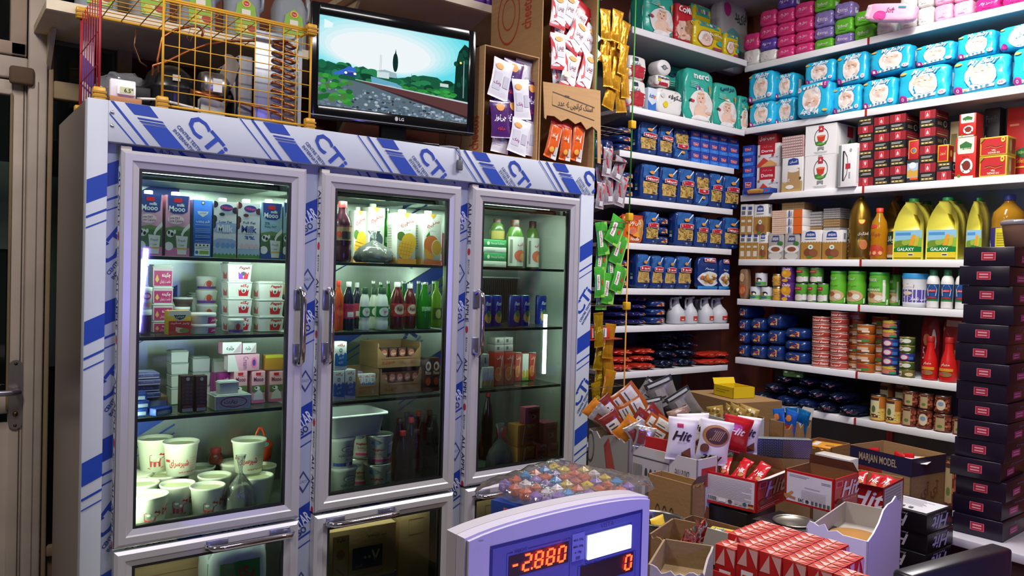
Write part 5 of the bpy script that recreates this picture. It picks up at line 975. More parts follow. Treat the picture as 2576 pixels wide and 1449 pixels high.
def rt(k,s,x0,x1,yt,label,group=None,back=.012,d=None,z=None,h=None,sq=.96,rz=0):
 """on the side-wall racks, facing the room"""
 X=XR+back;zz=z if z is not None else zR[s];xm=(x0+x1)/2
 ztop=onX(xm,yt,X).z;hh=min(h or ztop-zz,(zR[s-1]-.045 if s else 9)-zz);yb=onXpx(zz,X,xm);ym=(yt+yb)/2
 a,c=onX(x0,ym,X).y,onX(x1,ym,X).y
 if k not in PROTO:o,dims=KIND[k][0]();PROTO[k]=(o,dims);o['_p']=1
 dims=PROTO[k][1];w=(a-c)*sq;dd=d or min(.36,dims[1]*w/dims[0])
 place(k,(X+dd/2,(a+c)/2,zz),(w,dd,hh),-PI/2+rz,label,group);return zz+hh+.0012
def flip(items):
 o=[]
 for it in items:
  k=it[0]
  if k=='r':o.append(('r',1-it[3],1-it[4],1-it[1],1-it[2],it[5]))
  elif k in 'eo':o.append((k,1-it[1],1-it[2])+tuple(it[3:]))
  elif k=='p':o.append(('p',[(1-a,1-b)for a,b in it[1]],it[2]))
  elif k=='l':o.append(('l',[(1-a,1-b)for a,b in it[1]])+tuple(it[2:]))
  else:o.append(('t',it[1],1-it[4],1-it[5],1-it[2],1-it[3],it[6],(it[7]if len(it)>7 else '')+'u'))
 return o
NV='1c3a78'
rp=random.Random(3)
def pasta(x0,y0,x1,y1,n,cols=('a8843c','d8bc78','94702c'),w=.016,ln=.07):
 I=[('r',x0,y0,x1,y1,'c4a458')]
 for _ in range(n):
  x=x0+.04+(x1-x0-.08)*rp.random();y=y0+.02+(y1-y0-.04)*rp.random();a=rp.random()*PI;dx_,dy_=math.cos(a)*ln,math.sin(a)*ln*.55
  I.append(('l',[(max(x0,x-dx_),max(y0,y-dy_)),(x+.015,y+.01),(min(x1,x+dx_),min(y1,y+dy_))],w,rp.choice(cols)))
 return I
def mana(n=44,**k):return[('r',.06,.60,.94,.97,'1f5a9c')]+pasta(.10,.17,.90,.50,n,**k)+[('l',[(.55,.74),(.86,.93)],.035,'e4e8ea'),('e',.5,.76,.13,.045,'d8953c'),('p',[(.14,.52),(.88,.50),(.9,.64),(.5,.66),(.14,.63)],'d8dcdc'),('p',[(.17,.53),(.86,.515),(.87,.63),(.5,.65),(.17,.62)],'b81c2c'),('t','Mana',.24,.545,.80,.61,'f0eae4','b'),('e',.62,.20,.10,.022,'16284c'),('e',.5,.085,.06,.03,'7a90b8')]
sideart=[('r',.3,.2,.7,.3,'c8ccd0'),('r',.3,.34,.7,.42,'5a9048'),('t','Mana',.25,.8,.75,.86,'c03038')]
def manakind(k,art,seed,amp=.004):softkind(k,'pasta_pack','pasta pack',.088,.055,.215,NV+'g',art,seed=seed,amp=amp,kk=7,extra=lambda b,w,d,h:b.art(sideart,lambda u,v,e:(-w/2*.985-e*2-.002,d*(.3-.6*u),h*(.1+.8*v)),sub=3))
manakind('mana_a',mana(),1);manakind('mana_b',mana(30,w=.03,ln=.08),2);manakind('mana_u',flip(mana()),3);manakind('mana_s',mana(40,w=.010,ln=.12),4)
ENDART=[('p',[(.3,.25),(.72,.25),(.75,.72),(.28,.78)],'d89a58'),('r',.40,.45,.62,.58,'b83a2c')]
softkind('navy_end','pasta_pack','pasta pack',.085,.21,.062,'17336cg',ENDART,seed=6,amp=.006,kk=4,n=8)
softkind('navy_lie','pasta_pack','pasta pack',.21,.09,.055,'14244cg',[('r',.1,.3,.3,.6,'243a70')],seed=7,amp=.012,kk=2.8,n=10)
softkind('navy_pack','legume_bag','bag',.16,.11,.06,'101a34g',[('t','Mana',.55,.4,.8,.6,'a84858')],seed=8,amp=.018,kk=2.6,n=11)
softkind('red_pack','noodle_bag','bag',.16,.12,.05,'b02c1cg',[('t','Noodle',.2,.4,.7,.65,'d86848','i')],seed=9,amp=.016,kk=2.6,n=11)
softkind('violet_lie','pasta_pack','pasta pack',.20,.1,.05,'201c54g',[('e',.7,.5,.12,.25,'a06c38')],seed=10,amp=.012,kk=2.6,n=10)
boxkind('lasagna_small','lasagna_box','box',.055,.10,.062,'2c3f9c',[('r',0,.0,1,.34,'2f78d8'),('p',[(.25,.45),(.75,.45),(.8,.72),(.2,.74)],'e0b0b0'),('r',.28,.48,.73,.70,'c02838'),('t','Mana',.34,.54,.68,.65,'f0e8e4','b'),('t','لازانیا',.3,.1,.7,.25,'a8ccf4')],left=[('r',.2,.3,.8,.7,'c88a3c'),('r',0,0,1,.25,'2f78d8')])
boxkind('lasagna_long','lasagna_box','box',.19,.07,.085,'243c8c',[('p',[(.2,.05),(.75,.0),(.78,.8),(.5,1),(.15,.75)],'c08a3c'),('p',[(.2,.05),(.75,.03),(.75,.45),(.2,.5)],'9a4a24'),('e',.45,.8,.22,.14,'d8b858'),('e',.62,.4,.05,.1,'2c3838'),('r',.78,0,1,1,'2f6ac0'),('r',.83,.35,.93,.7,'c02838')]+[('l',[(.2,.15+.1*i),(.75,.12+.1*i)],.03,'d8a860')for i in range(4)])
boxkind('noodle_red','noodle_pack','noodle pack',.1,.05,.06,'a8282c',[('t','سوپ نودل',.1,.3,.9,.8,'e8d8d0','b')])
softkind('noodle_orange','noodle_pack','noodle pack',.12,.06,.13,'d8601cg',[('r',.0,.8,1,1,'b03a1c'),('e',.82,.5,.16,.35,'d8a050')]+[('l',[(.7+.05*i,.2),(.75+.04*i,.5),(.7+.05*i,.8)],.015,'b07830')for i in range(5)]+[('t','هانی نودل',.2,.6,.8,.84,'f4ece0','b'),('e',.4,.42,.2,.14,'d87050'),('e',.22,.38,.07,.07,'5a80b0'),('p',[(.4,.25),(.7,.2),(.6,.4)],'e8a030'),('t','Noodle',.3,.08,.7,.2,'f4ece0','bi')],seed=11)
softkind('meal_pack','ready_meal_pack','pasta pack',.12,.05,.2,'1c3474g',[('p',[(0,.6),(1,.7),(1,.55),(.5,.5),(0,.45)],'20783c'),('t','Pasta',.3,.60,.75,.66,'e4ece4','i'),('e',.52,.32,.52,.23,'dcdcd8')]+[('e',.25+.55*rp.random(),.22+.22*rp.random(),.08,.04,rp.choice(['c08a38','d8a850','9a6a2c','e0b868']))for _ in range(26)]+[('r',0,0,1,.10,'2a8ad0'),('p',[(.25,.84),(.78,.84),(.8,.96),(.23,.96)],'dcd8d8'),('r',.28,.855,.76,.95,'b81c2c'),('t','Mana',.34,.87,.70,.93,'f0eae4','b'),('e',.15,.36,.1,.05,'b86848')],seed=12)
def babyface(cx,cy,r,bg,flipv=1):
 return[('e',cx,cy,r,r*1.05,bg),('e',cx+.1*r,cy+.0*r,r*.62,r*.66,'e2b8a0'),('e',cx+.05*r,cy-.55*r*flipv,r*.75,r*.42,'ead0c0'),('e',cx-.12*r,cy+.12*r,r*.07,r*.04,'6a4a3c'),('e',cx+.3*r,cy+.12*r,r*.07,r*.04,'6a4a3c'),('e',cx+.1*r,cy-.22*r,r*.12,r*.05,'b06858')]
def diaper(k,bg,art,w,d,h,seed,name='diaper_pack'):softkind(k,name,'diaper pack',w,d,h,bg+'g',art,seed=seed,amp=.006,kk=7,n=10)
def bottombaby(bg):return[('e',.55,.30,.42,.30,bg),('e',.52,.42,.17,.12,'e6bca4'),('e',.55,.18,.26,.17,'e8c4ae'),('e',.55,.03,.3,.08,'f0eeec'),('e',.46,.44,.02,.012,'5a4034'),('e',.58,.44,.02,.012,'5a4034'),('e',.52,.365,.04,.01,'b87468'),('e',.52,.53,.12,.02,'dcb48c'),('e',.82,.18,.12,.03,'e0b49c')]
MOLF=lambda num,oc:[('p',[(0,.55),(.4,.68),(1,.45),(1,0),(0,0)],'dcdcd8'),('l',[(0,.55),(.4,.665),(1,.45)],.06,oc)]+bottombaby('e4e0dc')+[('t','merci' if oc!='d8802c' else 'مرسی',.22,.80,.78,.92,'f0f4f4' if oc!='d8802c' else '24306c','b'),('e',.82,.66,.05,.06,'c8883c'),('e',.82,.60,.03,.05,'c8a060'),('t',num,.36,.585,.6,.635,'f4ece4','b'),('e',.16,.36,.07,.03,'20242c'),('e',.22,.355,.05,.025,'c83030')]+[('r',.12,.62+.03*i,.4,.632+.03*i,'8ad0c4')for i in range(4)]
diaper('molfix','2fa894',MOLF('4','d8802c'),.17,.10,.30,1);diaper('merci','2fa894',MOLF('15','8c2c88'),.16,.10,.28,2)
diaper('comi','c42834',[('r',0,0,1,.52,'d0b8a8'),('e',.42,.30,.36,.24,'e2bca4'),('e',.8,.4,.3,.2,'a87850'),('e',.3,.33,.03,.015,'4a3830'),('e',.4,.16,.08,.02,'b86a60'),('l',[(0,.55),(1,.5)],.05,'e0b83c'),('t','CoMi',.1,.74,.8,.90,'f4f0ee','b'),('e',.85,.55,.12,.05,'e0b83c'),('t','٤٠',.78,.53,.92,.57,'a02028','b')],.10,.10,.24,3)
diaper('yellow_nappy','dcc41c',[('r',0,.78,1,1,'2fa890')]+[('e',.15+.13*i,.87,.05,.045,rp.choice(['e0e0d0','3a80c0','d8b040','a050a0']))for i in range(6)]+babyface(.36,.36,.26,'eef0ea')+[('o',.36,.36,.27,.28,.08,'b84848'),('e',.70,.62,.14,.06,'8a6c10'),('e',.70,.61,.11,.045,'dcc41c'),('t','Mommy',.48,.50,.95,.60,'f4f0e8','b'),('l',[(.55,.46),(.85,.44)],.03,'a84820'),('e',.85,.3,.1,.09,'4aa8a0'),('r',.6,.04,.95,.12,'a83c60')],.17,.10,.19,4)
MYB=lambda n,c2='e8e6e4':[('e',.52,.48,.30,.40,'1c8eb8'),('e',.52,.48,.285,.385,c2),('e',.50,.56,.20,.17,'e6c0ac'),('e',.56,.34,.20,.14,'ead4c6'),('e',.66,.60,.05,.06,'d8a890'),('l',[(.42,.58),(.48,.57)],.015,'a06a5c'),('l',[(.54,.59),(.60,.58)],.015,'a06a5c'),('t','My Baby',.30,.74,.86,.93,'2c9cc4','bi'),('t','My Baby',.29,.755,.85,.945,'f2f6f8','bi'),('e',.66,.95,.05,.03,'2c9cc4'),('e',.12,.86,.07,.04,'d8b45c'),('p',[(.18,.05),(.78,.11),(.78,.19),(.18,.13)],'e8eef0'),('e',.13,.10,.085,.12,'a82c88'),('t',n,.10,.06,.15,.15,'f4e4f0','b'),('e',.9,.18,.07,.075,'e4d4e4'),('t','22',.865,.155,.935,.205,'a82c88','b')]+[('e',.27+.1*i,.105+.011*i,.03,.03,['c8b078','4a98b8','3a7aa0','4a98b8','3a7aa0'][i])for i in range(5)]
CY='27b4dc'
sidecy=lambda b,w,d,h:b.art([('r',.3,.3,.7,.8,'dce4e8'),('r',.35,.1,.65,.25,'b83c80')],lambda u,v,e:(w/2*.985+e*2+.003,d*(-.3+.6*u),h*(.1+.8*v)),sub=3)
for n_ in '012':
 softkind('mybaby'+n_,'diaper_pack','diaper pack',.22,.11,.19,CY+'g',MYB(n_),seed=20+int(n_),amp=.006,kk=8,extra=sidecy)
softkind('mybaby_u','diaper_pack','diaper pack',.22,.11,.19,CY+'g',flip(MYB('2')),seed=24,amp=.006,kk=8,extra=sidecy)
softkind('shield_nappy','diaper_pack','diaper pack',.22,.11,.19,CY+'g',[('e',.6,.45,.3,.4,'eef2f4'),('t','SHIELD',.4,.8,.95,.94,'eef4f8','bi'),('e',.18,.14,.1,.14,'a82c88'),('e',.12,.86,.07,.04,'d8b45c')]+[('e',.45+.3*rp.random(),.25+.4*rp.random(),.02,.02,'4a98b8')for _ in range(10)],seed=25,amp=.006,kk=6)
def pad(k,c,c2,seed,txt='My Lady'):softkind(k,'sanitary_pad_pack','pad pack',.11,.08,.085,c+'g',[('t',txt,.22,.35,.78,.62,'f0dce8','i'),('r',.3,.2,.66,.24,c2)],seed=seed,amp=.006,kk=6,n=8,extra=lambda b,w,d,h:b.art([('r',.3,.25,.75,.6,'d8d8e0')],lambda u,v,e:(w/2*.97+e*2+.002,d*(-.4+.8*u),h*v),sub=2))
pad('pad_pink','d8387c','c02c6c',31);pad('pad_purple','5c40a0','8068c0',32);pad('pad_green','5fb02c','3c8020',33,'Panberes');pad('pad_lilac','8474b0','6c5c9c',34,'Panberes');pad('pad_rose','ecaccc','e08cb8',35,'Lovely');pad('pad_white','e2e0da','c8c8c4',36,'Soft');pad('pad_magenta','c8287c','a82068',37)
softkind('tissue_rose','wet_wipe_pack','wipes pack',.24,.08,.10,'f0b0d0g',[('t','Soft',.45,.45,.62,.72,'9a4a78','bi'),('e',.35,.3,.13,.26,'e04898'),('r',.7,.7,.85,.8,'3c90a0'),('r',.02,.1,.14,.9,'f4d4e4')],seed=38)
softkind('tissue_white','tissue_pack','tissue pack',.12,.10,.12,'e4e2deg',[('r',0,0,1,.45,'b02030'),('e',.5,.45,.5,.12,'b02030'),('r',.2,.75,.5,.88,'26304c'),('t','شکوفه',.15,.52,.6,.7,'3a3a44','b')],seed=39)
softkind('tissue_wide','tissue_pack','tissue pack',.18,.10,.13,'e4e2deg',[('p',[(0,0),(1,0),(1,.35),(.5,.5),(0,.3)],'b02030'),('t','شکوفه',.40,.56,.95,.80,'33333c','b'),('e',.3,.36,.09,.12,'dcc41c'),('e',.2,.7,.08,.09,'d0d0cc')]+[('e',.1+.8*rp.random(),.85+.08*rp.random(),.01,.012,'50505a')for _ in range(8)],seed=40)
boxkind('active_box','powder_box','box',.075,.05,.12,'d0dce8',[('p',[(0,0),(1,0),(1,.4),(.5,.25),(0,.45)],'2c6cc0'),('t','Active',.1,.55,.9,.75,'24489c','bi'),('e',.75,.6,.1,.07,'e07030')])
def roll():
 R=empty('tissue_roll_pack');b=MB();T=Matrix.Translation((0,0,.135))@Matrix.Rotation(PI/2,4,'X')
 b.lathe([(0,.05),(.052,.05),(.056,.04),(.056,-.04),(.052,-.05),(0,-.05)],'e6e4e0',24,T=T)
 b.art([('e',.5,.5,.19,.19,'6a6e70'),('r',.2,.47,.8,.53,'3c4044'),('e',.5,.5,.1,.1,'9aa0a0')],lambda u,v,e:((u-.5)*.1,-.0505-e,.085+.1*v));b.build('roll',R)
 c=MB();mp=soft(c,.12,.1,.08,'e4e2deg',seed=41);c.art([('r',0,0,1,.35,'b02030'),('t','Shekufeh',.1,.62,.9,.85,'34343c','b'),('e',.2,.5,.1,.14,'dcc41c')],mp,sub=5,e0=.001);c.build('wrapper',R)
 return R,(.12,.1,.19)
KIND['roll']=(roll,'tissue roll')
TEA=[('r',0,.5,1,1,'8c1c26'),('r',0,0,1,.5,'18181c'),('p',[(.34,.55),(.66,.55),(.66,.95),(.34,.95)],'e0606c'),('r',.37,.59,.63,.91,'c02838'),('p',[(.42,.7),(.5,.86),(.58,.7)],'f0d8d4'),('r',.42,.63,.58,.68,'f0d8d4'),('r',.12,.34,.8,.38,'b0aca4'),('r',.12,.27,.7,.31,'b0aca4'),('r',.12,.06,.9,.2,'7a6a3c'),('r',.16,.1,.3,.16,'d8c890'),('r',.4,.1,.55,.16,'d8c890'),('r',.65,.1,.8,.16,'d8c890')]
TES=[('r',0,.5,1,1,'7a1a22'),('r',0,0,1,.5,'1c1a1c'),('r',.1,.62,.9,.68,'b89060'),('r',.1,.74,.9,.78,'a84c50'),('e',.75,.28,.14,.18,'d0ccc8'),('e',.75,.28,.11,.14,'2c2c30'),('r',.15,.15,.5,.35,'5a4c3c')]
boxkind('tea','tea_box','tea box',.085,.10,.075,'18181c',TEA,right=TES);boxkind('tea_u','tea_box','tea box',.085,.10,.075,'18181c',flip(TEA),right=flip(TES))
CUP=lambda:[('r',0,0,1,1,'eceae8'),('o',.52,.58,.23,.30,.1,'4a4a48'),('p',[(.38,.62),(.66,.64),(.62,.46),(.56,.42),(.46,.42),(.41,.48)],'c83c24'),('e',.52,.62,.14,.03,'e07a58'),('p',[(.32,.42),(.45,.46),(.6,.38),(.74,.48),(.68,.34),(.5,.28),(.36,.33)],'3f7c34'),('e',.52,.36,.13,.03,'70a850'),('p',[(.42,.26),(.62,.26),(.62,.14),(.52,.2),(.42,.14)],'8a8c8c'),('r',.44,.86,.56,1,'a8a8a8'),('r',.44,.76,.60,.94,'c02838'),('p',[(.48,.82),(.52,.9),(.56,.82)],'f0d0d0'),('r',.3,.09,.74,.10,'8a8a88'),('r',.34,.06,.7,.07,'8a8a88')]
boxkind('white_tea','tea_carton','tea box',.19,.14,.17,'e2e0de',CUP(),right=[('r',.2,.2,.45,.8,'d8d6d4'),('r',.55,.6,.85,.95,'c02838'),('p',[(.5,.3),(.7,.55),(.85,.3)],'3f7c34')])
boxkind('arc_box','tea_carton','tea box',.10,.09,.20,'e8e6e6',[('r',0,.02,.16,.98,'8a8c8c'),('r',.24,.14,.33,.84,'24282c'),('l',[(.33,.84),(.5,.7),(.55,.5),(.5,.3),(.33,.14)],.03,'2c3034'),('r',.42,.42,.70,.54,'c02838'),('e',.7,.85,.07,.04,'a8a8a4'),('r',.62,.2,.7,.34,'9a9c9c')],right=[('r',.1,.1,.9,.9,'dddbda')])
FAM=[('p',[(.14,.60),(.86,.60),(.90,.65),(.90,1),(.10,1),(.10,.65)],'ece4c4'),('p',[(.2,.82),(.5,.9),(.8,.82),(.78,.74),(.22,.74)],'2c6c34'),('t','Familia',.26,.70,.76,.79,'2c6c34','b'),('t','Indian Tea',.34,.51,.66,.555,'8c1c20'),('e',.56,.30,.30,.18,'ece4d8'),('e',.56,.31,.20,.12,'4c4438'),('e',.56,.31,.165,.10,'7a2018'),('e',.36,.34,.03,.03,'38502c'),('e',.42,.18,.03,.02,'38502c'),('e',.76,.2,.03,.02,'38502c'),('r',0,0,.9,.06,'ece4c4'),('e',.22,.07,.08,.045,'5c8030')]
boxkind('familia','tea_box','tea box',.105,.08,.17,'c42420',FAM,right=[('r',0,0,1,1,'9c1c1c')])
CHEST=[('r',.03,.04,.97,.96,'d0b028'),('r',.05,.07,.95,.93,'b41c20')]+[('e',.84+.05*math.cos(a),.82+.10*math.sin(a),.026,.05,'dcc040')for a in[k*PI/4 for k in range(8)]]+[('l',[(.2,.5),(.4,.56),(.6,.46),(.85,.54)],.03,'8c3c24'),('l',[(.2,.42),(.4,.48),(.6,.38),(.85,.46)],.02,'c8924c'),('t','DO GHAZAL',.3,.10,.74,.2,'e8d8c0','bu'),('t','TEA',.44,.24,.6,.33,'e8d8c0','bu'),('p',[(.03,.96),(.2,.96),(.03,.7)],'9a8424')]
boxkind('tea_chest','tea_box','tea box',.15,.10,.085,'c8a828',CHEST,right=[('r',.1,.1,.9,.9,'a08c4c'),('r',.5,.1,.9,.9,'8c2c20'),('e',.35,.5,.12,.3,'c8b878')])
boxkind('gold_tea','tea_box','tea box',.06,.07,.08,'c8a428',[('r',.1,.08,.9,.92,'b41c20'),('t','احمد',.25,.4,.75,.65,'d8a060','b')],right=[('r',.05,.05,.95,.95,'9c2420'),('e',.5,.5,.2,.2,'d0a848')])
boxkind('wheat_box','tea_box','tea box',.07,.06,.12,'2c2c30',[('r',.05,.2,.95,.85,'a8bcd0'),('e',.5,.75,.3,.14,'d8e0e4'),('p',[(.05,.5),(.3,.58),(.6,.5),(.95,.55),(.95,.25),(.05,.25)],'c89c40'),('r',.3,.12,.95,.22,'d85c28')])
boxkind('globe_box','tea_box','tea box',.045,.06,.1,'b42428',[('o',.55,.45,.3,.16,.3,'d0a040'),('e',.6,.45,.16,.1,'6a7a9c'),('l',[(.1,.05),(.1,.95),(.9,.95)],.06,'d0a848')])
boxkind('red_big','tea_box','tea box',.15,.1,.2,'b01c1c',[('t','چای',.6,.70,.95,.85,'d8a848','b'),('r',.1,.74,.4,.77,'c87850'),('e',.62,.36,.3,.07,'1c5c30'),('t','HIGH QUALITY',.4,.335,.84,.385,'a8c850','b'),('t','Selected of',.36,.22,.86,.28,'d8b040'),('r',.2,.15,.9,.17,'d8b040')])
boxkind('black_tea','tea_box','tea box',.09,.08,.2,'26262a',[('t','Familia',.1,.8,.9,.9,'5a5a5c'),('p',[(.02,.6),(.08,.64),(.14,.6),(.08,.56)],'e0e0e0'),('p',[(.02,.3),(.08,.34),(.14,.3),(.08,.26)],'e0e0e0')])
boxkind('cream_tea','tea_box','tea box',.06,.06,.12,'c4b48c',[('p',[(.1,.5),(.9,.5),(.85,.8),(.15,.8)],'7a6c3c'),('e',.5,.3,.35,.15,'d8d0b8')])
boxkind('dorna','flour_bag','flour box',.14,.09,.16,'e2dedc',[('r',.12,.55,.80,1,'b81c28'),('t','Dorna',.2,.64,.72,.76,'f4ecea','b'),('t','پودر کیک',.24,.84,.66,.92,'e4b0b0'),('e',.1,.5,.06,.05,'8c7434'),('p',[(.0,.1),(.3,.42),(.6,.2),(.5,.02),(0,.02)],'c8402c'),('p',[(.2,.05),(.6,.3),(.9,.1),(.9,.02),(.2,.02)],'d8a058'),('t','پودر طلایی',.55,.36,.95,.46,'34343a'),('e',.72,.5,.06,.05,'c02838')])
boxkind('ansan','flour_box','flour box',.12,.09,.17,'e0deda',[('r',0,0,1,.30,'b89a5c'),('p',[(.3,.66),(.85,.68),(.9,.10),(.25,.06)],'b08c5c'),('e',.56,.62,.28,.06,'e4e0d8'),('e',.4,.14,.2,.06,'e8e4dc'),('p',[(.28,.78),(.82,.78),(.78,.94),(.55,.98),(.32,.94)],'26428c'),('t','آنسان',.38,.82,.74,.91,'f0f0f4','b'),('t','گلدن',.12,.26,.4,.38,'f0e4e4','b'),('e',.9,.38,.05,.04,'4a3c2c')])
def ging(a,b_,nx,ny,box=(0,0,1,1)):
 x0,y0,x1,y1=box;return[('r',x0,y0,x1,y1,a)]+[('r',x0+(x1-x0)*(i+.15)/nx,y0+(y1-y0)*(j+.2)/ny,x0+(x1-x0)*(i+.7)/nx,y0+(y1-y0)*(j+.75)/ny,b_)for i in range(nx)for j in range(ny)]
boxkind('ging_pink','powder_box','box',.13,.1,.062,'c8a8a4',ging('a8807c','e4d4d0',12,4));boxkind('ging_grey','powder_box','box',.12,.1,.06,'b0aca8',ging('807c78','dcd8d4',12,5),right=ging('807c78','d0ccc8',8,5))
boxkind('ging_tan','powder_box','box',.12,.1,.035,'8a6a44',ging('94744c','b8986c',14,3));boxkind('ging_orange','powder_box','box',.19,.1,.045,'e0dcd8',ging('d0a888','ecdccc',12,4,(0,0,.48,1))+[('r',.72,0,1,1,'d8641c'),('r',.56,.1,.60,.9,'2c4890'),('r',.63,.2,.66,.8,'9a8c6c')])
FAL=[('r',0,0,1,.60,'a87c34'),('p',[(0,.60)]+[(i/14,.57+.05*(i%2))for i in range(15)]+[(1,.60),(1,.62),(0,.62)],'e0dedc'),('p',[(.2,.76),(.75,.76),(.7,.93),(.47,.97),(.25,.93)],'26428c'),('t','ANSAN',.28,.80,.67,.89,'e8eaf2','b'),('r',.2,.68,.75,.70,'6a6a6c'),('e',.40,.24,.24,.14,'7a4428'),('e',.65,.22,.22,.13,'8c5434'),('e',.5,.42,.13,.08,'e4e6e0'),('e',.5,.42,.05,.03,'50803c'),('e',.45,.08,.14,.04,'4c8030')]
boxkind('falafel','spice_box','spice box',.105,.05,.14,'dcdad6',FAL,right=[('r',0,0,1,.6,'9a7030'),('r',.3,.7,.7,.9,'7a7c80')]);boxkind('spice_slim','spice_box','spice box',.03,.10,.13,'d8d6d2',[('r',0,0,1,.62,'a87c34'),('r',.25,.82,.85,.92,'26428c'),('r',.2,.66,.8,.78,'6a6c70'),('r',.2,.1,.8,.3,'d8d0bc'),('r',.2,.42,.8,.5,'d8d0bc')])
boxkind('soup_box','soup_box','box',.075,.06,.12,'a8a29c',[('p',[(.2,.66),(.75,.66),(.7,.9),(.3,.9)],'3a4670'),('t','ANSAN',.28,.71,.67,.84,'d8dae2','b'),('e',.5,.38,.5,.16,'dcdad4'),('e',.5,.38,.3,.09,'8a5030'),('e',.8,.6,.2,.08,'3c7434'),('e',.5,.12,.45,.14,'c8c4bc')])
def oiljug(k,spec,lab,w=.17,d=.10,h=.31,capc='1d7a34',hole='4a3a18'):
 def fn():
  R=empty('oil_jug');b=MB();body=[]
  out=[(-.5,.0),(-.5,.50),(-.46,.62),(-.36,.76),(-.22,.88),(-.15,.92),(-.15,.95),(.15,.95),(.15,.92),(.28,.86),(.42,.74),(.49,.60),(.5,.46),(.5,0)]
  ho=[(.14,.74),(.26,.72),(.37,.62),(.38,.50),(.30,.48),(.24,.58),(.16,.66)]
  N=10
  def ringat(t):
   s=(1-abs(t)**4)**.25;return.90+.10*s
  bm=bmesh.new();z0=[]
  outer=[bm.verts.new((x*w,0,z*h))for x,z in out];inner=[bm.verts.new((x*w,0,z*h))for x,z in ho]
  es=[bm.edges.new((outer[i-1],outer[i]))for i in range(len(outer))]+[bm.edges.new((inner[i-1],inner[i]))for i in range(len(inner))]
  bmesh.ops.triangle_fill(bm,use_beauty=True,edges=es);fs=[tuple(v.co[:]for v in f.verts)for f in bm.faces];bm.free()
  for sg in(-1,1):
   for f in fs:b.add([(x,sg*d/2*(1 if z<h*.5 else 1-.35*(z/h-.5)),z)for x,y,z in f],[(0,1,2)],spec,True)
  for loop in(out,ho):
   n=len(loop)
   for i in range(n):
    (xa_,za_),(xc,zc)=loop[i-1],loop[i];q=lambda z:d/2*(1 if z<.5 else 1-.35*(z-.5))
    r1=1.035 if loop is out else.9
    mid=lambda x,z:(x*w*r1 if loop is out else x*w,z*h)
    b.add([(xa_*w,-q(za_),za_*h),(xc*w,-q(zc),zc*h),(mid(xc,zc)[0],0,zc*h),(mid(xa_,za_)[0],0,za_*h),(xc*w,q(zc),zc*h),(xa_*w,q(za_),za_*h)],[(0,1,2,3),(3,2,4,5)],spec,True)
  b.build('jug_body',R);l=MB();l.art(lab,lambda u,v,e:((u-.5)*w*.9,-d/2-e,.02*h+.46*h*v),e0=.0012);l.build('label_sticker',R)
  c=MB();c.lathe([(.027,.945*h),(.027,1.0*h),(.024,1.012*h),(0,1.012*h)],capc,16);c.build('cap',R)
  return R,(w,d,h*1.012)
 KIND[k]=(fn,'oil jug')
GAL=[('r',0,.1,1,1,'8ab83c'),('p',[(0,.62),(1,.72),(1,1),(0,1)],'8cc0dc'),('r',.04,.82,.6,.92,'4a90c8'),('p',[(.52,.45),(.70,.45),(.78,.82),(.66,.86)],'e0a024'),('p',[(.7,.4),(.86,.45),(.92,.8),(.8,.8)],'c8b838'),('e',.2,.5,.2,.14,'6a8c28'),('e',.42,.56,.14,.1,'9ab040'),('p',[(0,.22),(1,.22),(1,.40),(.5,.46),(0,.36)],'137a30'),('t','GALAXY',.12,.26,.74,.38,'f0f4ec','b'),('r',0,.02,1,.22,'e0c828'),('r',.52,.08,.72,.18,'e8e4d0'),('r',.54,.1,.7,.15,'4a4a40')]
oiljug('galaxy','d8ce4cs',GAL);oiljug('gold_jug','8a6a24b',[('p',[(0,.9),(1,1),(1,0),(0,0)],'24402c'),('t','جوانه',.1,.55,.9,.8,'e4e0d0','b'),('e',.5,.3,.4,.2,'b06838'),('r',.2,.05,.8,.15,'d8c8a0')],capc='8a6a24b')
lathekind('gold_bottle','gold_oil_bottle','oil bottle',[(0,0),(.05,0),(.054,.01),(.054,.09),(.050,.105),(.054,.12),(.054,.19),(.048,.235),(.030,.275),(.014,.295)],'94742cb',[('cap',[(.016,.290),(.016,.306),(0,.308)],'7a5c20b')],(.02,.19,1.35,[('p',[(.55,.1),(1,0),(1,.9),(.62,.7)],'24382c'),('e',.8,.3,.14,.14,'b86c3c'),('t','آفتابگردان',.6,.55,.98,.66,'e4dcc8','b'),('e',.72,.98,.1,.1,'d8d050'),('o',.72,.98,.12,.12,.2,'c84030')]+[('r',.08+.12*(i%2),.1+.16*(i//2),.14+.12*(i%2),.13+.16*(i//2),'d8bc6c')for i in range(10)]),body='bottle_body')
lathekind('clear_oil','oil_bottle','oil bottle',[(0,0),(.036,0),(.040,.01),(.038,.10),(.041,.14),(.034,.185),(.018,.215),(.014,.235)],'d8981cl.55',[('cap',[(.017,.232),(.017,.252),(0,.253)],'d84024')],(.012,.17,1.35,[('e',.5,.2,.4,.18,'b83c20'),('t','جوانه',.25,.62,.75,.78,'a8541c','b'),('e',.4,.95,.2,.06,'c83838')]+[('e',.25+.25*i,.12,.08,.06,'e0a070')for i in range(3)]),body='bottle_body')
lathekind('big_oil','oil_bottle','oil bottle',[(0,0),(.085,0),(.090,.012),(.090,.15),(.086,.16),(.088,.19),(.080,.225),(.045,.255),(.028,.27),(.028,.285)],['34307c']*3+['c08a24l.6']*6,[('cap',[(.032,.28),(.032,.305),(.028,.308),(0,.308)],'2c3c8c')],(.01,.15,1.3,[('r',.36,.1,.66,.98,'d8c820'),('r',.40,.14,.62,.3,'dcd8c0'),('t','۵',.05,.2,.2,.6,'e0e0f0','b')]+[('r',.4,.4+.08*i,.62,.42+.08*i,'9a8c20')for i in range(6)]),n=28,body='bottle_body')
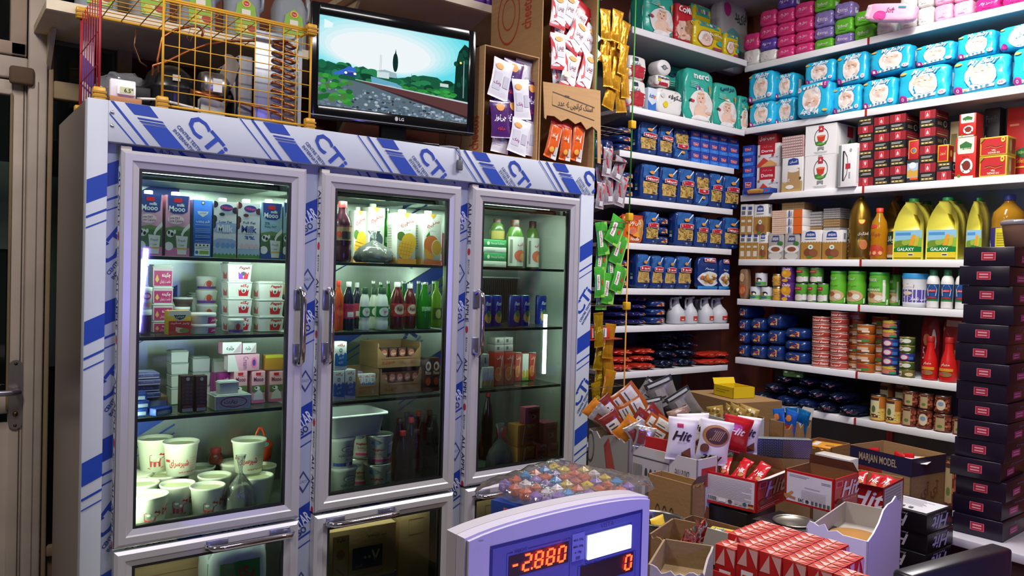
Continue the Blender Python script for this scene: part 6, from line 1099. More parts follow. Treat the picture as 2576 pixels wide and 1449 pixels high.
def cankind(k,name,r,h,spec,art,lidc='b4b8b8m',cat='can',a=1.4):lathekind(k,name,cat,[(0,.0),(r*.96,.0),(r,h*.03),(r,h*.95)],spec,[('can_lid',[(r*1.0,h*.95),(r*1.01,h*.975),(r*.99,h),(r*.93,h),(r*.92,h*.975),(0,h*.975)],lidc)],(h*.05,h*.94,a,art),n=22,body='can_body')
cankind('cow_can','milk_can',.035,.075,'d8dce0',[('r',0,0,1,.3,'5a9c38'),('p',[(0,.85),(.5,.7),(1,.9),(1,1),(0,1)],'b8c8d8'),('e',.55,.48,.18,.16,'1c1c20'),('e',.35,.45,.12,.1,'c88a40'),('e',.6,.4,.08,.1,'f0f0ea'),('r',.3,.1,.7,.2,'2c5c9c')])
cankind('green_can','mayonnaise_can',.036,.085,'58a030',[('r',0,0,1,.40,'5c3c7c'),('e',.5,.2,.35,.2,'d8d0c4'),('r',.1,.66,.66,.86,'a83430'),('r',.14,.70,.62,.82,'c02838'),('t','مهرام',.2,.71,.56,.81,'f0e0e0','b'),('r',.72,.05,.95,.4,'d8dcd4'),('t','مایونز',.2,.48,.6,.6,'24381c')])
TAB=lambda t:[('p',[(.12,.74),(.62,.80),(.66,.96),(.14,.90)],'14583c'),('t',t,.2,.79,.58,.90,'e4ecd8','b'),('t','سس مایونز',.18,.56,.66,.66,'3c6428','i'),('e',.5,.25,.42,.2,'c8a878'),('e',.4,.3,.14,.08,'a05c34'),('e',.65,.22,.14,.1,'d8d4c0'),('p',[(0,.14),(.5,.02),(1,.18),(1,0),(0,0)],'dce4d4'),('e',.25,.36,.1,.06,'4c7c28')]
def jarkind(k,r,h,spec,art,lid,lh=.012):lathekind(k,'sauce_jar','jar',[(0,0),(r*.93,0),(r,h*.06),(r,h*.62),(r*.93,h*.72),(r,h*.82),(r*.92,h*.93)],spec,[('lid',[(r*.97,h*.92),(r*.97,h),(0,h+.001)],lid)],(h*.03,h*.9,1.4,art),n=22,body='jar_body')
jarkind('tabarok',.042,.135,'5fb024',TAB('تبرک'),'3c9a24');jarkind('tabarok2',.042,.135,'56a828',TAB('TABAROK')+[('r',.78,.1,.88,.85,'dce0d8'),('t','MAYONNAISE',.14,.46,.7,.54,'d0e0c4','b')],'2f9a34')
lathekind('corn_jar','corn_jar','jar',[(0,0),(.03,0),(.032,.005),(.032,.075),(.028,.082)],'c8983cg',[('lid',[(.031,.08),(.031,.094),(0,.095)],'b0a078m')],(.005,.07,1.4,[('e',.1+.8*rp.random(),.05+.9*rp.random(),.07,.05,rp.choice(['e0b858','a8782c','d8a440']))for _ in range(26)]),n=18,body='jar_body')
boxkind('corn_pack','sweet_corn_pack','can',.066,.05,.1,'5c2c7c',[('e',.5,.55,.48,.28,'d8981c'),('e',.35,.6,.18,.12,'e8b83c'),('e',.65,.5,.2,.1,'e0a028'),('t','Delta',.12,.78,.9,.94,'f0e8f4','bi'),('t','SWEET CORN',.4,.2,.95,.32,'ece4f0','b'),('e',.4,.1,.3,.1,'d8a030')])
lathekind('cream_bucket','cream_bucket','bucket',[(0,0),(.070,0),(.072,.02),(.075,.13),(.078,.15)],'e0e2e6',[('lid',[(.079,.145),(.080,.155),(.077,.165),(.077,.172),(0,.173)],'2c90d0')],(.025,.128,1.4,[('r',0,0,1,.62,'5a48a4'),('p',[(0,.6),(.3,.7),(.6,.5),(1,.66),(1,1),(0,1)],'68b0dc'),('p',[(0,.55),(.3,.66),(.6,.5),(1,.62),(1,.5),(.6,.4),(.3,.5),(0,.45)],'58a048'),('p',[(.2,.72),(.6,.70),(.62,.86),(.42,.92),(.2,.84)],'9c4c38'),('t','پارسین',.25,.75,.57,.85,'f0e4d8','b'),('e',.42,.45,.14,.1,'e0c8b0'),('p',[(.25,.22),(.4,.4),(.55,.22)],'dcdce4'),('t','شی پابونز',.5,.06,.97,.26,'f0eef8','bi')]),n=26,body='bucket_body')
bottle('white_sauce','sauce_bottle',[(0,0),(.034,0),(.037,.01),(.036,.05),(.038,.12),(.040,.16),(.034,.19),(.022,.205)],'e6e4e0','1c6c48',.035,(.045,.15,1.4,[('r',0,0,1,1,'1c4c8c'),('r',0,0,1,.14,'2c7c40'),('r',.02,.3,.16,.9,'dce0e4'),('p',[(.35,.3),(.8,.3),(.86,.7),(.72,.95),(.45,.95),(.3,.7)],'f0f0f0'),('r',.36,.54,.80,.68,'c02838'),('t','مهرام',.42,.56,.74,.66,'f4e8e8','b'),('r',.34,.14,.82,.24,'b02c34')],),capr=.024,cat='sauce bottle')
def smallcan(k,c,art,lid='b8b0a0m',r=.043,h=.036):cankind(k,'tin',r,h,c,art,lid,'tin')
smallcan('bean_tin','c84c3c',[('r',0,.88,1,1,'e4c8b8'),('r',0,0,1,.1,'e0a898'),('t','لوبیا',.3,.3,.75,.7,'f0d8cc','bi'),('e',.15,.4,.08,.2,'8c2c34')],'d8b0a0m')
smallcan('bean_tin2','c84c3c',[('r',0,.88,1,1,'e4c8b8'),('r',0,0,1,.1,'e0a898'),('t','Baked Beans',.25,.3,.95,.68,'f0d8cc','bi'),('e',.12,.5,.06,.2,'3c4c9c')],'d8b0a0m')
smallcan('orange_tin','c8681c',[('r',.2,.3,.75,.65,'d8b898'),('r',.5,.1,.8,.3,'e0d4c4'),('r',0,.92,1,1,'c0a080')]);smallcan('orange_fish','c8681c',[('e',.45,.6,.3,.3,'b03c2c'),('e',.6,.3,.2,.2,'4c8038'),('r',.1,.1,.5,.3,'d8c8b8')])
smallcan('blue_tin','24408c',[('e',.5,.5,.18,.32,'e0d0d8'),('o',.5,.5,.22,.4,.25,'c03050'),('r',.7,.2,.95,.6,'3c70b8'),('r',0,0,.3,.5,'2c2c64')],'c0a860m');smallcan('tuna_tin','2c2c6c',[('e',.5,.45,.4,.35,'c8785c'),('e',.5,.85,.4,.14,'c8b030'),('r',.6,.1,.9,.4,'3c8c5c')],'c0a860m');smallcan('green_tin','4c7434',[('e',.3,.5,.2,.3,'dcdccc'),('e',.62,.5,.2,.3,'dcdccc'),('t','تن',.2,.35,.42,.65,'a83028','b'),('r',0,.9,1,1,'b8a860')],'b8a068m');smallcan('olive_tin','7a7434',[('r',.1,.2,.4,.8,'dcdccc'),('e',.75,.4,.2,.25,'d8c8a0'),('r',.14,.3,.36,.5,'50504c')],'b8a068m')
cankind('pea_can','bean_can',.036,.085,'c87830',[('r',.0,0,1,.5,'d8b858'),('r',.18,.08,.70,.92,'d8d0a4'),('r',.2,.84,.68,.96,'4c2c20'),('e',.44,.46,.1,.16,'5c6c34'),('r',.22,.1,.66,.24,'5c3024')]+[('e',.05+.9*rp.random(),.08+.35*rp.random(),.04,.03,'e8cc74')for _ in range(14)],'b0a494m')
BE=[('e',.06+.88*rp.random(),.06+.88*rp.random(),.075,.075,rp.choice(['a8583c','c0704c','8c4430','b86448']))for _ in range(46)]
cankind('bean_can','bean_can',.043,.08,'7a3424',BE+[('r',.34,.04,.7,.96,'b49c74'),('r',.36,.84,.68,.95,'4c2c20'),('e',.52,.3,.1,.1,'5c7c34')],'a89c90m');cankind('bean_can2','bean_can',.043,.08,'7a3424',BE[::-1]+[('e',.55,.5,.2,.34,'d8c8a8'),('e',.55,.56,.12,.14,'7c94b0'),('r',.36,.86,.74,.96,'4c2c20'),('r',.36,.06,.74,.14,'4c2c20')],'a89c90m')
lathekind('ketchup','ketchup_bottle','sauce bottle',[(0,0),(.043,0),(.046,.008),(.043,.055),(.036,.09),(.022,.125),(.020,.16)],'c81c18s',[('cap',[(.022,.157),(.022,.176),(.019,.180),(0,.180)],'a81c1c')],(.012,.085,1.35,[('p',[(.15,.1),(.85,.1),(.9,.6),(.6,.98),(.4,.98),(.1,.6)],'9c4434'),('t','مهرام',.3,.66,.7,.86,'e8d8c8','b'),('r',.15,.42,.85,.58,'d89028'),('e',.5,.26,.3,.14,'8c6c3c'),('e',.35,.25,.1,.1,'c83838')]),n=24,body='bottle_body')
def bleach():
 R=empty('bleach_jug');c='c6c8cc'
 MB().lathe([(0,0),(.043,0),(.047,.008),(.047,.07),(.040,.095),(.022,.125),(.014,.155),(.013,.185)],c,18).tube([(.012,0,.178),(.034,0,.185),(.03,0,.178)],.007,c,6).build('jug_body',R)
 MB().tube([(-.013,0,.175),(-.036,0,.178),(-.041,0,.16),(-.040,0,.12),(-.036,0,.098)],.006,c,6).build('handle',R)
 l=MB();l.art([('r',.3,.2,.85,.85,'c03828'),('r',.4,.3,.6,.45,'e8d8d0')],m_cyl(.047,.015,.062,.9),sub=5,e0=.0012);l.build('label_sticker',R)
 return R,(.094,.094,.192)
KIND['bleach']=(bleach,'jug')
softkind('chef_pack','flour_pack','packet',.13,.06,.16,'8a1c28g',[('e',.4,.62,.18,.1,'c87848'),('e',.75,.6,.12,.2,'d8d0d0'),('t','5',.2,.3,.3,.5,'d8c0c0')],seed=50)
softkind('pasta_red','flour_pack','packet',.13,.06,.16,'8c2028g',[('p',[(0,.1),(.8,.4),(.1,.85)],'b88850'),('r',.2,.85,.8,.95,'c8a8a0')],seed=51)
softkind('green_brick','soap_bar','box',.10,.05,.05,'4c7a34',[('r',.1,.6,.25,.85,'d8dcc8'),('r',.7,.15,.85,.4,'d8dcc8'),('r',.4,.6,.6,.9,'6c9a4c')],seed=52,kk=8,amp=.001)
softkind('bowl_pack','noodle_pack','noodle pack',.07,.06,.17,'8c6c50g',[('e',.5,.3,.45,.2,'a84828'),('e',.5,.28,.3,.12,'c87840'),('e',.4,.7,.3,.15,'c8a078')],seed=53)
# goods on the back rack
gd_='diaper packs on the back rack'
lt('tissue_white',0,1598,1622,12,'grey-white pack squeezed behind the big teal diaper pack',back=.1)
lt('molfix',0,1624,1700,-26,'big teal diaper pack with an orange arc on the topmost board',gd_);lt('comi',0,1700,1745,8,'red diaper pack with a toddler photo beside the big teal one',gd_)
lt('yellow_nappy',0,1742,1792,12,'yellow and teal diaper pack set back behind its twin',gd_,back=.16,d=.1);lt('yellow_nappy',0,1746,1821,55,'yellow and teal diaper pack in front on the topmost board',gd_,d=.1);lt('yellow_nappy',0,1823,1860,84,'small yellow diaper pack at the corner end of the topmost board',gd_,d=.08)
softkind('grey_teal','adult_diaper_pack','diaper pack',.22,.12,.17,'d4d2ccg',[('r',.1,0,.6,.45,'5cb0b0'),('e',.4,.3,.3,.3,'7cc4c0'),('t','ایزی‌پد',.45,.68,.85,.88,'3c5c48','b'),('e',.2,.85,.1,.1,'d83c90')],seed=60)
lt('grey_teal',0,1812,1888,2,'grey and teal pack behind the yellow diaper packs',gd_,back=.22,d=.12)
lt('tissue_white',1,1581,1628,199,'white and red tissue pack, lower one at the board left end','tissue packs on the back rack',d=.1);lt('tissue_white',1,1582,1629,139,'white and red tissue pack, upper one at the board left end','tissue packs on the back rack',z=onY(1600,199,3.042).z+.002,d=.1)
lt('tissue_wide',1,1652,1722,224,'wide white and red tissue pack in front of teal packs','tissue packs on the back rack',d=.09);lt('active_box',1,1630,1651,221,'blue and white powder box beside the wide tissue pack',d=.05)
lt('molfix',1,1655,1762,150,'teal diaper pack set back behind tissue packs',gd_,back=.26,d=.12);lt('merci',1,1724,1797,174,'teal diaper pack with a purple arc and sitting baby',gd_,d=.1);lt('molfix',1,1797,1858,210,'teal diaper pack with orange arc on the second board',gd_,d=.1)
lt('molfix',1,1859,1885,240,'narrow teal diaper pack at the corner of the second board',gd_,d=.1)
zz=onY(1690,224,3.042).z+.004
lt('roll',1,1652,1690,150,'white tissue roll standing on edge above the wide tissue pack',z=zz,d=.08)
gm_='pasta packs on the back rack'
nm=['third','fourth','fifth','sixth','seventh','eighth']
def row(s,L,desc):
 for i,(k,x0,x1,yt)in enumerate(L):lt(k,s,x0,x1,yt,f'{dict(mana_u="upside-down ").get(k, "")}blue pasta pack with window, {ORD[i]} from the left {desc}',gm_,d=.075,sq=.95)
row(2,[('mana_a',1607,1656,306),('mana_a',1657,1695,312),('mana_u',1696,1734,322)],'on the third board from top')
row(3,[('mana_a',1613,1660,412),('mana_a',1661,1706,420),('mana_b',1707,1748,420),('mana_u',1749,1785,432),('mana_b',1786,1818,433),('mana_b',1820,1862,438)],'on the fourth board from top')
row(4,[('mana_b',1622,1659,532),('mana_b',1700,1748,532),('mana_b',1750,1782,546),('mana_b',1783,1817,551),('mana_a',1819,1862,546)],'on the fifth board from top')
row(5,[('mana_s',1601,1637,638),('mana_s',1638,1669,642),('mana_s',1670,1702,645),('mana_s',1703,1741,644)],'on the sixth board from top')
for i,(x0,x1,yt,bk)in enumerate(((1757,1809,646,.012),(1811,1838,650,.03))):lt('meal_pack',5,x0,x1,yt,['ready pasta meal pack with a plate, in front','ready pasta meal pack with a plate, at the corner'][i],'ready meal packs',back=bk,d=.05)
cols=((1739,1762),(1763,1785),(1786,1808),(1809,1831),(1832,1859))
for c,(a,b_)in enumerate(cols):
 z=zL[2]
 for r in range(3):
  yt=(380+c*4,351+c*4,322+c*4)[r]
  z=lt('lasagna_small',2,a,b_,yt,f'small blue lasagna box, {("bottom", "middle", "top")[r]} of the {ORD[c]} column beside the pasta packs','small lasagna boxes',z=z,d=.12)
gn='pasta packs lying with orange ends outward'
def ends(s,x0,x1,n,m,yt,where,back=.03,side=lt,d=.2):
 w=(x1-x0)/n
 P0=yL[s]+back if side is lt else XR+back
 for c in range(n):
  xm=x0+w*(c+.5);base=zL[s]if side is lt else zR[s]
  top=(onY(xm,yt,P0)if side is lt else onX(xm,yt,P0)).z;hh=(top-base)/m-.0012;z=base
  for r in range(m):
   side('navy_end',s,x0+w*c,x0+w*(c+1),0,f'navy pack lying end outward, {ORD[r]} from below {where}',gn,back=back,z=z,h=hh,d=d,sq=.97);z+=hh+.0012
ends(2,1561,1603,1,3,318,'at the third board left end');ends(3,1572,1608,1,3,432,'at the fourth board left end');ends(4,1661,1698,1,3,546,'between windowed packs on the fifth board');ends(5,1556,1598,1,3,652,'at the sixth board left end')
ends(6,1650,1694,1,3,755,'beside the milky jugs')
lt('noodle_orange',4,1567,1622,540,'orange noodle pack at the left end of the fifth board',d=.06,sq=.95)
for r in range(4):
 for c in range(2):lt('violet_lie',6,1556+c*44,1598+c*48,0,f'dark violet pasta pack lying flat, {lv[r]} of the {("left", "right")[c]} pile','dark violet pasta packs',z=zL[6]+r*.043,h=.035,d=.22,back=.02+.008*r)
for i,(a,b_,yt,bk)in enumerate(((1702,1735,746,.012),(1737,1764,746,.012),(1754,1780,752,.15),(1777,1806,747,.012),(1808,1842,748,.012))):
 lt('bleach',6,a,b_,yt,f'milky white jug with red sticker, {ORD[i]} of five on the seventh board','milky white jugs',back=bk)
rb=random.Random(9)
def pile(k,side,s,x0,x1,n,m,hz,label,group,back=.02,jit=.25,d=None,w=None,m2=None):
 """bags heaped on a board in m layers of n, upper layers shorter"""
 z=zL[s]if side is lt else zR[s]
 for r in range(m):
  q=max(1,n-(r if m2 is None else m2*r));off=(x1-x0)/n*.5*(n-q);wd=(x1-x0)/n
  for c in range(q):
   kk=k if isinstance(k,str)else rb.choice(k)
   side(kk,s,x0+off+wd*c,x0+off+wd*(c+1),0,label.format(r=ORD[r],c=ORD[c]),group,back=back+.02*r+.01*rb.random(),z=z+.0005,h=hz*.92,d=d or.2,sq=.9,rz=(rb.random()-.5)*.3)
  z+=hz*1.02
pile('red_pack',lt,7,1558,1672,2,3,.040,'red noodle bag, {c} from left in the {r} layer from below','red noodle bags',m2=0)
pile('navy_pack',lt,7,1676,1775,2,4,.050,'glossy navy bag, {c} from left in the {r} layer beside red bags','glossy navy bags on the back rack',m2=0)
pile('red_pack',lt,7,1780,1862,1,2,.040,'red noodle bag at the corner, {r} from below','red noodle bags',back=.0,d=.16)
pile('navy_pack',lt,7,1780,1862,1,1,.05,'glossy navy bag lying over red bags at the corner','glossy navy bags on the back rack',back=.18,d=.14)
softkind('tan_pack','legume_bag','bag',.2,.1,.04,'a87c2cg',[('r',.72,.2,.9,.75,'a82c2c')],seed=70,kk=3)
lt('tan_pack',7,1640,1712,0,'golden pack standing at the back behind red bags',back=.27,z=zL[7]+.0,h=.14,d=.06)
# goods on the side-wall racks
gpd='pad packs on the topmost side board'
def cols_(L,s=0,d=.09,back=.012):
 for nmc,x0,x1,ks,ys in L:
  z=zR[s]
  for r,(k,yt)in enumerate(zip(ks,ys)):
   cn=dict(pad_pink='pink',pad_purple='violet',pad_green='green',pad_lilac='lilac',pad_rose='pale rose',pad_white='white',pad_magenta='magenta')[k]
   z=rt(k,s,x0,x1,yt,f'{cn} pad pack, {ORD[r]} from the bottom {nmc}',gpd,z=z,d=d,back=back)
cols_([('in the corner stack',1868,1908,['pad_white','pad_pink'],[124,83]),('in the second stack from the corner',1909,1951,['pad_white','pad_purple','pad_pink','pad_pink'],[125,96,64,24]),('in the third stack from the corner',1952,1996,['pad_pink','pad_pink','pad_pink','pad_pink','pad_purple'],[116,88,56,20,-14]),('in the fourth stack from the corner',1997,2043,['pad_pink','pad_pink','pad_pink','pad_pink'],[108,77,42,4]),('in the first green and lilac stack',2045,2094,['pad_green','pad_lilac','pad_lilac','pad_green'],[97,68,27,-8]),('in the second green and lilac stack',2096,2144,['pad_lilac','pad_green','pad_lilac'],[84,45,5]),('in the third green and lilac stack',2146,2198,['pad_green','pad_green'],[62,25])])
cols_([('beside the rack joint',2203,2243,['pad_white','pad_white'],[50,14]),('behind the tilted rose pack',2262,2304,['pad_white','pad_white'],[26,-12]),('right of the tilted rose pack',2306,2346,['pad_white','pad_white'],[17,-22]),('under rose packs',2348,2394,['pad_rose','pad_rose'],[10,-24]),('next to magenta packs',2396,2446,['pad_rose','pad_rose'],[2,-30]),('nearest the counter',2450,2516,['pad_magenta','pad_magenta'],[-8,-46]),('at the near end',2518,2590,['pad_magenta'],[-22])])
o=at('tissue_rose',2243,33,128,44,'pale rose wipes pack lying tilted across white packs',None,X=3.98,roll=14,yaw=-90,d=.07);
gb_='cyan diaper packs on the side boards'
low=[('mybaby1',1882,1945,256,.012),('mybaby1',1948,2000,246,.05),('mybaby_u',2002,2088,207,-.03),('mybaby2',2092,2164,214,.012),('mybaby1',2167,2253,197,.012),('mybaby0',2256,2386,167,.012),('mybaby0',2392,2538,142,.012),('mybaby0',2543,2680,112,.012)]
ztops=[]
for i,(k,a,b_,yt,bk)in enumerate(low):ztops.append((a,b_,rt(k,1,a,b_,yt,f'{"upside-down " if k == "mybaby_u" else ""}cyan diaper pack, {ORD[i]} from the corner in the lower row',gb_,back=bk,d=.12)))
up=[('mybaby1',1880,1945,180,.012),('mybaby1',1948,1998,184,.05),('mybaby2',2022,2098,152,.012),('mybaby2',2102,2180,133,.012),('mybaby1',2186,2292,117,.012),('mybaby1',2300,2400,108,.012),('mybaby1',2405,2504,80,.012),('shield_nappy',2508,2610,60,.012)]
for i,(k,a,b_,yt,bk)in enumerate(up):
 z=max([t[2]for t in ztops if t[0]<b_ and t[1]>a]);rt(k,1,a,b_,yt,f'cyan diaper pack, {ORD[i]} from the corner in the upper row',gb_,back=bk,d=.12,z=z)
z=rt('lasagna_small',2,1868,1896,446,'blue lasagna box at the corner of the side board, lowest','small lasagna boxes',d=.1,back=.06)
for i,yt in enumerate((418,392,366)):z=rt('lasagna_small',2,1868,1896,yt,f'blue lasagna box at the corner of the side board, {ORD[i+1]} from below','small lasagna boxes',d=.1,z=z,back=.06)
rt('lasagna_long',2,1868,1938,474,'long lasagna box with a baked slice picture',back=-.035,d=.075)
z=rt('dorna',2,1902,1962,420,'red and white flour box, lower one',back=.06);z=rt('dorna',2,1904,1962,358,'red and white flour box, upper one',z=z,h=.14,back=.06);rt('noodle_red',2,1906,1954,338,'flat red box on the flour boxes',z=z,back=.06)
z=rt('ansan',2,1966,2020,396,'flour box with a grain sack picture');z=rt('ging_pink',2,1967,2021,370,'pink chequered box, lower of two','pink chequered boxes',z=z,d=.09);rt('ging_pink',2,1967,2021,342,'pink chequered box, upper of two','pink chequered boxes',z=z,d=.09)
z=rt('white_tea',2,2023,2104,390,'white tea carton with a red cup, lower one','white tea cartons',d=.2);rt('white_tea',2,2025,2106,308,'white tea carton with a red cup, upper one','white tea cartons',z=z,d=.2)
rt('arc_box',2,2108,2154,362,'white box with a black arc and red badge',back=-.02)
gtb='red and black tea boxes'
for c,(x0,x1,ks,ys)in enumerate(((2158,2197,'uuuu',(424,380,336,298)),(2198,2237,'nnnn',(422,379,336,294)),(2238,2279,'nnnn',(417,374,330,287)),(2313,2354,'nnnn',(410,366,321,277)))):
 z=zR[2]
 for r,yt in enumerate(ys):z=rt('tea_u' if ks[r]=='u' else 'tea',2,x0,x1,yt,f'red and black tea box, {lv[r]} in the {ORD[c]} stack from the white cartons',gtb,z=z,d=.14)
z=rt('wheat_box',2,2280,2311,402,'tea box with a wheat field picture');rt('globe_box',2,2284,2311,352,'red box with a globe on the wheat box',z=z)
z=rt('tea_u',2,2356,2394,408,'upside-down red and black tea box beneath a gold-rimmed one',gtb,d=.1);rt('gold_tea',2,2358,2386,364,'small red tea box with a gold rim',z=z)
rt('cream_tea',2,2388,2410,306,'cream tea box set back above the shelf',back=.16,d=.06)
z=rt('familia',2,2402,2456,345,'red tea box with a black cup, lower one','red tea boxes with cups',d=.08);rt('familia',2,2412,2456,286,'red tea box with a black cup, upper one','red tea boxes with cups',z=z,d=.08)
z=rt('tea_chest',2,2462,2534,392,'gold-rimmed red tea chest, lower one','gold-rimmed tea chests',d=.1);rt('tea_chest',2,2464,2536,344,'gold-rimmed red tea chest, upper one','gold-rimmed tea chests',z=z,d=.1)
rt('black_tea',2,2474,2514,272,'black tea box standing behind the tea chests',back=.17,d=.07);rt('red_big',2,2530,2612,268,'large red tea box behind the tea chests',back=.17,d=.1)
for i in range(3):rt('spice_slim',3,1860+16*i,1876+16*i,584,f'slim spice box, {ORD[i]} from the corner in the lower row','slim spice boxes',d=.1)
for i in range(2):rt('spice_slim',3,1862+16*i,1878+16*i,514,f'slim spice box, {ORD[i]} from the corner in the upper row','slim spice boxes',d=.1,z=zR[3]+.148)
rt('falafel',3,1909,1930,584,'spice box with round patties behind the slim boxes',d=.05);rt('falafel',3,1896,1930,514,'spice box with round patties on top of another',d=.05,z=zR[3]+.148)
rt('soup_box',3,1932,1971,586,'grey soup box next to spice boxes','soup boxes');rt('soup_box',3,1973,2011,586,'grey soup box beside the large patty boxes','soup boxes')
z=zR[3]+.150
for i in range(3):rt('ging_orange',3,1950,2030,0,f'chequered box with an orange end, {("lowest", "middle", "topmost")[i]} of three','boxes with orange ends',z=z+.0475*i,h=.046,d=.1)
rt('ging_tan',3,1975,2034,0,'tan chequered box lying on orange-ended boxes',z=z+.144,h=.045,d=.12,back=.06)
rt('falafel',3,2014,2066,579,'large patty spice box, first of two','patty spice boxes',d=.05);rt('falafel',3,2068,2119,579,'large patty spice box, second of two','patty spice boxes',d=.05)
for i,(a,b_,z0,h,k)in enumerate(((2036,2078,0,.075,'ging_grey'),(2036,2078,.077,.075,'ging_grey'),(2036,2078,.154,.04,'ging_tan'),(2036,2078,.196,.085,'ging_grey'),(2080,2124,0,.085,'ging_grey'),(2080,2124,.087,.10,'ging_grey'),(2080,2124,.189,.045,'ging_tan'),(2080,2124,.236,.06,'ging_grey'))):rt(k,3,a,b_,0,f'{"tan" if k == "ging_tan" else "grey"} chequered box, {lv[i % 4]} in the {("first", "second")[i//4]} stack behind the patty boxes','grey and tan chequered boxes',back=.09,z=zR[3]+z0,h=h,d=.1)
rt('gold_bottle',3,2124,2178,489,'tall gold oil bottle',d=.105);rt('clear_oil',3,2180,2222,522,'clear sunflower oil bottle with a red cap',back=-.0);rt('gold_jug',3,2218,2272,494,'gold oil jug with a handle behind the clear bottle',back=.16,d=.1)
rt('galaxy',3,2246,2326,498,'yellow oil jug with a green label, first of two in front','yellow oil jugs',d=.10);rt('galaxy',3,2329,2413,495,'yellow oil jug with a green label, second of two in front','yellow oil jugs',d=.10)
rt('galaxy',3,2290,2348,505,'yellow oil jug set back behind the first one','yellow oil jugs',back=.17,d=.10);rt('galaxy',3,2362,2426,502,'yellow oil jug set back behind the second one','yellow oil jugs',back=.17,d=.10)
o=rt('galaxy',3,2430,2472,496,'yellow oil jug turned sideways beside the large bottle','yellow oil jugs',d=.1,back=.03)
rt('big_oil',3,2476,2562,486,'large oil bottle with a purple label and blue cap',d=.17)
rt('bowl_pack',4,1858,1879,676,'brown noodle soup packet in the corner',d=.05)
rt('cow_can',4,1880,1906,720,'milk powder can with a cow, first in front','milk powder cans');rt('cow_can',4,1908,1935,721,'milk powder can with a cow, second in front','milk powder cans');rt('cow_can',4,1893,1920,686,'milk powder can with a cow, stacked on two others','milk powder cans',z=onX(1905,720,XR+.012).z+.003)
z=rt('corn_jar',4,1938,1961,720,'corn jar at the bottom of its stack','corn jars');z=rt('corn_jar',4,1938,1961,688,'corn jar in the middle of its stack','corn jars',z=z)
z=rt('corn_pack',4,1964,1990,710,'purple sweet corn pack, lower one','sweet corn packs');rt('corn_pack',4,1965,1991,669,'purple sweet corn pack, upper one','sweet corn packs',z=z)
for c,(a,b_)in enumerate(((1993,2024),(2026,2049),(2051,2076))):rt('green_can',4,a,b_,713,f'green mayonnaise can in the lower row, {ORD[c]} from the corn packs','green mayonnaise cans',back=.0)
rt('green_can',4,1996,2027,671,'green mayonnaise can stacked on the first one','green mayonnaise cans',z=onX(2010,713,XR).z+.004);rt('green_can',4,2031,2062,673,'green mayonnaise can stacked above a gap','green mayonnaise cans',z=onX(2040,713,XR).z+.004)
for i,(k,a,b_,yt)in enumerate((('tabarok',2079,2118,681),('tabarok',2122,2166,681),('tabarok2',2175,2224,684))):rt(k,4,a,b_,yt,f'tall green mayonnaise jar, {ORD[i]} of three in front','tall green mayonnaise jars')
rt('tabarok2',4,2228,2258,690,'tall green mayonnaise jar half behind the bucket','tall green mayonnaise jars',back=.12)
rt('cream_bucket',4,2255,2322,687,'white and purple cream bucket with a blue lid')
for i,(a,b_)in enumerate(((2324,2357),(2360,2393),(2396,2430))):rt('white_sauce',4,a,b_,678,f'white sauce bottle with a green cap, {ORD[i]} from the bucket','white sauce bottles')
ends(5,1866,1894,1,4,770,'in the corner',side=rt);ends(5,1896,1936,1,3,800,'second from the corner',side=rt);ends(5,1938,1980,1,3,790,'third from the corner',side=rt);ends(5,1982,2042,1,3,826,'next to the red tins',side=rt,d=.2)
gti='tins on the sixth side board'
def tins(ks,a,b_,yt,n,where,back=.012,desc='red bean tin'):
 P0=XR+back;xm=(a+b_)/2;h=(onX(xm,yt,P0).z-zR[5])/n-.0012;z=zR[5]
 for i in range(n):z=rt(ks[i%len(ks)],5,a,b_,0,f'{desc}, {ORD[i]} from the bottom {where}',gti,z=z,h=h,back=back)
tins(['bean_tin2','bean_tin2','bean_tin','bean_tin2','bean_tin'],2047,2092,796,7,'beside the navy packs');tins(['bean_tin','bean_tin','bean_tin2','bean_tin2','bean_tin'],2094,2137,783,8,'in the taller stack')
tins(['orange_tin','orange_tin','orange_fish'],2140,2180,785,7,'in the back stack',back=.12,desc='orange tin');tins(['orange_fish','orange_tin','orange_tin','orange_fish','orange_tin'],2161,2205,816,5,'in the front stack',desc='orange tin',back=-.0)
tins(['orange_tin','orange_fish'],2200,2240,797,6,'in the stack before blue tins',desc='orange tin',back=.12);tins(['tuna_tin','blue_tin','blue_tin','blue_tin','tuna_tin','tuna_tin'],2226,2268,806,6,'in the blue stack',desc='blue fish tin',back=.02)
tins(['olive_tin','green_tin','blue_tin','green_tin','green_tin'],2271,2309,848,5,'beside the ketchup',desc='green fish tin',back=-.0)
rt('ketchup',5,2311,2352,846,'red ketchup bottle beside the tins','red ketchup bottles');rt('ketchup',5,2354,2400,849,'red ketchup bottle nearest the purple boxes','red ketchup bottles')
rt('chef_pack',5,2312,2362,797,'dark red packet with a cook behind ketchup',back=.14,d=.06);rt('pasta_red',5,2366,2430,790,'dark red packet with a tan shape behind ketchup',back=.14,d=.06)
pile(['navy_pack','navy_lie'],rt,6,1905,2175,5,3,.060,'glossy navy bag, {c} from the corner in the {r} layer above the cartons','glossy navy bags on the side board',d=.22,back=-.02)
place('green_brick',(XR+.06,onX(1998,945,XR+.06).y,zR[6]+.168),(.12,.06,.042),-PI/2+.3,'small green box lying on the navy bags',None)
gbc='bean cans on the lowest visible side board'
zz_=[]
for i,(k,a,b_,yt)in enumerate((('pea_can',2182,2219,994),('pea_can',2221,2259,1003),('bean_can',2261,2298,1023),('bean_can2',2300,2338,1031),('bean_can',2341,2386,1042),('bean_can',2389,2430,1052))):zz_.append(rt(k,6,a,b_,yt,f'{"yellow pea" if k == "pea_can" else "brown bean"} can in the lower row, {ORD[i]} from the navy bags',gbc))
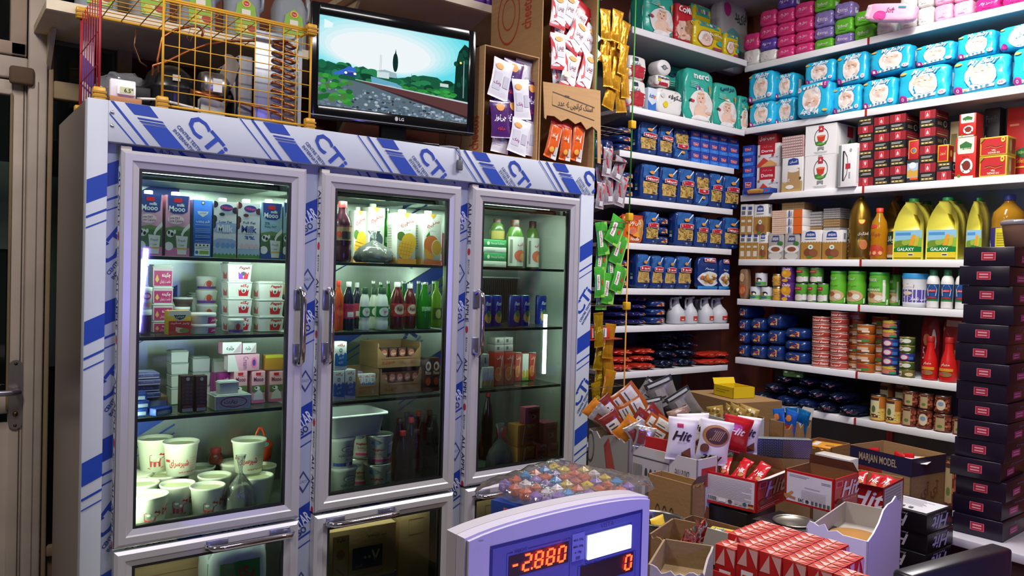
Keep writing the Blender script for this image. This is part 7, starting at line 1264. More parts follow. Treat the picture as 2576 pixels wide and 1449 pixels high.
rt('pea_can',6,2206,2240,962,'yellow pea can set back above the front cans',gbc,back=.10);rt('pea_can',6,2244,2278,968,'yellow pea can behind the front row',gbc,back=.10)
for i,(k,a,b_,yt,q)in enumerate((('bean_can',2266,2303,984,2),('bean_can',2305,2341,990,3),('bean_can2',2344,2384,996,4))):rt(k,6,a,b_,yt,f'brown bean can in the upper row, {ORD[i]} of three',gbc,z=zz_[q]+.002)
rt('bean_can',7,2368,2402,1152,'brown bean can low behind the big cartons',gbc)
# wire stand of crisp bags beside the fridge
stand=empty('wire_stand',(2.54,2.7,0));tag(stand,'yellow and green wire stand hung with shiny crisp bags beside the fridge','stand');ST=Matrix.Translation(-stand.location)
sx0,sx1,sy0,sy1=2.425,2.662,2.625,2.93
for(x,y,n_)in((sx1,sy0,0),(sx0,sy0,1),(sx1,sy1,2),(sx0,sy1,3)):
 for z0,z1,c in((1.80,3.05,'3c8c34'),(.0,1.80,'c08a2c')):MB().tube([(x,y,z0),(x,y,z1)],.004,c,6,T=ST).build('post',stand)
for z in(2.215,1.78,1.36):MB().box(sx1-.016,sx1+.016,sy0-.014,sy0+.012,z-.016,z+.022,'d0a01es',.004,T=ST).build('corner_clip',stand)
BZ=[2.86,2.185,1.755,1.365,.985]
for z in BZ:
 b=MB()
 for i in range(6):b.tube([(sx0+(sx1-sx0)*i/5,sy0,z),(sx0+(sx1-sx0)*i/5,sy1,z)],.002,'6a5a48',4,T=ST)
 for i in range(5):b.tube([(sx0,sy0+(sy1-sy0)*i/4,z),(sx1,sy0+(sy1-sy0)*i/4,z)],.002,'6a5a48',4,T=ST)
 b.build('basket_floor',stand)
b=MB()
for i in range(7):b.tube([(sx0+(sx1-sx0)*i/6,sy1,.1),(sx0+(sx1-sx0)*i/6,sy1,3.0)],.0015,'5a544c',4,T=ST)
for i in range(58):b.tube([(sx0,sy1,.1+.05*i),(sx1,sy1,.1+.05*i)],.0015,'5a544c',4,T=ST)
b.build('back_grid',stand)
rh=random.Random(21)
def hang(ks,L,desc,group,Y0=2.652,dy=.0195,bx=None):
 for i,t in enumerate(L):
  x,y,w,h,ro=t[:5];k=ks if isinstance(ks,str)else ks[i%len(ks)]
  at(k,x,y,w*1.12,h*1.1,f'{desc}, {ORD[i]} counted from the top',group,Y=2.65+.016*((2*(i//3)+i%3)%4),roll=ro*.8,d=.013)
hang('gold_bag',[(1524,62,32,70,-6),(1552,66,34,74,6),(1570,92,26,70,16),(1522,120,30,70,8),(1546,124,34,76,-10),(1568,150,28,72,8),(1528,178,30,72,-8),(1552,186,34,74,12),(1572,208,26,70,-6),(1536,236,36,70,18),(1560,246,34,66,-12)],'shiny gold crisp bag on the wire stand','gold crisp bags on the wire stand')
hang('silver_bag',[(1528,408,30,66,4),(1556,425,36,56,22),(1512,440,34,60,-14),(1530,478,34,66,-8),(1560,480,40,70,14),(1510,492,26,60,6)],'silver and red crisp bag on the wire stand','silver and red crisp bags')
hang('green_bag',[(1548,580,46,66,30),(1515,600,36,76,-12),(1556,628,40,70,24),(1512,652,36,70,4),(1540,668,34,66,-10),(1556,702,38,62,22),(1508,710,32,70,-4),(1530,726,40,70,8),(1512,752,34,50,0)],'green and white crisp bag on the wire stand','green and white crisp bags')
hang(['yellow_foil','gold_bag'],[(1506,830,30,80,-6),(1532,858,34,80,8),(1508,890,30,74,10),(1530,915,36,76,-12),(1508,948,32,72,6),(1530,972,34,76,14),(1500,1000,28,70,-8)],'yellow foil bag on the wire stand','yellow foil bags')
softkind('orange_packet','snack_packet','packet',.10,.08,.05,'c8501cg',[('r',.1,.3,.6,.7,'e0a040')],seed=80)
for i in range(2):place('orange_packet',(2.49+.11*i,2.74,BZ[0]+.003),(.1,.1,.06),.1,['orange snack packet on the top basket next to the carton','orange snack packet on the top basket at the post'][i],'orange snack packets')
for i in range(3):place('navy_end',(2.475+.07*i,2.79,BZ[1]-.14+.0),(.066,.15,.11),0,f'blue packet in the shade behind the wire stand, {ORD[i]}','blue packets in the wire stand')
b=MB();b.box(sx0,sx1,sy0+.02,sy1-.01,BZ[1]-.146,BZ[1]-.142,'5a4a40',T=ST);b.build('basket_floor',stand)
boxkind('booklet_box','snack_box','box',.10,.06,.05,'c03c24',[('r',.05,.1,.8,.95,'d8d4d0')]+[('r',.1+.09*i,.15,.13+.09*i,.9,'4a4440')for i in range(7)])
place('booklet_box',(2.53,2.69,1.21),(.12,.07,.05),0,'red box of white sachets on the wire stand above the foil bags',None)
b=MB();b.box(sx0,sx1,sy0+.02,sy1-.01,1.203,1.208,'a04428',T=ST);b.build('basket_floor',stand)
# cartons on the floor and the low table
def pxof(p):
 v=Vector(p)-EYE;D=v.dot(_f);return 1288+F_PX*v.dot(_r)/D,724.5-F_PX*v.dot(_u)/D
PLAT=.30
tb_=MB().box(1.70,3.98,.40,2.50,PLAT-.03,PLAT,'6a4c34x',.004)
for x in(1.75,3.85):
 for y in(.46,2.40):tb_.box(x,x+.06,y,y+.06,0,PLAT-.03,'5a4030x')
tag(tb_.build('low_table'),'low brown wooden table underneath all the open snack cartons','table')
NSUP=[]
def support(c,what,base=None,ins=.012):
 r,w,d,h,ang=c;z0=PLAT+.001 if base is None else base;z1=r.location.z-.0015
 b=MB();b.box(-w+ins,-ins,min(0,d)+ins,max(0,d)-ins,0,z1-z0,'8a6a44c');o=b.build('support_carton');o.location=(r.location.x,r.location.y,z0);o.rotation_euler=(0,0,ang)
 tag(o,'brown carton underneath '+what,'carton');return o
def frame3(L,Cn,R,D):
 """near corner Cn at depth D; L and R end the two visible top edges; all three at one height"""
 P=onD(*Cn,D);a=onZ(*L,P.z)-P;b_=onZ(*R,P.z)-P
 ta,tb=math.atan2(a.y,a.x),math.atan2(b_.y,b_.x);sg=1 if a.cross(b_).z>0 else-1
 df=((tb-ta)*sg)%(2*PI)-PI/2;ta+=sg*df/2;tb=ta+sg*PI/2
 ua,ub=Vector((math.cos(ta),math.sin(ta),0)),Vector((math.cos(tb),math.sin(tb),0))
 def ext(u,x):
  lo,hi=0,1.2
  for _ in range(40):
   m=(lo+hi)/2;f=pxof(P+u*m)[0]-x
   if(f<0)==(x>Cn[0]):lo=m
   else:hi=m
  return lo
 return P,ua,ub,ext(ua,L[0]),min(ext(ub,R[0]),2.2*ext(ua,L[0]))
def carton(nm,L,Cn,R,D,h,label,spec='a8845ac',art_l=(),art_r=(),top=None,rim_l=None,rim_r=None,base=None,group=None,cat='carton',inner=None,flaps=(),bv=False,lid_art=(),shallow=None):
 """an open carton (or a closed box when top is given); local frame: x from the near corner along the left edge, y along the right edge"""
 P,ua,ub,w,d=frame3(L,Cn,R,D)
 h=P.z-base if base is not None else h
 r=empty(nm,P-Vector((0,0,h)));ang=math.atan2(-ua.y,-ua.x)
 r.rotation_euler=(0,0,ang);tag(r,label,cat,group);t=.004
 s=1 if(-ua).cross(ub).z>0 else-1
 ml=lambda u,v,e:(-w+u*w,-s*e,v*h)
 mr=lambda u,v,e:(e,s*u*d,v*h)
 def wall(name,o2,art,mp,thick,axis,a,c,sp=spec):
  b=MB();b.prism(o2,a,c,axis,sp);b.art(art,mp);b.build(name,r)
 jag=lambda n,amp,rr:[(i/n,1-amp*rr.random()*(0<i<n))for i in range(n+1)]
 if top is None:
  tl=rim_l or[(0,1),(1,1)];tr_=rim_r or[(0,1),(1,1)]
  wall('front_wall',[(-w,0),(0,0)]+[(-w+u*w,v*h)for u,v in reversed(tl)],art_l,ml,t,'y',min(0,s*t),max(0,s*t))
  wall('side_wall',[(0,0),(s*d,0)]+[(s*u*d,v*h)for u,v in reversed(tr_)],art_r,mr,t,'x',-t,0)
  ba=inner or spec
  b=MB();b.box(-w,0,min(s*(d-t),s*d),max(s*(d-t),s*d),0,h,ba);b.build('back_wall',r)
  b=MB();b.box(-w,-w+t,min(0,s*d),max(0,s*d),0,h,ba);b.build('side_wall',r)
  b=MB();fl=h-shallow if shallow else.004
  b.box(-w+t,-t,min(s*t,s*(d-t)),max(s*t,s*(d-t)),fl-.004,fl,ba);b.build('bottom',r)
  for f in flaps:
   b=MB();e,ln,an,sp=f;ca,sa=math.cos(an)*ln,math.sin(an)*ln
   if e=='l':b.add([(-w,0,h),(0,0,h),(-.01,-s*sa,h+ca),(-w+.01,-s*sa,h+ca)],[(0,1,2,3)],sp).add([(-w,s*.002,h),(0,s*.002,h),(-.01,-s*sa+s*.002,h+ca),(-w+.01,-s*sa+s*.002,h+ca)],[(0,1,2,3)],sp)
   if e=='r':b.add([(0,0,h),(0,s*d,h),(sa,s*d-s*.01,h+ca),(sa,s*.01,h+ca)],[(0,1,2,3)],sp).add([(-.002,0,h),(-.002,s*d,h),(sa-.002,s*d-s*.01,h+ca),(sa-.002,s*.01,h+ca)],[(0,1,2,3)],sp)
   if e=='b':b.add([(-w,s*d,h),(0,s*d,h),(-.01,s*d+s*sa,h+ca),(-w+.01,s*d+s*sa,h+ca)],[(0,1,2,3)],sp).add([(-w,s*d-s*.002,h),(0,s*d-s*.002,h),(-.01,s*d+s*sa-s*.002,h+ca),(-w+.01,s*d+s*sa-s*.002,h+ca)],[(0,1,2,3)],sp)
   if e=='w':b.add([(-w,0,h),(-w,s*d,h),(-w-sa,s*d,h+ca),(-w-sa,0,h+ca)],[(0,1,2,3)],sp).add([(-w+.002,0,h),(-w+.002,s*d,h),(-w-sa+.002,s*d,h+ca),(-w-sa+.002,0,h+ca)],[(0,1,2,3)],sp)
   b.build('flap',r)
 else:
  b=MB();b.box(-w,0,min(0,s*d),max(0,s*d),0,h,spec,.0015);b.art(art_l,ml,e0=.0008).art(art_r,mr,e0=.0008);b.art(lid_art,lambda u,v,e:(-w+u*w,s*v*d,h+e),e0=.0008);b.build('carton_body',r)
 return r,w,d*s,h,ang
def inbox(c,k,u,v,z,size,label,group=None,roll=0,yaw=0,pitch=0):
 """a thing standing in carton c: u, v from 0 to 1 across its floor, z above the base"""
 r,w,d,h,ang=c;p=Vector((-w+u*w,v*d,z));p.rotate(Matrix.Rotation(ang,3,'Z'));q=r.location+p
 R=Matrix.Rotation(ang+math.radians(yaw),3,'Z')@Matrix.Rotation(math.radians(roll),3,'Y')@Matrix.Rotation(math.radians(pitch),3,'X')
 return place(k,q,size,0,label,group)if False else _pl(k,q,size,R,label,group)
def _pl(k,q,size,R,label,group):
 o=place(k,q,size,0,label,group);o.rotation_euler=R.to_euler();return o
KR='a8845ac';rj=random.Random(4)
def jag(n,amp,lo=0):return[(i/n,1-lo-amp*rj.random()*(0<i<n))for i in range(n+1)]
HITW=lambda col:[('t','Hit',.1,.15,.9,.95,col,'bi')]
mc=carton('snack_carton',(2137,1107),(2293,1155),(2380,1122),3.24,.3,'tall torn carton with a dark band and orange print near the purple boxes',base=PLAT+.002,spec='9c7a50c',art_l=[('r',0,.84,1,1.2,'1e1a3c'),('t','MARJAN MODEL',.17,.87,.78,.96,'b09a78','b'),('p',[(0,.84),(.55,.84),(.58,.6),(.5,.3),(0,.3)],'9c3420'),('t','Cracker',.04,.72,.3,.78,'c86a4c'),('t','&',.16,.64,.2,.69,'c86a4c'),('t','Cocoa Cream',.03,.52,.5,.59,'c86a4c'),('e',.80,.50,.13,.13,'a86a20'),('e',.80,.46,.08,.08,'b88a50')]+[('l',[(.80+.1*math.cos(a),.50+.1*math.sin(a)),(.80+.16*math.cos(a),.50+.17*math.sin(a))],.012,'8a5218')for a in[.2+.3*i for i in range(10)]]+[('l',[(.62,.5),(.60,.66),(.64,.72)],.03,'6a4a20'),('r',0,0,1,.12,'9c3420')],art_r=[('r',0,.84,1,1.2,'1e1a3c'),('t','آی آی',.3,.62,.8,.78,'7a4a24','b'),('t','شکلات و کاکائو',.2,.5,.9,.56,'7a4a24'),('t','محصول',.35,.42,.75,.46,'7a4a24'),('t','شرکت شیرین',.25,.33,.85,.38,'7a4a24'),('r',0,0,1,.15,'9c3420')],rim_l=jag(14,.05),rim_r=jag(10,.06),shallow=.16)
boxkind('leaflet','paper_leaflet','leaflet',.12,.16,.003,'e0dcd8',top=[('l',[(.3,0),(.6,1)],.08,'d8a838'),('r',.1,.2,.4,.24,'8a8a8c'),('r',.1,.4,.4,.44,'8a8a8c'),('r',.6,.3,.9,.8,'c8a0a0')])
inbox(mc,'leaflet',.80,.52,mc[3]-.03,None,'printed white leaflet lying over the torn carton rim',None,roll=-4,yaw=20)
bagkind('hit_bar','wafer_bar','wafer bar',.05,.02,.13,'b81820g',[('t','Hit',.15,.35,.85,.6,'f0e0d8','bi'),('e',.6,.25,.25,.08,'b87840')],seed=31,amp=.4,n=8)
for i in range(3):inbox(mc,'hit_bar',.25+.22*i,.4+.1*i,mc[3]-.13,(.05,.02,.12),f'red wafer bar in the torn lion carton, {ORD[i]}','red wafer bars in the torn carton',roll=(-10,12,-8)[i],yaw=0)
def tinbox(L,Cn,R,D,h,label,yl=True):
 c=carton('square_tin',L,Cn,R,D,h,label,spec='151518s',top=1,cat='tin',art_l=[('r',.28,.18,.70,.72,'c8b424'),('t','روغن مصرف خانوار',.33,.52,.65,.62,'2c2810','b'),('t','نیمه جامد',.36,.36,.62,.46,'2c2810'),('r',.35,.26,.62,.28,'2c2810')]if yl else[])
 r,w,d,hh,a=c;rr=min(w,abs(d))*.40
 MB().lathe([(rr*1.02,0),(rr*1.05,.004),(rr,.007),(rr*.95,.004),(rr*.9,.001),(0,.001)],'8a8478m',28,T=Matrix.Translation((-w/2,d/2,hh))).build('round_lid',r);return c
ta=tinbox((1892,1286),(2040,1338),(2106,1298),2.12,.14,'black square tin with a round lid and yellow label')
tb=tinbox((1768,1240),(1880,1279),(1952,1240),2.44,.14,'black square tin in the shade under the red boxes',False)
HB=[('r',.05,.08,.95,.93,'d0cac4')]+[('r',.08,.86-.045*i,.90-.2*rj.random()*(i%4==3),.872-.045*i,'8a8680')for i in range(14)]+[('r',.08,.12,.28,.26,'e4e0dc')]+[('r',.085+.012*i,.13,.085+.012*i+.004+.003*(i%3),.25,'3a3a3c')for i in range(15)]+[('r',.3,.13,.44,.22,'e4e0dc'),('e',.52,.19,.04,.06,'4a4a4c'),('r',.6,.16,.66,.26,'b8b4b0'),('r',.68,.15,.75,.27,'b8b4b0'),('e',.79,.2,.035,.06,'3c5c5c'),('r',.85,.20,.95,.24,'2c2c2c'),('r',.85,.16,.95,.20,'c03030'),('r',.85,.12,.95,.16,'d8b030')]
HR=[('r',.06,.72,.34,.92,'d87878'),('r',.1,.75,.3,.82,'b81c24'),('r',.1,.83,.3,.89,'b81c24'),('t','Hit',.28,.40,1.05,.86,'e0d4d4','bi'),('t','Extra Fine',.3,.30,.9,.36,'e0c0c0','i'),('r',.1,.14,.8,.155,'e0a0a0'),('r',.1,.09,.6,.105,'e0a0a0'),('e',.2,.3,.14,.08,'7a4a38')]
RB='b8181cs'
zb_hit=ta[0].location.z+ta[3]+.009
ha=carton('wafer_box',(1771,1178),(1906,1211),(1974,1172),2.42,.1,'open red wafer box with a grey text panel facing us',spec=RB,art_l=HB,art_r=HR,inner='7a5028c',flaps=(('r',.035,1.2,'e6e2e0'),('b',.04,-.3,'7a4c28c')),cat='box',shallow=.05,group='open red wafer boxes')
hb=carton('wafer_box',(1975,1172),(2100,1207),(2160,1172),2.30,.1,'open red wafer box with a large white panel and wafer picture',spec=RB,art_l=[('r',.05,.06,.95,.93,'d4cfca'),('r',.1,.86,.5,.875,'6a6864'),('r',.1,.82,.45,.835,'6a6864'),('r',.75,.8,.93,.815,'6a6864'),('r',.75,.76,.93,.775,'6a6864'),('r',.42,.55,.72,.58,'b8b4b0'),('p',[(0,.18),(.16,.38),(.2,.34),(.05,.10)],'c08850'),('p',[(0,.26),(.24,.2),(.24,.13),(0,.18)],'b07840'),('t','EAC',.30,.10,.41,.20,'2a2a2a','b'),('e',.48,.15,.035,.05,'3a3a3a')]+[('r',.56+.08*i,.1,.61+.08*i,.2,'5a5a5a')for i in range(5)]+[('r',.36,.46-.045*i,.85,.472-.045*i,'9a9690')for i in range(6)],art_r=HR,inner='7a5028c',flaps=(('b',.035,-.5,'6a4420c'),),cat='box',shallow=.05,group='open red wafer boxes')
hc=carton('wafer_box',(2106,1203),(2222,1228),(2274,1194),2.62,.12,'open red wafer box with torn brown lining beside the black boxes',spec='a0161as',art_l=HR,art_r=[('r',.06,.1,.94,.94,'c8c2be')]+[('r',.1,.85-.08*i,.85,.87-.08*i,'8a8680')for i in range(8)],inner='a07a48c',flaps=(('l',.03,1.3,'dcd8d6'),),cat='box',shallow=.06,group='open red wafer boxes')
for c,tin in((ha,tb),(hb,ta)):
 tin[0].location.z=min(tin[0].location.z,c[0].location.z-tin[3]-.009)
for i in range(5):inbox(ha,'hit_bar',.2+.15*i,.3+.18*(i%2),ha[3]-.03,(.038,.014,.085),f'red wafer bar in the grey-panelled box, {ORD[i]}','red wafer bars in the open box',roll=(-20,14,-10,20,5)[i],pitch=-50)
for i in range(3):inbox(hc,'hit_bar',.25+.25*i,.5,hc[3]-.042,(.045,.018,.075),f'red wafer bar in the brown-lined box, {ORD[i]}','red wafer bars in the lined box',roll=(-14,8,16)[i],pitch=-50)
BKL=[('t','Real Playful wafers',.03,.78,.45,.9,'b8b4b8'),('r',.04,.25,.20,.62,'e0a0a8'),('r',.05,.28,.19,.59,RD),('r',.07,.34,.17,.4,'e8c0c0'),('r',.07,.46,.17,.52,'e8c0c0'),('t','Hit',.50,.15,.78,.75,'c8c0c0','biu'),('t','Extra Fine',.58,.78,.78,.88,'c8c0c0','iu')]
BKR=[('t','Hit',.18,.12,.82,.78,'b4b4e0','biu'),('t','Extra Fine',.3,.8,.75,.9,'b4b4e0','iu')]
TOPA=[('r',.06,.08,.97,.92,'d4d2d6'),('t','EAC',.42,.2,.5,.34,'3a3a3e','b')]+[('l',[(.12+.8*rj.random(),.35+.5*rj.random())for _ in range(1)]*2+[(.2,.4)],.0,'ffffff')for _ in range(0)]+[('r',.14,.42+.055*i,.14+.75*(.8+.2*rj.random()),.435+.055*i,'9a98a0')for i in range(8)]+[('r',.12+.1*i,.16,.17+.1*i,.26,'7a7880')for i in range(7)]+[('e',.58,.2,.04,.06,'a86a4c')]
P,ua,ub,w_,d_=frame3((2130,1243),(2332,1296),(2397,1271),2.75);hB=50*2.75/F_PX
z=P.z
BW='black wafer boxes stacked by the torn box'
bk=carton('wafer_box',(2130,1243),(2332,1296),(2397,1271),2.75,hB,'black wafer box with a white printed top, uppermost of its stack',spec='101014s',top=1,art_l=BKL,art_r=BKR,lid_art=TOPA,cat='box',group=BW)
for i in range(1,5):
 c=copy_tree(bk[0]);c.location.z=bk[0].location.z-(hB+.0012)*i;c.location.x+=.006*((i%2)*2-1)+.004;c['category']='box';c['group']=BW;c['label']=f'black wafer box, {ORD[i]} from the top of the stack beside the torn box'
support((c,bk[1],bk[2],bk[3],bk[4]),'the stack of black wafer boxes')
PUA=[('r',.36,.30,.64,.72,'d86a80'),('r',.375,.33,.625,.69,'b0182c'),('r',.41,.54,.59,.62,'e0a0a8'),('r',.41,.40,.59,.47,'e0a0a8')]
PUR=[('r',.25,.2,.55,.55,'b04478'),('r',.3,.26,.5,.32,'d890b8'),('r',.3,.4,.5,.46,'d890b8'),('t','Triumph',.4,.68,.95,.8,'7a78c0','i')]
PUH=[('t','Hit',.2,.2,.85,.8,'9a98e8','bi')]
npb=15;GP='dark purple wafer boxes in a tall stack'
pb=carton('wafer_box',(2397,1294),(2523,1318),(2590,1303),2.86,.0685,'dark purple wafer box, lowest of the tall stack',spec='1c1224s',top=1,art_l=PUA,art_r=PUR,cat='box',group=GP)
z0_=pb[0].location.z;stp=(1.650-z0_)/npb
pb[0].scale=(1,1,(stp-.0015)/.0685)
for i in range(1,npb):
 c=copy_tree(pb[0]);c.location.z=z0_+stp*i;c.location.y+=(.0,.008,-.004,.012,.004,-.006)[i%6];c.location.x+=(-.004,.006,.008,-.006,.0)[i%5];c.rotation_euler.z+=(.0,-.03,.02,.035,-.015,.01,-.02)[i%7]
 c['category']='box';c['group']=GP;c['label']=f'dark purple wafer box, {ORD[i]} from the bottom of the tall stack'
zt0=c.location.z;c=pb[0]
zc_=c.location.z-.002
cn=empty('side_counter',(3.3,.95,0));tag(cn,'white edged side counter carrying the tall stack of purple boxes','counter');CT2=Matrix.Translation(-cn.location)
MB().box(3.09,3.62,.45,1.385,zc_-.035,zc_,'c8c4cc',.004,T=CT2).build('counter_top',cn);MB().box(3.12,3.58,.5,1.37,PLAT+.002,zc_-.035,'3a2224',T=CT2).build('cabinet_body',cn)
lathekind('ice_cup','pudding_cup','cup',[(0,0),(.048,0),(.060,.085)],'9a7458',[('lid',[(.063,.082),(.066,.092),(.060,.098),(.052,.10),(0,.10)],'c0bcc4k.35')],(.01,.08,1.3,[('e',.62,.5,.2,.4,'3a1c14'),('e',.62,.5,.1,.2,'9a7458'),('e',.2,.2,.08,.15,'8c3434'),('t','۹',.78,.2,.95,.8,'3a1c14','b')]),n=26,body='cup_body')
q=onD(2565,625,2.95);place('ice_cup',(q.x+.01,q.y,zt0+stp+.0005),(.13,.13,.105),0,'brown pudding cup with a clear lid on the purple stack',None)
tw=carton('torn_box',(2028,1340),(2184,1363),(2328,1318),1.95,.2,'torn white carton with jagged edges holding biscuits',spec='d8d2da',base=PLAT+.6 if False else None,inner='a8a098',rim_l=[(0,1.02),(.05,1.10),(.12,1.09),(.2,1.06),(.3,1.10),(.36,1.02),(.5,1.05),(.6,1.01),(1,1.0)],rim_r=[(0,1),(.15,1.04),(.3,1.12),(.42,1.24),(.55,1.27),(.68,1.26),(.8,1.30),(.86,1.22),(.95,1.18),(1,1.08)],shallow=.06,cat='box')
P_=tw[0].location
lathekind('biscuit','round_biscuit','biscuit',[(0,0),(.06,0),(.066,.006),(.062,.012),(0,.014)],'a87838x',n=22)
r_,w_,d_,h_,a_=tw
inbox(tw,'biscuit',.5,.48,h_-.058,(min(w_,abs(d_))*.9,min(w_,abs(d_))*.9,.02),'round brown biscuit showing inside the torn white box',None)
nc=carton('snack_carton',(1630,1184),(1741,1221),(1775,1208),2.25,.3,'brown carton with three tick boxes and a red circle',base=PLAT+.002,spec='94703fc',art_l=[('o',.25+.16*i,.83,.05,.035,.3,'4a3420')for i in range(3)]+[('t','بستنی با مغز',.2+.16*i,.30,.28+.16*i,.76,'4a3420','d')for i in range(3)]+[('e',1.0,.55,.40,.30,'8c2018'),('t','nut',.8,.5,.9,.72,'4a1410','bd'),('p',[(0,.2),(.1,.3),(.14,.1),(0,0)],'2a1a14')],flaps=(('r',.03,.5,KR),),rim_r=jag(8,.03),shallow=.08)
cb=carton('sweet_box',(1708,1290),(1868,1352),(1900,1314),1.95,.09,'grey-white open sweet box with yellow packets inside',spec='aaa49c',inner='6c4c2cc',shallow=.06,cat='box')
boxkind('yellow_sweet','sweet_packet','packet',.09,.05,.045,'c8b43c',[('r',0,0,1,1,'a8941c'),('r',.3,.1,.8,.5,'4a4020')],top=[('t','Lutka',.15,.35,.6,.8,'2c5cb0','b'),('r',.55,.2,.95,.6,'b83020'),('e',.3,.3,.15,.15,'e0d890')])
inbox(cb,'yellow_sweet',.62,.5,cb[3]-.058,(.075,.045,.05),'yellow sweet packet with blue lettering in the sweet box',None,yaw=12)
lathekind('pink_cone','pink_toy','toy',[(0,0),(.018,0),(.012,.02),(.006,.034),(0,.036)],'b86a98s');inbox(cb,'pink_cone',.3,.6,cb[3]-.058,(.03,.03,.05),'small pink cone-shaped sweet in the sweet box',None)
fc=carton('snack_carton',(1634,1350),(1703,1357),(1800,1330),1.68,.16,'brown torn carton wrapped in clear film near the scale',spec='8c6a42c',rim_l=jag(8,.10),rim_r=jag(12,.14),shallow=.09)
b=MB();rr_,fw,fd,fh,fa_=fc
b.grid(lambda u,v:(.006+.018*noise.noise(Vector((u*4,v*4,2)))+.012,u*fd*.95,fh*(1.12-1.05*v)+.02*noise.noise(Vector((u*5,3,v*3)))),18,14,'e0dcd4k.10');b.build('clear_film',rr_)
lathekind('open_tin','open_tin','tin',[(0,.0),(.055,.0),(.058,.09),(.061,.094),(.057,.096),(.055,.09),(.053,.01),(0,.012)],'8a8680m',n=26)
q=onD(1655,1312,1.9);place('open_tin',(q.x,q.y,q.z-.09),(.13,.13,.10),0,'open metal tin behind the film-wrapped carton',None)
bagkind('yellow_packet','snack_packet','packet',.07,.02,.09,'d8b43cg',[('p',[(.1,.4),(.9,.5),(.8,.8),(.2,.75)],'c02c24')],seed=33,n=8)
place('yellow_packet',(q.x,q.y-.02,q.z-.075),(.06,.02,.09),.2,'yellow and red packet standing in the open tin',None,rx=-.25)
ac=carton('snack_carton',(1630,1430),(1768,1442),(1796,1418),1.40,.14,'grey torn carton with red lettering at the picture bottom',spec='a8a098c',art_l=[('t','Altnora',.5,.72,.8,.84,'7a2c34'),('t','Choco',.2,.2,1.0,.62,'a02028','b')],rim_l=jag(12,.10),rim_r=jag(6,.10),shallow=.05,inner='8c7450c')
tb2=(ac[0].location.z,fc[0].location.z)
RT=[('r',0,0,1,1,'b01a1c')]+[x for i in range(2)for x in(('p',[(.02+.5*i,.52),(.46+.5*i,.94),(.48+.5*i,.5)],'d8a49c'),('p',[(.04+.5*i,.46),(.28+.5*i,.06),(.46+.5*i,.44)],'c87870'),('l',[(.5*i,.0),(.04+.5*i,.5),(.5*i,1)],.03,'e08a1c'))]
RF=[('r',0,0,1,.62,'b01a1c'),('p',[(.05,.66),(.45,.98),(.5,.66)],'d8a49c'),('p',[(.55,.98),(.95,.66),(.98,.98)],'d8a49c'),('r',.25,.1,.8,.58,'e8e4e4'),('t','RAN',.32,.18,.72,.5,'b01a1c','bd'),('e',.5,.14,.1,.06,'2c3c90')]
boxkind('ran_pack','wafer_pack','wafer pack',.052,.045,.12,'b01a1cs',RF,left=RF,right=RF,top=RT,bev=.002)
A0=onD(1800,1372,1.72);zr=A0.z
dirY=Vector((.10,-1,0)).normalized();dirX=Vector((1,.10,0)).normalized()
base_r=zr-.12
for i in range(7):
 for j in range(4):
  p=A0+dirY*(.053*i+.0265)+dirX*(.049*j+.02);x,y=pxof(p)
  if x>2150:continue
  place('ran_pack',(p.x,p.y,base_r-(.014 if(i,j)==(0,0)else 0)+.018),(.046,.051,.12),math.atan2(dirX.y,dirX.x),f'red wafer pack with pale triangles, {ORD[i]} in the {ORD[j]} row of its tray','red triangle-patterned wafer packs')
tr0=A0+dirY*.185+dirX*.09
t=tag(MB().box(-.115,.115,-.205,.205,0,.012,'a01c1c').box(-.115,-.111,-.205,.205,.012,.075,'b02020').art([('o',.78,.5,.05,.3,.2,'d86a6a'),('l',[(.1,.4),(.5,.6),(.7,.5)],.04,'d87070')],lambda u,v,e:(-.115-e,.205-.41*u,.075*v)).build('wafer_tray'),'red cardboard tray under the triangle-patterned packs','tray');t.location=(tr0.x,tr0.y,base_r-.0005);t.rotation_euler=(0,0,math.atan2(dirX.y,dirX.x))
o=tag(MB().box(-.11,.11,-.20,.20,0,base_r-.003,'7a5a3cc').build('support_carton'),'brown carton underneath the tray of triangle-patterned packs','carton');o.location=(tr0.x,tr0.y,.001);o.rotation_euler=t.rotation_euler
wc=carton('snack_carton',(1585,1113),(1755,1158),(1806,1146),2.5,.3,'white carton printed upside down with red lettering, holding wafer bags',base=PLAT+.002,spec='c4beb8',art_l=[('r',.02,.52,.60,.95,'b8b2ac'),('l',[(.03,.5),(.03,.94),(.6,.94),(.6,.5)],.01,'4a4644')]+[('r',.06+.012*i,.72,.064+.012*i,.9,'3a3836')for i in range(13)]+[('e',.27+.07*i,.86,.02,.03,'3a3836')for i in range(4)]+[('r',.27+.07*i,.74,.31+.07*i,.8,'5a5654')for i in range(4)]+[('t','Hit',.66,.50,.98,.84,'a8281c','biu'),('t','Extra Fine',.7,.87,.9,.93,'4a2a24','iu')],art_r=[('r',.2,.85,.9,.95,'b02828'),('p',[(.1,.55),(.5,.75),(.9,.7),(.8,.5)],'9a5a34')],shallow=.10,inner='8c8478')
bagkind('hit_bag','wafer_bag','wafer bag',.16,.05,.21,'dcd6d4',[('r',.28,.78,.5,.87,'d04878'),('r',.3,.80,.48,.85,'b01c40'),('t','Hit',.12,.48,.82,.70,'2a1a18','bi'),('t','Extra Fine',.32,.42,.66,.45,'6a4a44','i'),('p',[(.5,.2),(.8,.34),(.84,.1),(.55,.04)],'7a4428')],seed=41,amp=.15)
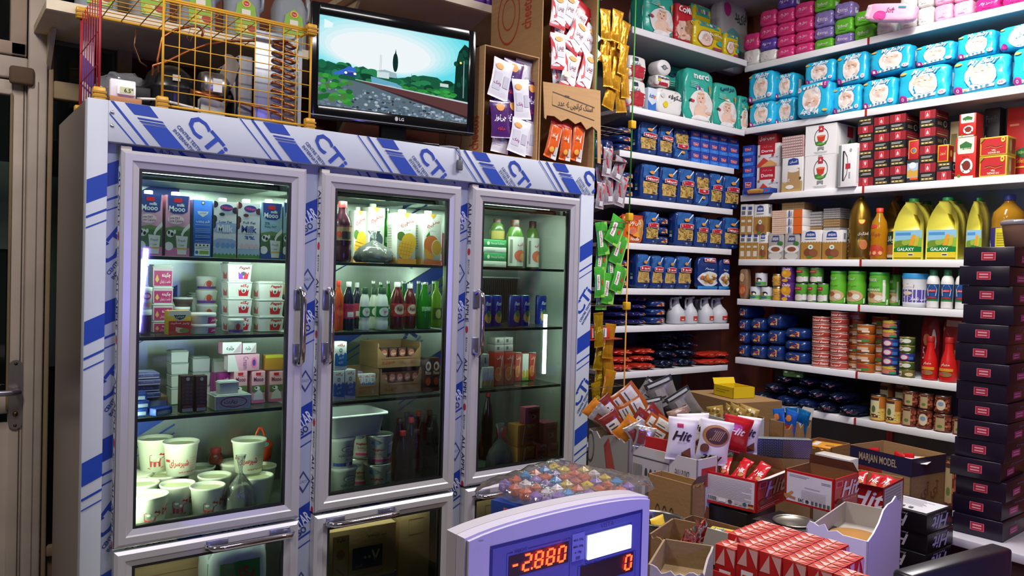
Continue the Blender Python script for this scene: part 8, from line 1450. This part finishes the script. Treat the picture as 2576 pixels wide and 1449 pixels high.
bagkind('hit_bag2','wafer_bag','wafer bag',.17,.05,.21,'dcd6d4',[('e',.5,.66,.44,.24,'b07848'),('e',.52,.66,.36,.19,'4c2c20')]+[('l',[(.3+.06*i,.55),(.45+.06*i,.78)],.025,'b08860')for i in range(6)]+[('e',.2,.36,.14,.1,'6c3a24'),('t','Hit',.15,.06,.8,.22,'2a1a18','biu')],seed=42,amp=.15)
bagkind('red_bag','wafer_bag','wafer bag',.16,.05,.2,'b01820g',[('t','Hit',.2,.5,.8,.7,'e8d8d8','bi')],seed=43,amp=.2)
gh='wafer bags in the white carton'
at('hit_bag',1715,1104,76,108,'white wafer bag with black lettering in the white carton',gh,D=2.57,roll=4,yaw=-40,d=.03);at('hit_bag2',1796,1112,84,112,'white wafer bag with a chocolate wafer picture',gh,D=2.60,roll=8,yaw=-40,d=.03)
at('hit_bag',1745,1082,80,84,'white wafer bag behind the lettered one',gh,D=2.65,roll=-4,yaw=-40,d=.03);at('red_bag',1850,1092,74,90,'red wafer bag behind the wafer picture bag',gh,D=2.66,roll=12,yaw=-40,d=.03);at('hit_bag',1880,1094,60,92,'white wafer bag at the far end of the carton',gh,D=2.70,roll=6,yaw=-40,d=.03)
rf=tag(MB().box(-.055,.055,-.003,.003,0,.135,'b01a1c').art([('r',.0,.1,.12,.95,'d8cfcc')],m_front(.11,.006,.135)).build('red_card'),'red card flap standing in front of the white wafer bags','card');rf.rotation_euler=(0,0,wc[4]+.12);q=wc[0].location;p_=Vector((-wc[1]*.66,.018*(1 if wc[2]>0 else-1),wc[3]-.099));p_.rotate(Matrix.Rotation(wc[4],3,'Z'));rf.location=q+p_
kc=carton('snack_carton',(1481,1040),(1582,1106),(1640,1084),2.70,.26,'grey carton with a red wafer picture, heaped with brown wafer bags',base=PLAT+.002,spec='8e8a82',art_l=[('p',[(.40,.93),(.52,.98),(.80,.70),(.72,.58),(.60,.60)],'8c3028'),('p',[(.52,.98),(.80,.70),(.72,.58),(.44,.88)],'a04034'),('p',[(.86,.80),(1.0,.72),(1.0,.3),(.86,.38)],'9c1c30'),('t','کیک لایه‌ای',.16,.52,.62,.70,'2a2826','b'),('o',.06,.9,.1,.09,.15,'3a3836')],rim_l=jag(10,.04),shallow=.10,inner='6c5a44c')
bagkind('wafer_brown','wafer_packet','wafer packet',.10,.03,.13,'a0501cg',[('r',.08,.55,.9,.9,'d0ccc8'),('r',.15,.62,.6,.66,'5a4a40'),('r',.15,.1,.85,.45,'d8d4d0'),('r',.2,.2,.6,.24,'6a5a50'),('r',.2,.3,.7,.34,'6a5a50')],seed=51)
bagkind('wafer_maroon','wafer_packet','wafer packet',.10,.03,.13,'7a2820g',[('r',.15,.3,.85,.7,'d4d0cc'),('r',.25,.4,.7,.45,'4a3a38'),('r',.25,.55,.6,.6,'4a3a38')],seed=52);bagkind('wafer_orange','wafer_packet','wafer packet',.10,.03,.13,'c8781cg',[('t','موز',.2,.5,.7,.7,'7a3018','b'),('p',[(.4,0),(1,0),(1,.5)],'d8d0c4')],seed=53);bagkind('wafer_silver','wafer_packet','wafer packet',.10,.03,.13,'b8b0aef',[('r',.1,.2,.5,.8,'7c3028')],seed=54,amp=.7)
L3=[('wafer_orange',1500,1036,44,50,-50),('wafer_maroon',1530,1030,44,62,-40),('wafer_brown',1572,1012,62,84,52),('wafer_brown',1592,1034,52,70,60),('wafer_maroon',1544,1070,44,62,-35),('wafer_silver',1520,1050,44,60,-55),('wafer_orange',1580,1082,48,60,40),('wafer_maroon',1610,1064,44,60,35),('wafer_silver',1606,1092,48,56,-30),('wafer_maroon',1632,1052,46,62,50),('wafer_brown',1640,1080,50,64,35),('wafer_silver',1622,1100,44,50,10),('wafer_brown',1662,1080,44,58,30)]
for i,(k,x,y,w,h,ro)in enumerate(sorted(L3,key=lambda t:t[2])):
 cn_=dict(wafer_orange='orange',wafer_maroon='maroon',wafer_brown='brown and white',wafer_silver='silver and maroon')[k]
 at(k,x,y,w*1.15,h*1.1,f'{cn_} wafer packet in the grey carton, {ORD[i]} counted from the top','wafer packets in the grey carton',D=2.98-.024*i,roll=ro,yaw=-38,d=.018)
gc=carton('snack_carton',(1604,1018),(1700,1060),(1760,1038),3.28,.3,'brown carton of grey and black packs behind the wafer bags',base=PLAT+.002,spec='7c5c38c',shallow=.12,inner='8c6a40c')
bagkind('grey_pack','dessert_pack','powder pack',.11,.04,.17,'77706cg',[('r',0,.84,1,1,'1c1c1e'),('r',.25,.3,.62,.78,'9a9490'),('r',.3,.4,.56,.44,'3a3838'),('r',.3,.52,.56,.56,'3a3838'),('e',.3,.14,.25,.12,'4a403c'),('r',.1,.88,.9,.95,'8a8a8c')],seed=61);bagkind('pink_pack','dessert_pack','powder pack',.11,.04,.15,'8c6c60g',[('l',[(.1,.2),(.9,.8)],.04,'c8a090'),('l',[(.1,.5),(.7,.95)],.04,'c8a090'),('l',[(.3,.05),(.95,.5)],.04,'c8a090')],seed=62)
for i,(k,x,y,w,h,ro)in enumerate((('grey_pack',1632,992,60,72,35),('grey_pack',1672,1000,74,98,-25),('grey_pack',1642,1036,60,70,-14),('grey_pack',1722,1022,70,84,-34),('pink_pack',1712,1056,56,60,-20))):at(k,x,y,w,h,f'{"pinkish patterned" if k == "pink_pack" else "grey and black"} powder pack, {pos(i, 5, "in the brown carton")}','powder packs in the brown carton',D=3.44-.03*i,roll=ro,yaw=-38,d=.024)
cc=carton('snack_carton',(1762,1020),(1822,1055),(1925,1041),2.98,.3,'open carton with a maroon striped side and patterned cookie bags',base=PLAT+.002,spec='b4aea6',art_l=[('l',[(.5,.95),(.45,.75),(.55,.7)],.04,'8c2030'),('o',.5,.82,.12,.06,.2,'8c2030')],art_r=[('r',0,.55,1,.60,'6c2024'),('r',0,.40,1,.48,'6c2024'),('t','VC',.72,.75,.86,.9,'4a4440','b')],inner='8a5c30c',shallow=.10,rim_r=jag(12,.03))
bagkind('cookie_bag','cookie_bag','cookie bag',.10,.04,.13,'a8883cg',[('e',.15+.7*rj.random(),.1+.8*rj.random(),.08,.05,rj.choice(['3a3020','d8c890','6c5428']))for _ in range(28)]+[('r',.3,.3,.7,.5,'b02c20')],seed=65)
for i in range(5):inbox(cc,'cookie_bag',(.3,.5,.72,.4,.66)[i],(.3,.4,.35,.7,.7)[i],cc[3]-.07,(.08,.024,.10+.01*(i%3)),f'patterned cookie bag, {ORD[i]} in the maroon-striped carton','cookie bags in the striped carton',roll=(-14,8,16,-18,12)[i],yaw=(20,-10,15,0,30)[i])
jc=carton('snack_carton',(1936,1050),(1972,1063),(2042,1046),3.12,.3,'brown carton with a red circle emblem, holding blue packets',base=PLAT+.002,spec='94703fc',art_r=[('e',.42,.70,.26,.12,'a83420'),('l',[(.36,.66),(.38,.74)],.03,'d8a088'),('l',[(.46,.66),(.48,.74)],.03,'d8a088')],art_l=[('r',.1,.6,.7,.61,'6a4a2c')],rim_r=jag(10,.05),shallow=.09,inner='8c8878c',flaps=(('b',.05,.5,'9c968cc'),))
bagkind('blue_snack','snack_bag','snack bag',.10,.03,.12,'1c5cb0g',[('r',.1,.1,.9,.45,'b83020'),('t','Petibor',.2,.2,.8,.35,'e8d8c8','i'),('e',.4,.7,.25,.12,'d88040')],seed=67);bagkind('cyan_foil','snack_bag','snack bag',.10,.03,.12,'1c7cb8f',[('r',.1,.2,.6,.5,'e0e4e8')],seed=68)
for i in range(4):inbox(jc,('blue_snack','blue_snack','cyan_foil','cyan_foil')[i],(.34,.66,.36,.66)[i],(.3,.34,.7,.74)[i],jc[3]-.065,(.055,.018,.11),f'blue snack bag, {ORD[i]} in the carton with the red circle','blue snack bags',roll=(-12,10,-8,12)[i],yaw=10)
yc=carton('yellow_box',(1796,957),(1845,976),(1899,969),3.62,.05,'small open yellow box standing behind the cartons',spec='d0b414',art_l=[('r',.1,.6,.8,.66,'8a7a10'),('r',.1,.4,.6,.46,'8a7a10')],cat='box',inner='c8ac10',flaps=(('w',.03,.4,'d0b414'),))
sq_=tag(MB().box(-.28,.10,-.06,.20,0,yc[0].location.z-PLAT-.004,'86663ec').build('plain_carton'),'plain brown carton at the back with the small yellow box on it','carton');sq_.location=(yc[0].location.x,yc[0].location.y,PLAT+.002);sq_.rotation_euler=(0,0,yc[4])
rg=random.Random(8)
fb=empty('foil_box',onD(1926,1150,2.86));tag(fb,'long silver holographic box lying in front of the cartons','box');fb.rotation_euler=(0,0,math.radians(-40))
fw_=228*2.86/F_PX;fh_=47*2.86/F_PX
b=MB();b.box(-fw_/2,fw_/2,0,.04,0,fh_,'9aa8a4f',.0015)
b.art([('r',0,.0,.40,1,'a4c0b0f'),('r',.40,0,.68,1,'68707cm'),('r',.68,0,1,1,'8a786em')]+[('r',x,y,x+.006,y+.05,c)for x,y,c in[(.42+.02*i,.1+.14*j+.05*(i%2),'b8c0c4m')for i in range(13)for j in range(6)]+[(.69+.014*i,.06+.11*j+.05*(i%2),'c8beb4m')for i in range(21)for j in range(8)]]+[('e',.4*rg.random(),rg.random(),.006,.03,rg.choice(['d8f0dcm','6c8c84m','c0d8d8m','4c6460m']))for _ in range(120)],m_front(fw_,0,fh_));b.build('box_body',fb)
ae=carton('envelope_carton',(2012,1106),(2092,1126),(2140,1106),3.2,.2,'open carton of amber envelopes behind the holographic box',base=PLAT+.002,spec='8c6434c',inner='7a5428c',shallow=.03,rim_l=jag(10,.04))
boxkind('amber_env','amber_envelope','envelope',.2,.14,.006,'c8861c',top=[('r',.1,.2,.3,.85,'c8c4bc'),('r',.55,.3,.85,.5,'8a5c14')]);inbox(ae,'amber_env',.5,.5,ae[3]-.026,(ae[1]*.9,abs(ae[2])*.9,.008),'amber envelope with a white label, on top','amber envelopes');inbox(ae,'amber_env',.5,.5,ae[3]-.016,(ae[1]*.8,abs(ae[2])*.8,.006),'amber envelope lying crookedly over the labelled one','amber envelopes',yaw=14)
wt=carton('printed_box',(2050,1134),(2138,1158),(2160,1146),3.0,.2,'white box printed with green ovals and dark triangles',base=PLAT+.002,spec='bcb6ae',top=1,art_l=[('p',[(.68,.80),(.97,.78),(.83,.94)],'3a2420'),('e',.12,.88,.07,.035,'7a9430'),('e',.40,.88,.07,.035,'7a9430'),('e',.12,.88,.045,.022,'bcb6ae'),('e',.40,.88,.045,.022,'bcb6ae')],cat='box')
b=MB().box(-fw_/2,fw_/2,-.0,.045,0,fb.location.z-PLAT-.004,'8a6a44c');o=tag(b.build('support_carton'),'brown carton underneath the long holographic box','carton');o.location=(fb.location.x,fb.location.y,PLAT+.002);o.rotation_euler=fb.rotation_euler
for c_,w_n in((ta,'the tin with a yellow label'),(tb,'the shaded black tin'),(hc,'the brown-lined red box'),(tw,'the torn white box'),(cb,'the grey-white sweet box')):support(c_,w_n)
for c_,w_n in((fc,'the film-wrapped carton'),(ac,'the grey torn carton')):support(c_,w_n,.001)
# toy balls under film
Pc=onD(1430,1205,2.08);zt_=Pc.z
TL,TB,TR,TN=(onZ(x,y,zt_)for x,y in((1245,1205),(1415,1150),(1612,1203),(1440,1285)))
e1=(TB-TL);e2=(TN-TL);lx,ly=e1.length,e2.length;ux=e1.normalized();uy=e2.normalized()
def ball(k,c,marks):
 def fn():
  bm=bmesh.new();bmesh.ops.create_icosphere(bm,subdivisions=1,radius=.02);bm.verts.index_update()
  vs=[v.co.copy()for v in bm.verts];fs=[[v.index for v in f.verts]for f in bm.faces];bm.free();b=MB()
  b.add([tuple(v+Vector((0,0,.02)))for v in vs],fs,c+'s')
  for q,f in enumerate(fs):
   ctr=sum((vs[i]for i in f),Vector())/3;n=ctr.normalized()
   if q%2:continue
   t1=n.orthogonal().normalized();t2=n.cross(t1);p0=ctr*1.012+Vector((0,0,.02));m=marks[(q//2)%len(marks)]
   for dx_,dy_,s_ in((-.0022,.002,.0012),(.0022,.002,.0012),(0,-.0015,.0022)):b.add([tuple(p0+t1*(dx_+s_*math.cos(a))+t2*(dy_+s_*math.sin(a)))for a in[k_*PI/3 for k_ in range(6)]],[(0,1,2,3,4,5)],m)
  return b.build('toy_ball'),(.04,.04,.04)
 KIND[k]=(fn,'toy ball')
for k,c,mk in(('ball_o','d0602c',['5a2a14','e8c8a0']),('ball_p','8a6ab8',['3c2a5c','d8c8ec']),('ball_w','dcd8d6',['3a3434','c86a40']),('ball_b','2c8cc8',['1c3c6c','d8e8f0']),('ball_y','d8c024',['4a3c10','a8541c'])):ball(k,c,mk)
nx_,ny_=int(lx/.043),int(ly/.043);rbz=random.Random(12);cnt={}
kq=['ball_o']*6+['ball_p']*3+['ball_w']*2+['ball_b']*2+['ball_y']*2
NMB=dict(ball_o='orange',ball_p='violet',ball_w='white',ball_b='blue',ball_y='yellow')
for i in range(nx_):
 for j in range(ny_):
  p=TL+ux*(lx*(i+.5)/nx_)+uy*(ly*(j+.5)/ny_);k=rbz.choice(kq)
  place(k,(p.x,p.y,zt_-.04+.004*rbz.random()),None,rbz.random()*6,f'{NMB[k]} faceted toy ball under clear film, row {i+1} from the scale side, place {j+1}','faceted toy balls in the tray')
tray=empty('toy_tray',TL+ux*lx/2+uy*ly/2);tray.location.z=zt_-.13;tag(tray,'blue tray box of wrapped toy balls in front of the fridge','box');ta_=math.atan2(ux.y,ux.x);tray.rotation_euler=(0,0,ta_)
b=MB();b.box(-lx/2+.02,lx/2-.02,-ly/2+.02,ly/2-.02,0,.085,'23408cs',.002);b.art([('r',.15,.5,.38,.85,'d8787c'),('r',.17,.53,.36,.82,'b02430'),('r',.2,.6,.33,.66,'e8c0c0'),('r',.2,.7,.33,.76,'e8c0c0')],m_left(lx-.04,ly-.04,.085));b.build('box_body',tray)
b=MB()
def sheet(u,v):
 x,y=(u-.5)*(lx+.03),(v-.5)*(ly+.03);e=max(abs(u-.5),abs(v-.5))*2
 return(x,y,.135+.006*noise.noise(Vector((u*9,v*9,1)))-(.03*max(0,e-.9)/.1))
b.grid(sheet,40,36,'f0ecf0k.06');b.build('clear_film',tray)
tst=tag(MB().box(-lx/2+.0,lx/2,-ly/2,ly/2,0,tray.location.z-.004,'7c5c3cc').build('support_carton'),'brown carton underneath the blue toy tray','carton');tst.location=(tray.location.x,tray.location.y,.002);tst.rotation_euler=tray.rotation_euler
# scale display
SA=onD(1176,1351,1.05);SB=onZ(1638,1245,SA.z);sdir=(SB-SA);sw_=sdir.length;sdir.normalize()
sc_=empty('scale_display',(SA+SB)/2);sc_.location.z=SA.z-.22;tag(sc_,'grey and blue-lit shop scale display with red digits','scale');sc_.rotation_euler=(0,0,math.atan2(sdir.y,sdir.x));H=.22;TK=.05
b=MB();n=16
topz=lambda u:H+.008*(1-(2*u-1)**2)-.004*abs(2*u-1)**6
out=[(-sw_/2,0),(sw_/2,0)]+[(-sw_/2+sw_*(1-i/n),topz(1-i/n))for i in range(n+1)]
for k_,(y0,y1,sp,ins)in enumerate(((0,.006,'c2bccas',.003),(.006,.026,'c2bccas',0),(.0268,TK,'b8b2b8s',0))):
 o2=[((x*(1-2*ins/sw_)),z-(ins if z>.1 else 0))for x,z in out];b.prism(o2,y0,y1,'y',sp)
b.prism([(x*.995,z-.001 if z>.1 else z)for x,z in out],.0255,.0275,'y','5a5458');b.build('housing',sc_)
fpx=lambda u,v,e:(-sw_/2+u*sw_,-e,H-v)
b=MB();bp_='5a5ca0s'
b.art([('r',.105,.020,.945,.21,'22246c'),('r',.118,.025,.935,.21,bp_),('t','VISTA',.685,.034,.765,.0265,'34345c'),('l',[(.185,.2),(.185,.036),(.215,.036)],.0022,'24266c'),('l',[(.29,.036),(.46,.036)],.0012,'24266c'),('l',[(.50,.036),(.512,.036),(.512,.2)],.0022,'24266c'),('t','WEIGHT',.222,.0385,.285,.0335,'24266c'),('t','وزن',.468,.0385,.495,.0335,'24266c'),('l',[(.60,.0785),(.60,.038),(.875,.038),(.875,.0785),(.60,.0785)],.0018,'24266c'),('l',[(.56,.2),(.56,.0835),(.59,.0835)],.0018,'24266c'),('t','TOTAL PRICE',.60,.086,.685,.081,'24266c'),('l',[(.69,.0835),(.85,.0835)],.0012,'24266c'),('t','قیمت کل',.855,.086,.885,.080,'24266c'),('l',[(.89,.0835),(.905,.0835),(.905,.2)],.0018,'24266c'),('p',[(.522,.032),(.592,.032),(.592,.0735),(.522,.0735)],'7c7ec0'),('t','MAX: 35Kg',.53,.0448,.585,.0402,'1c1c3c','b'),('t','MIN: 200g',.53,.0548,.585,.0502,'1c1c3c','b'),('t','e: 10g',.538,.0632,.575,.0588,'1c1c3c','b'),('r',.545,.067,.568,.0715,'4a4a7c'),('r',.05,.008,.07,.0095,'8a8a9c')],fpx,lim=(0,0,1,.215),e0=.0006,de=.00008);b.build('front_panel',sc_)
b=MB();b.box(-sw_/2+.61*sw_,-sw_/2+.868*sw_,-.004,-.0012,H-.0765,H-.040,'e8eeffe3');b.build('lit_screen',sc_)
def seg(digits,u0,du,v0,v1,name):
 b=MB();b.art([('r',u0[0],v0-.004,u0[1],v1+.006,'2c0408')],fpx,lim=(0,0,1,.215),e0=.0012)
 SEG={'0':'abcdef','2':'abged','8':'abcdefg','-':'g'}
 x=u0[2];I=[]
 for ch in digits:
  if ch=='.':I.append(('r',x-.018,v1-.002,x-.010,v1+.001,'ff4020e9'));continue
  sl=.006;X=lambda a,v:x+a*du*.62+sl*(v1-v)/(v1-v0)
  m=(v0+v1)/2;g={'a':[(0,v0),(1,v0)],'g':[(0,m),(1,m)],'d':[(0,v1),(1,v1)],'f':[(0,v0),(0,m)],'e':[(0,m),(0,v1)],'b':[(1,v0),(1,m)],'c':[(1,m),(1,v1)]}
  for s_ in SEG[ch]:
   (a0,va),(a1,vb)=g[s_];hz=va==vb;w_=.0032
   if hz:I.append(('r',X(a0,va)+.005,va-w_/2,X(a1,va)-.005,va+w_/2,'ff3418e9'))
   else:I.append(('p',[(X(a0,va)-.006,va+.001),(X(a0,va)+.006,va+.001),(X(a1,vb)+.006,vb-.001),(X(a1,vb)-.006,vb-.001)],'ff3418e9'))
  x+=du
 b.art(I,fpx,lim=(0,0,1,.215),e0=.002);b.build(name,sc_)
seg('-2.880',(.195,.505,.205),.058,.0445,.066,'weight_digits');seg('0',(.575,.893,.835),.06,.0885,.110,'price_digits')
b=MB();b.tube([(0,.025,0),(0,.025,-(SA.z-.22-.905))],.014,'8a8c90b',10);b.build('pole',sc_)
ct=tag(MB().box(.35,1.02,.35,1.08,.86,.90,'8c8478x',.004).box(.38,.99,.38,1.05,0,.86,'6c5444x').build('sales_counter'),'grey sales counter under the scale display','counter')
b=MB();b.box(-.12,.12,-.09,.13,.9-sc_.location.z+.002,.915-sc_.location.z,'b8b2b8s',.006);b.build('scale_base',sc_)
MA=onD(2300,1452,1.12);MBp=onZ(2550,1380,MA.z);md=MBp-MA;mw=md.length;md.normalize()
mo=empty('monitor',(MA+MBp)/2);mo.location.z=MA.z-.27;mo.rotation_euler=(0,0,math.atan2(md.y,md.x));tag(mo,'black monitor edge in the lower corner beside the wafer boxes','monitor')
b=MB();b.box(-mw/2,mw/2,0,.035,.04,.27,'141218s',.006);b.build('housing',mo);b=MB();b.art([('r',.66,.40,.96,.80,'6c7460'),('t','AC 240V',.7,.66,.9,.74,'2c3020')],lambda u,v,e:(-mw/2+mw*u,-e,.04+.23*v));b.build('rating_label',mo)
b=MB();b.tube([(0,.02,.05),(0,.02,.9+.012-mo.location.z)],.02,'141218s',10);b.box(-.09,.09,-.06,.10,.9+.001-mo.location.z,.9+.014-mo.location.z,'141218s',.003);b.build('stand',mo)
tag(MB().box(1.07,1.75,-.2,.36,.865,.90,'8c8478x',.003).box(1.1,1.7,-.15,.30,0,.865,'6c5444x').build('side_desk'),'narrow desk carrying the black monitor','desk')
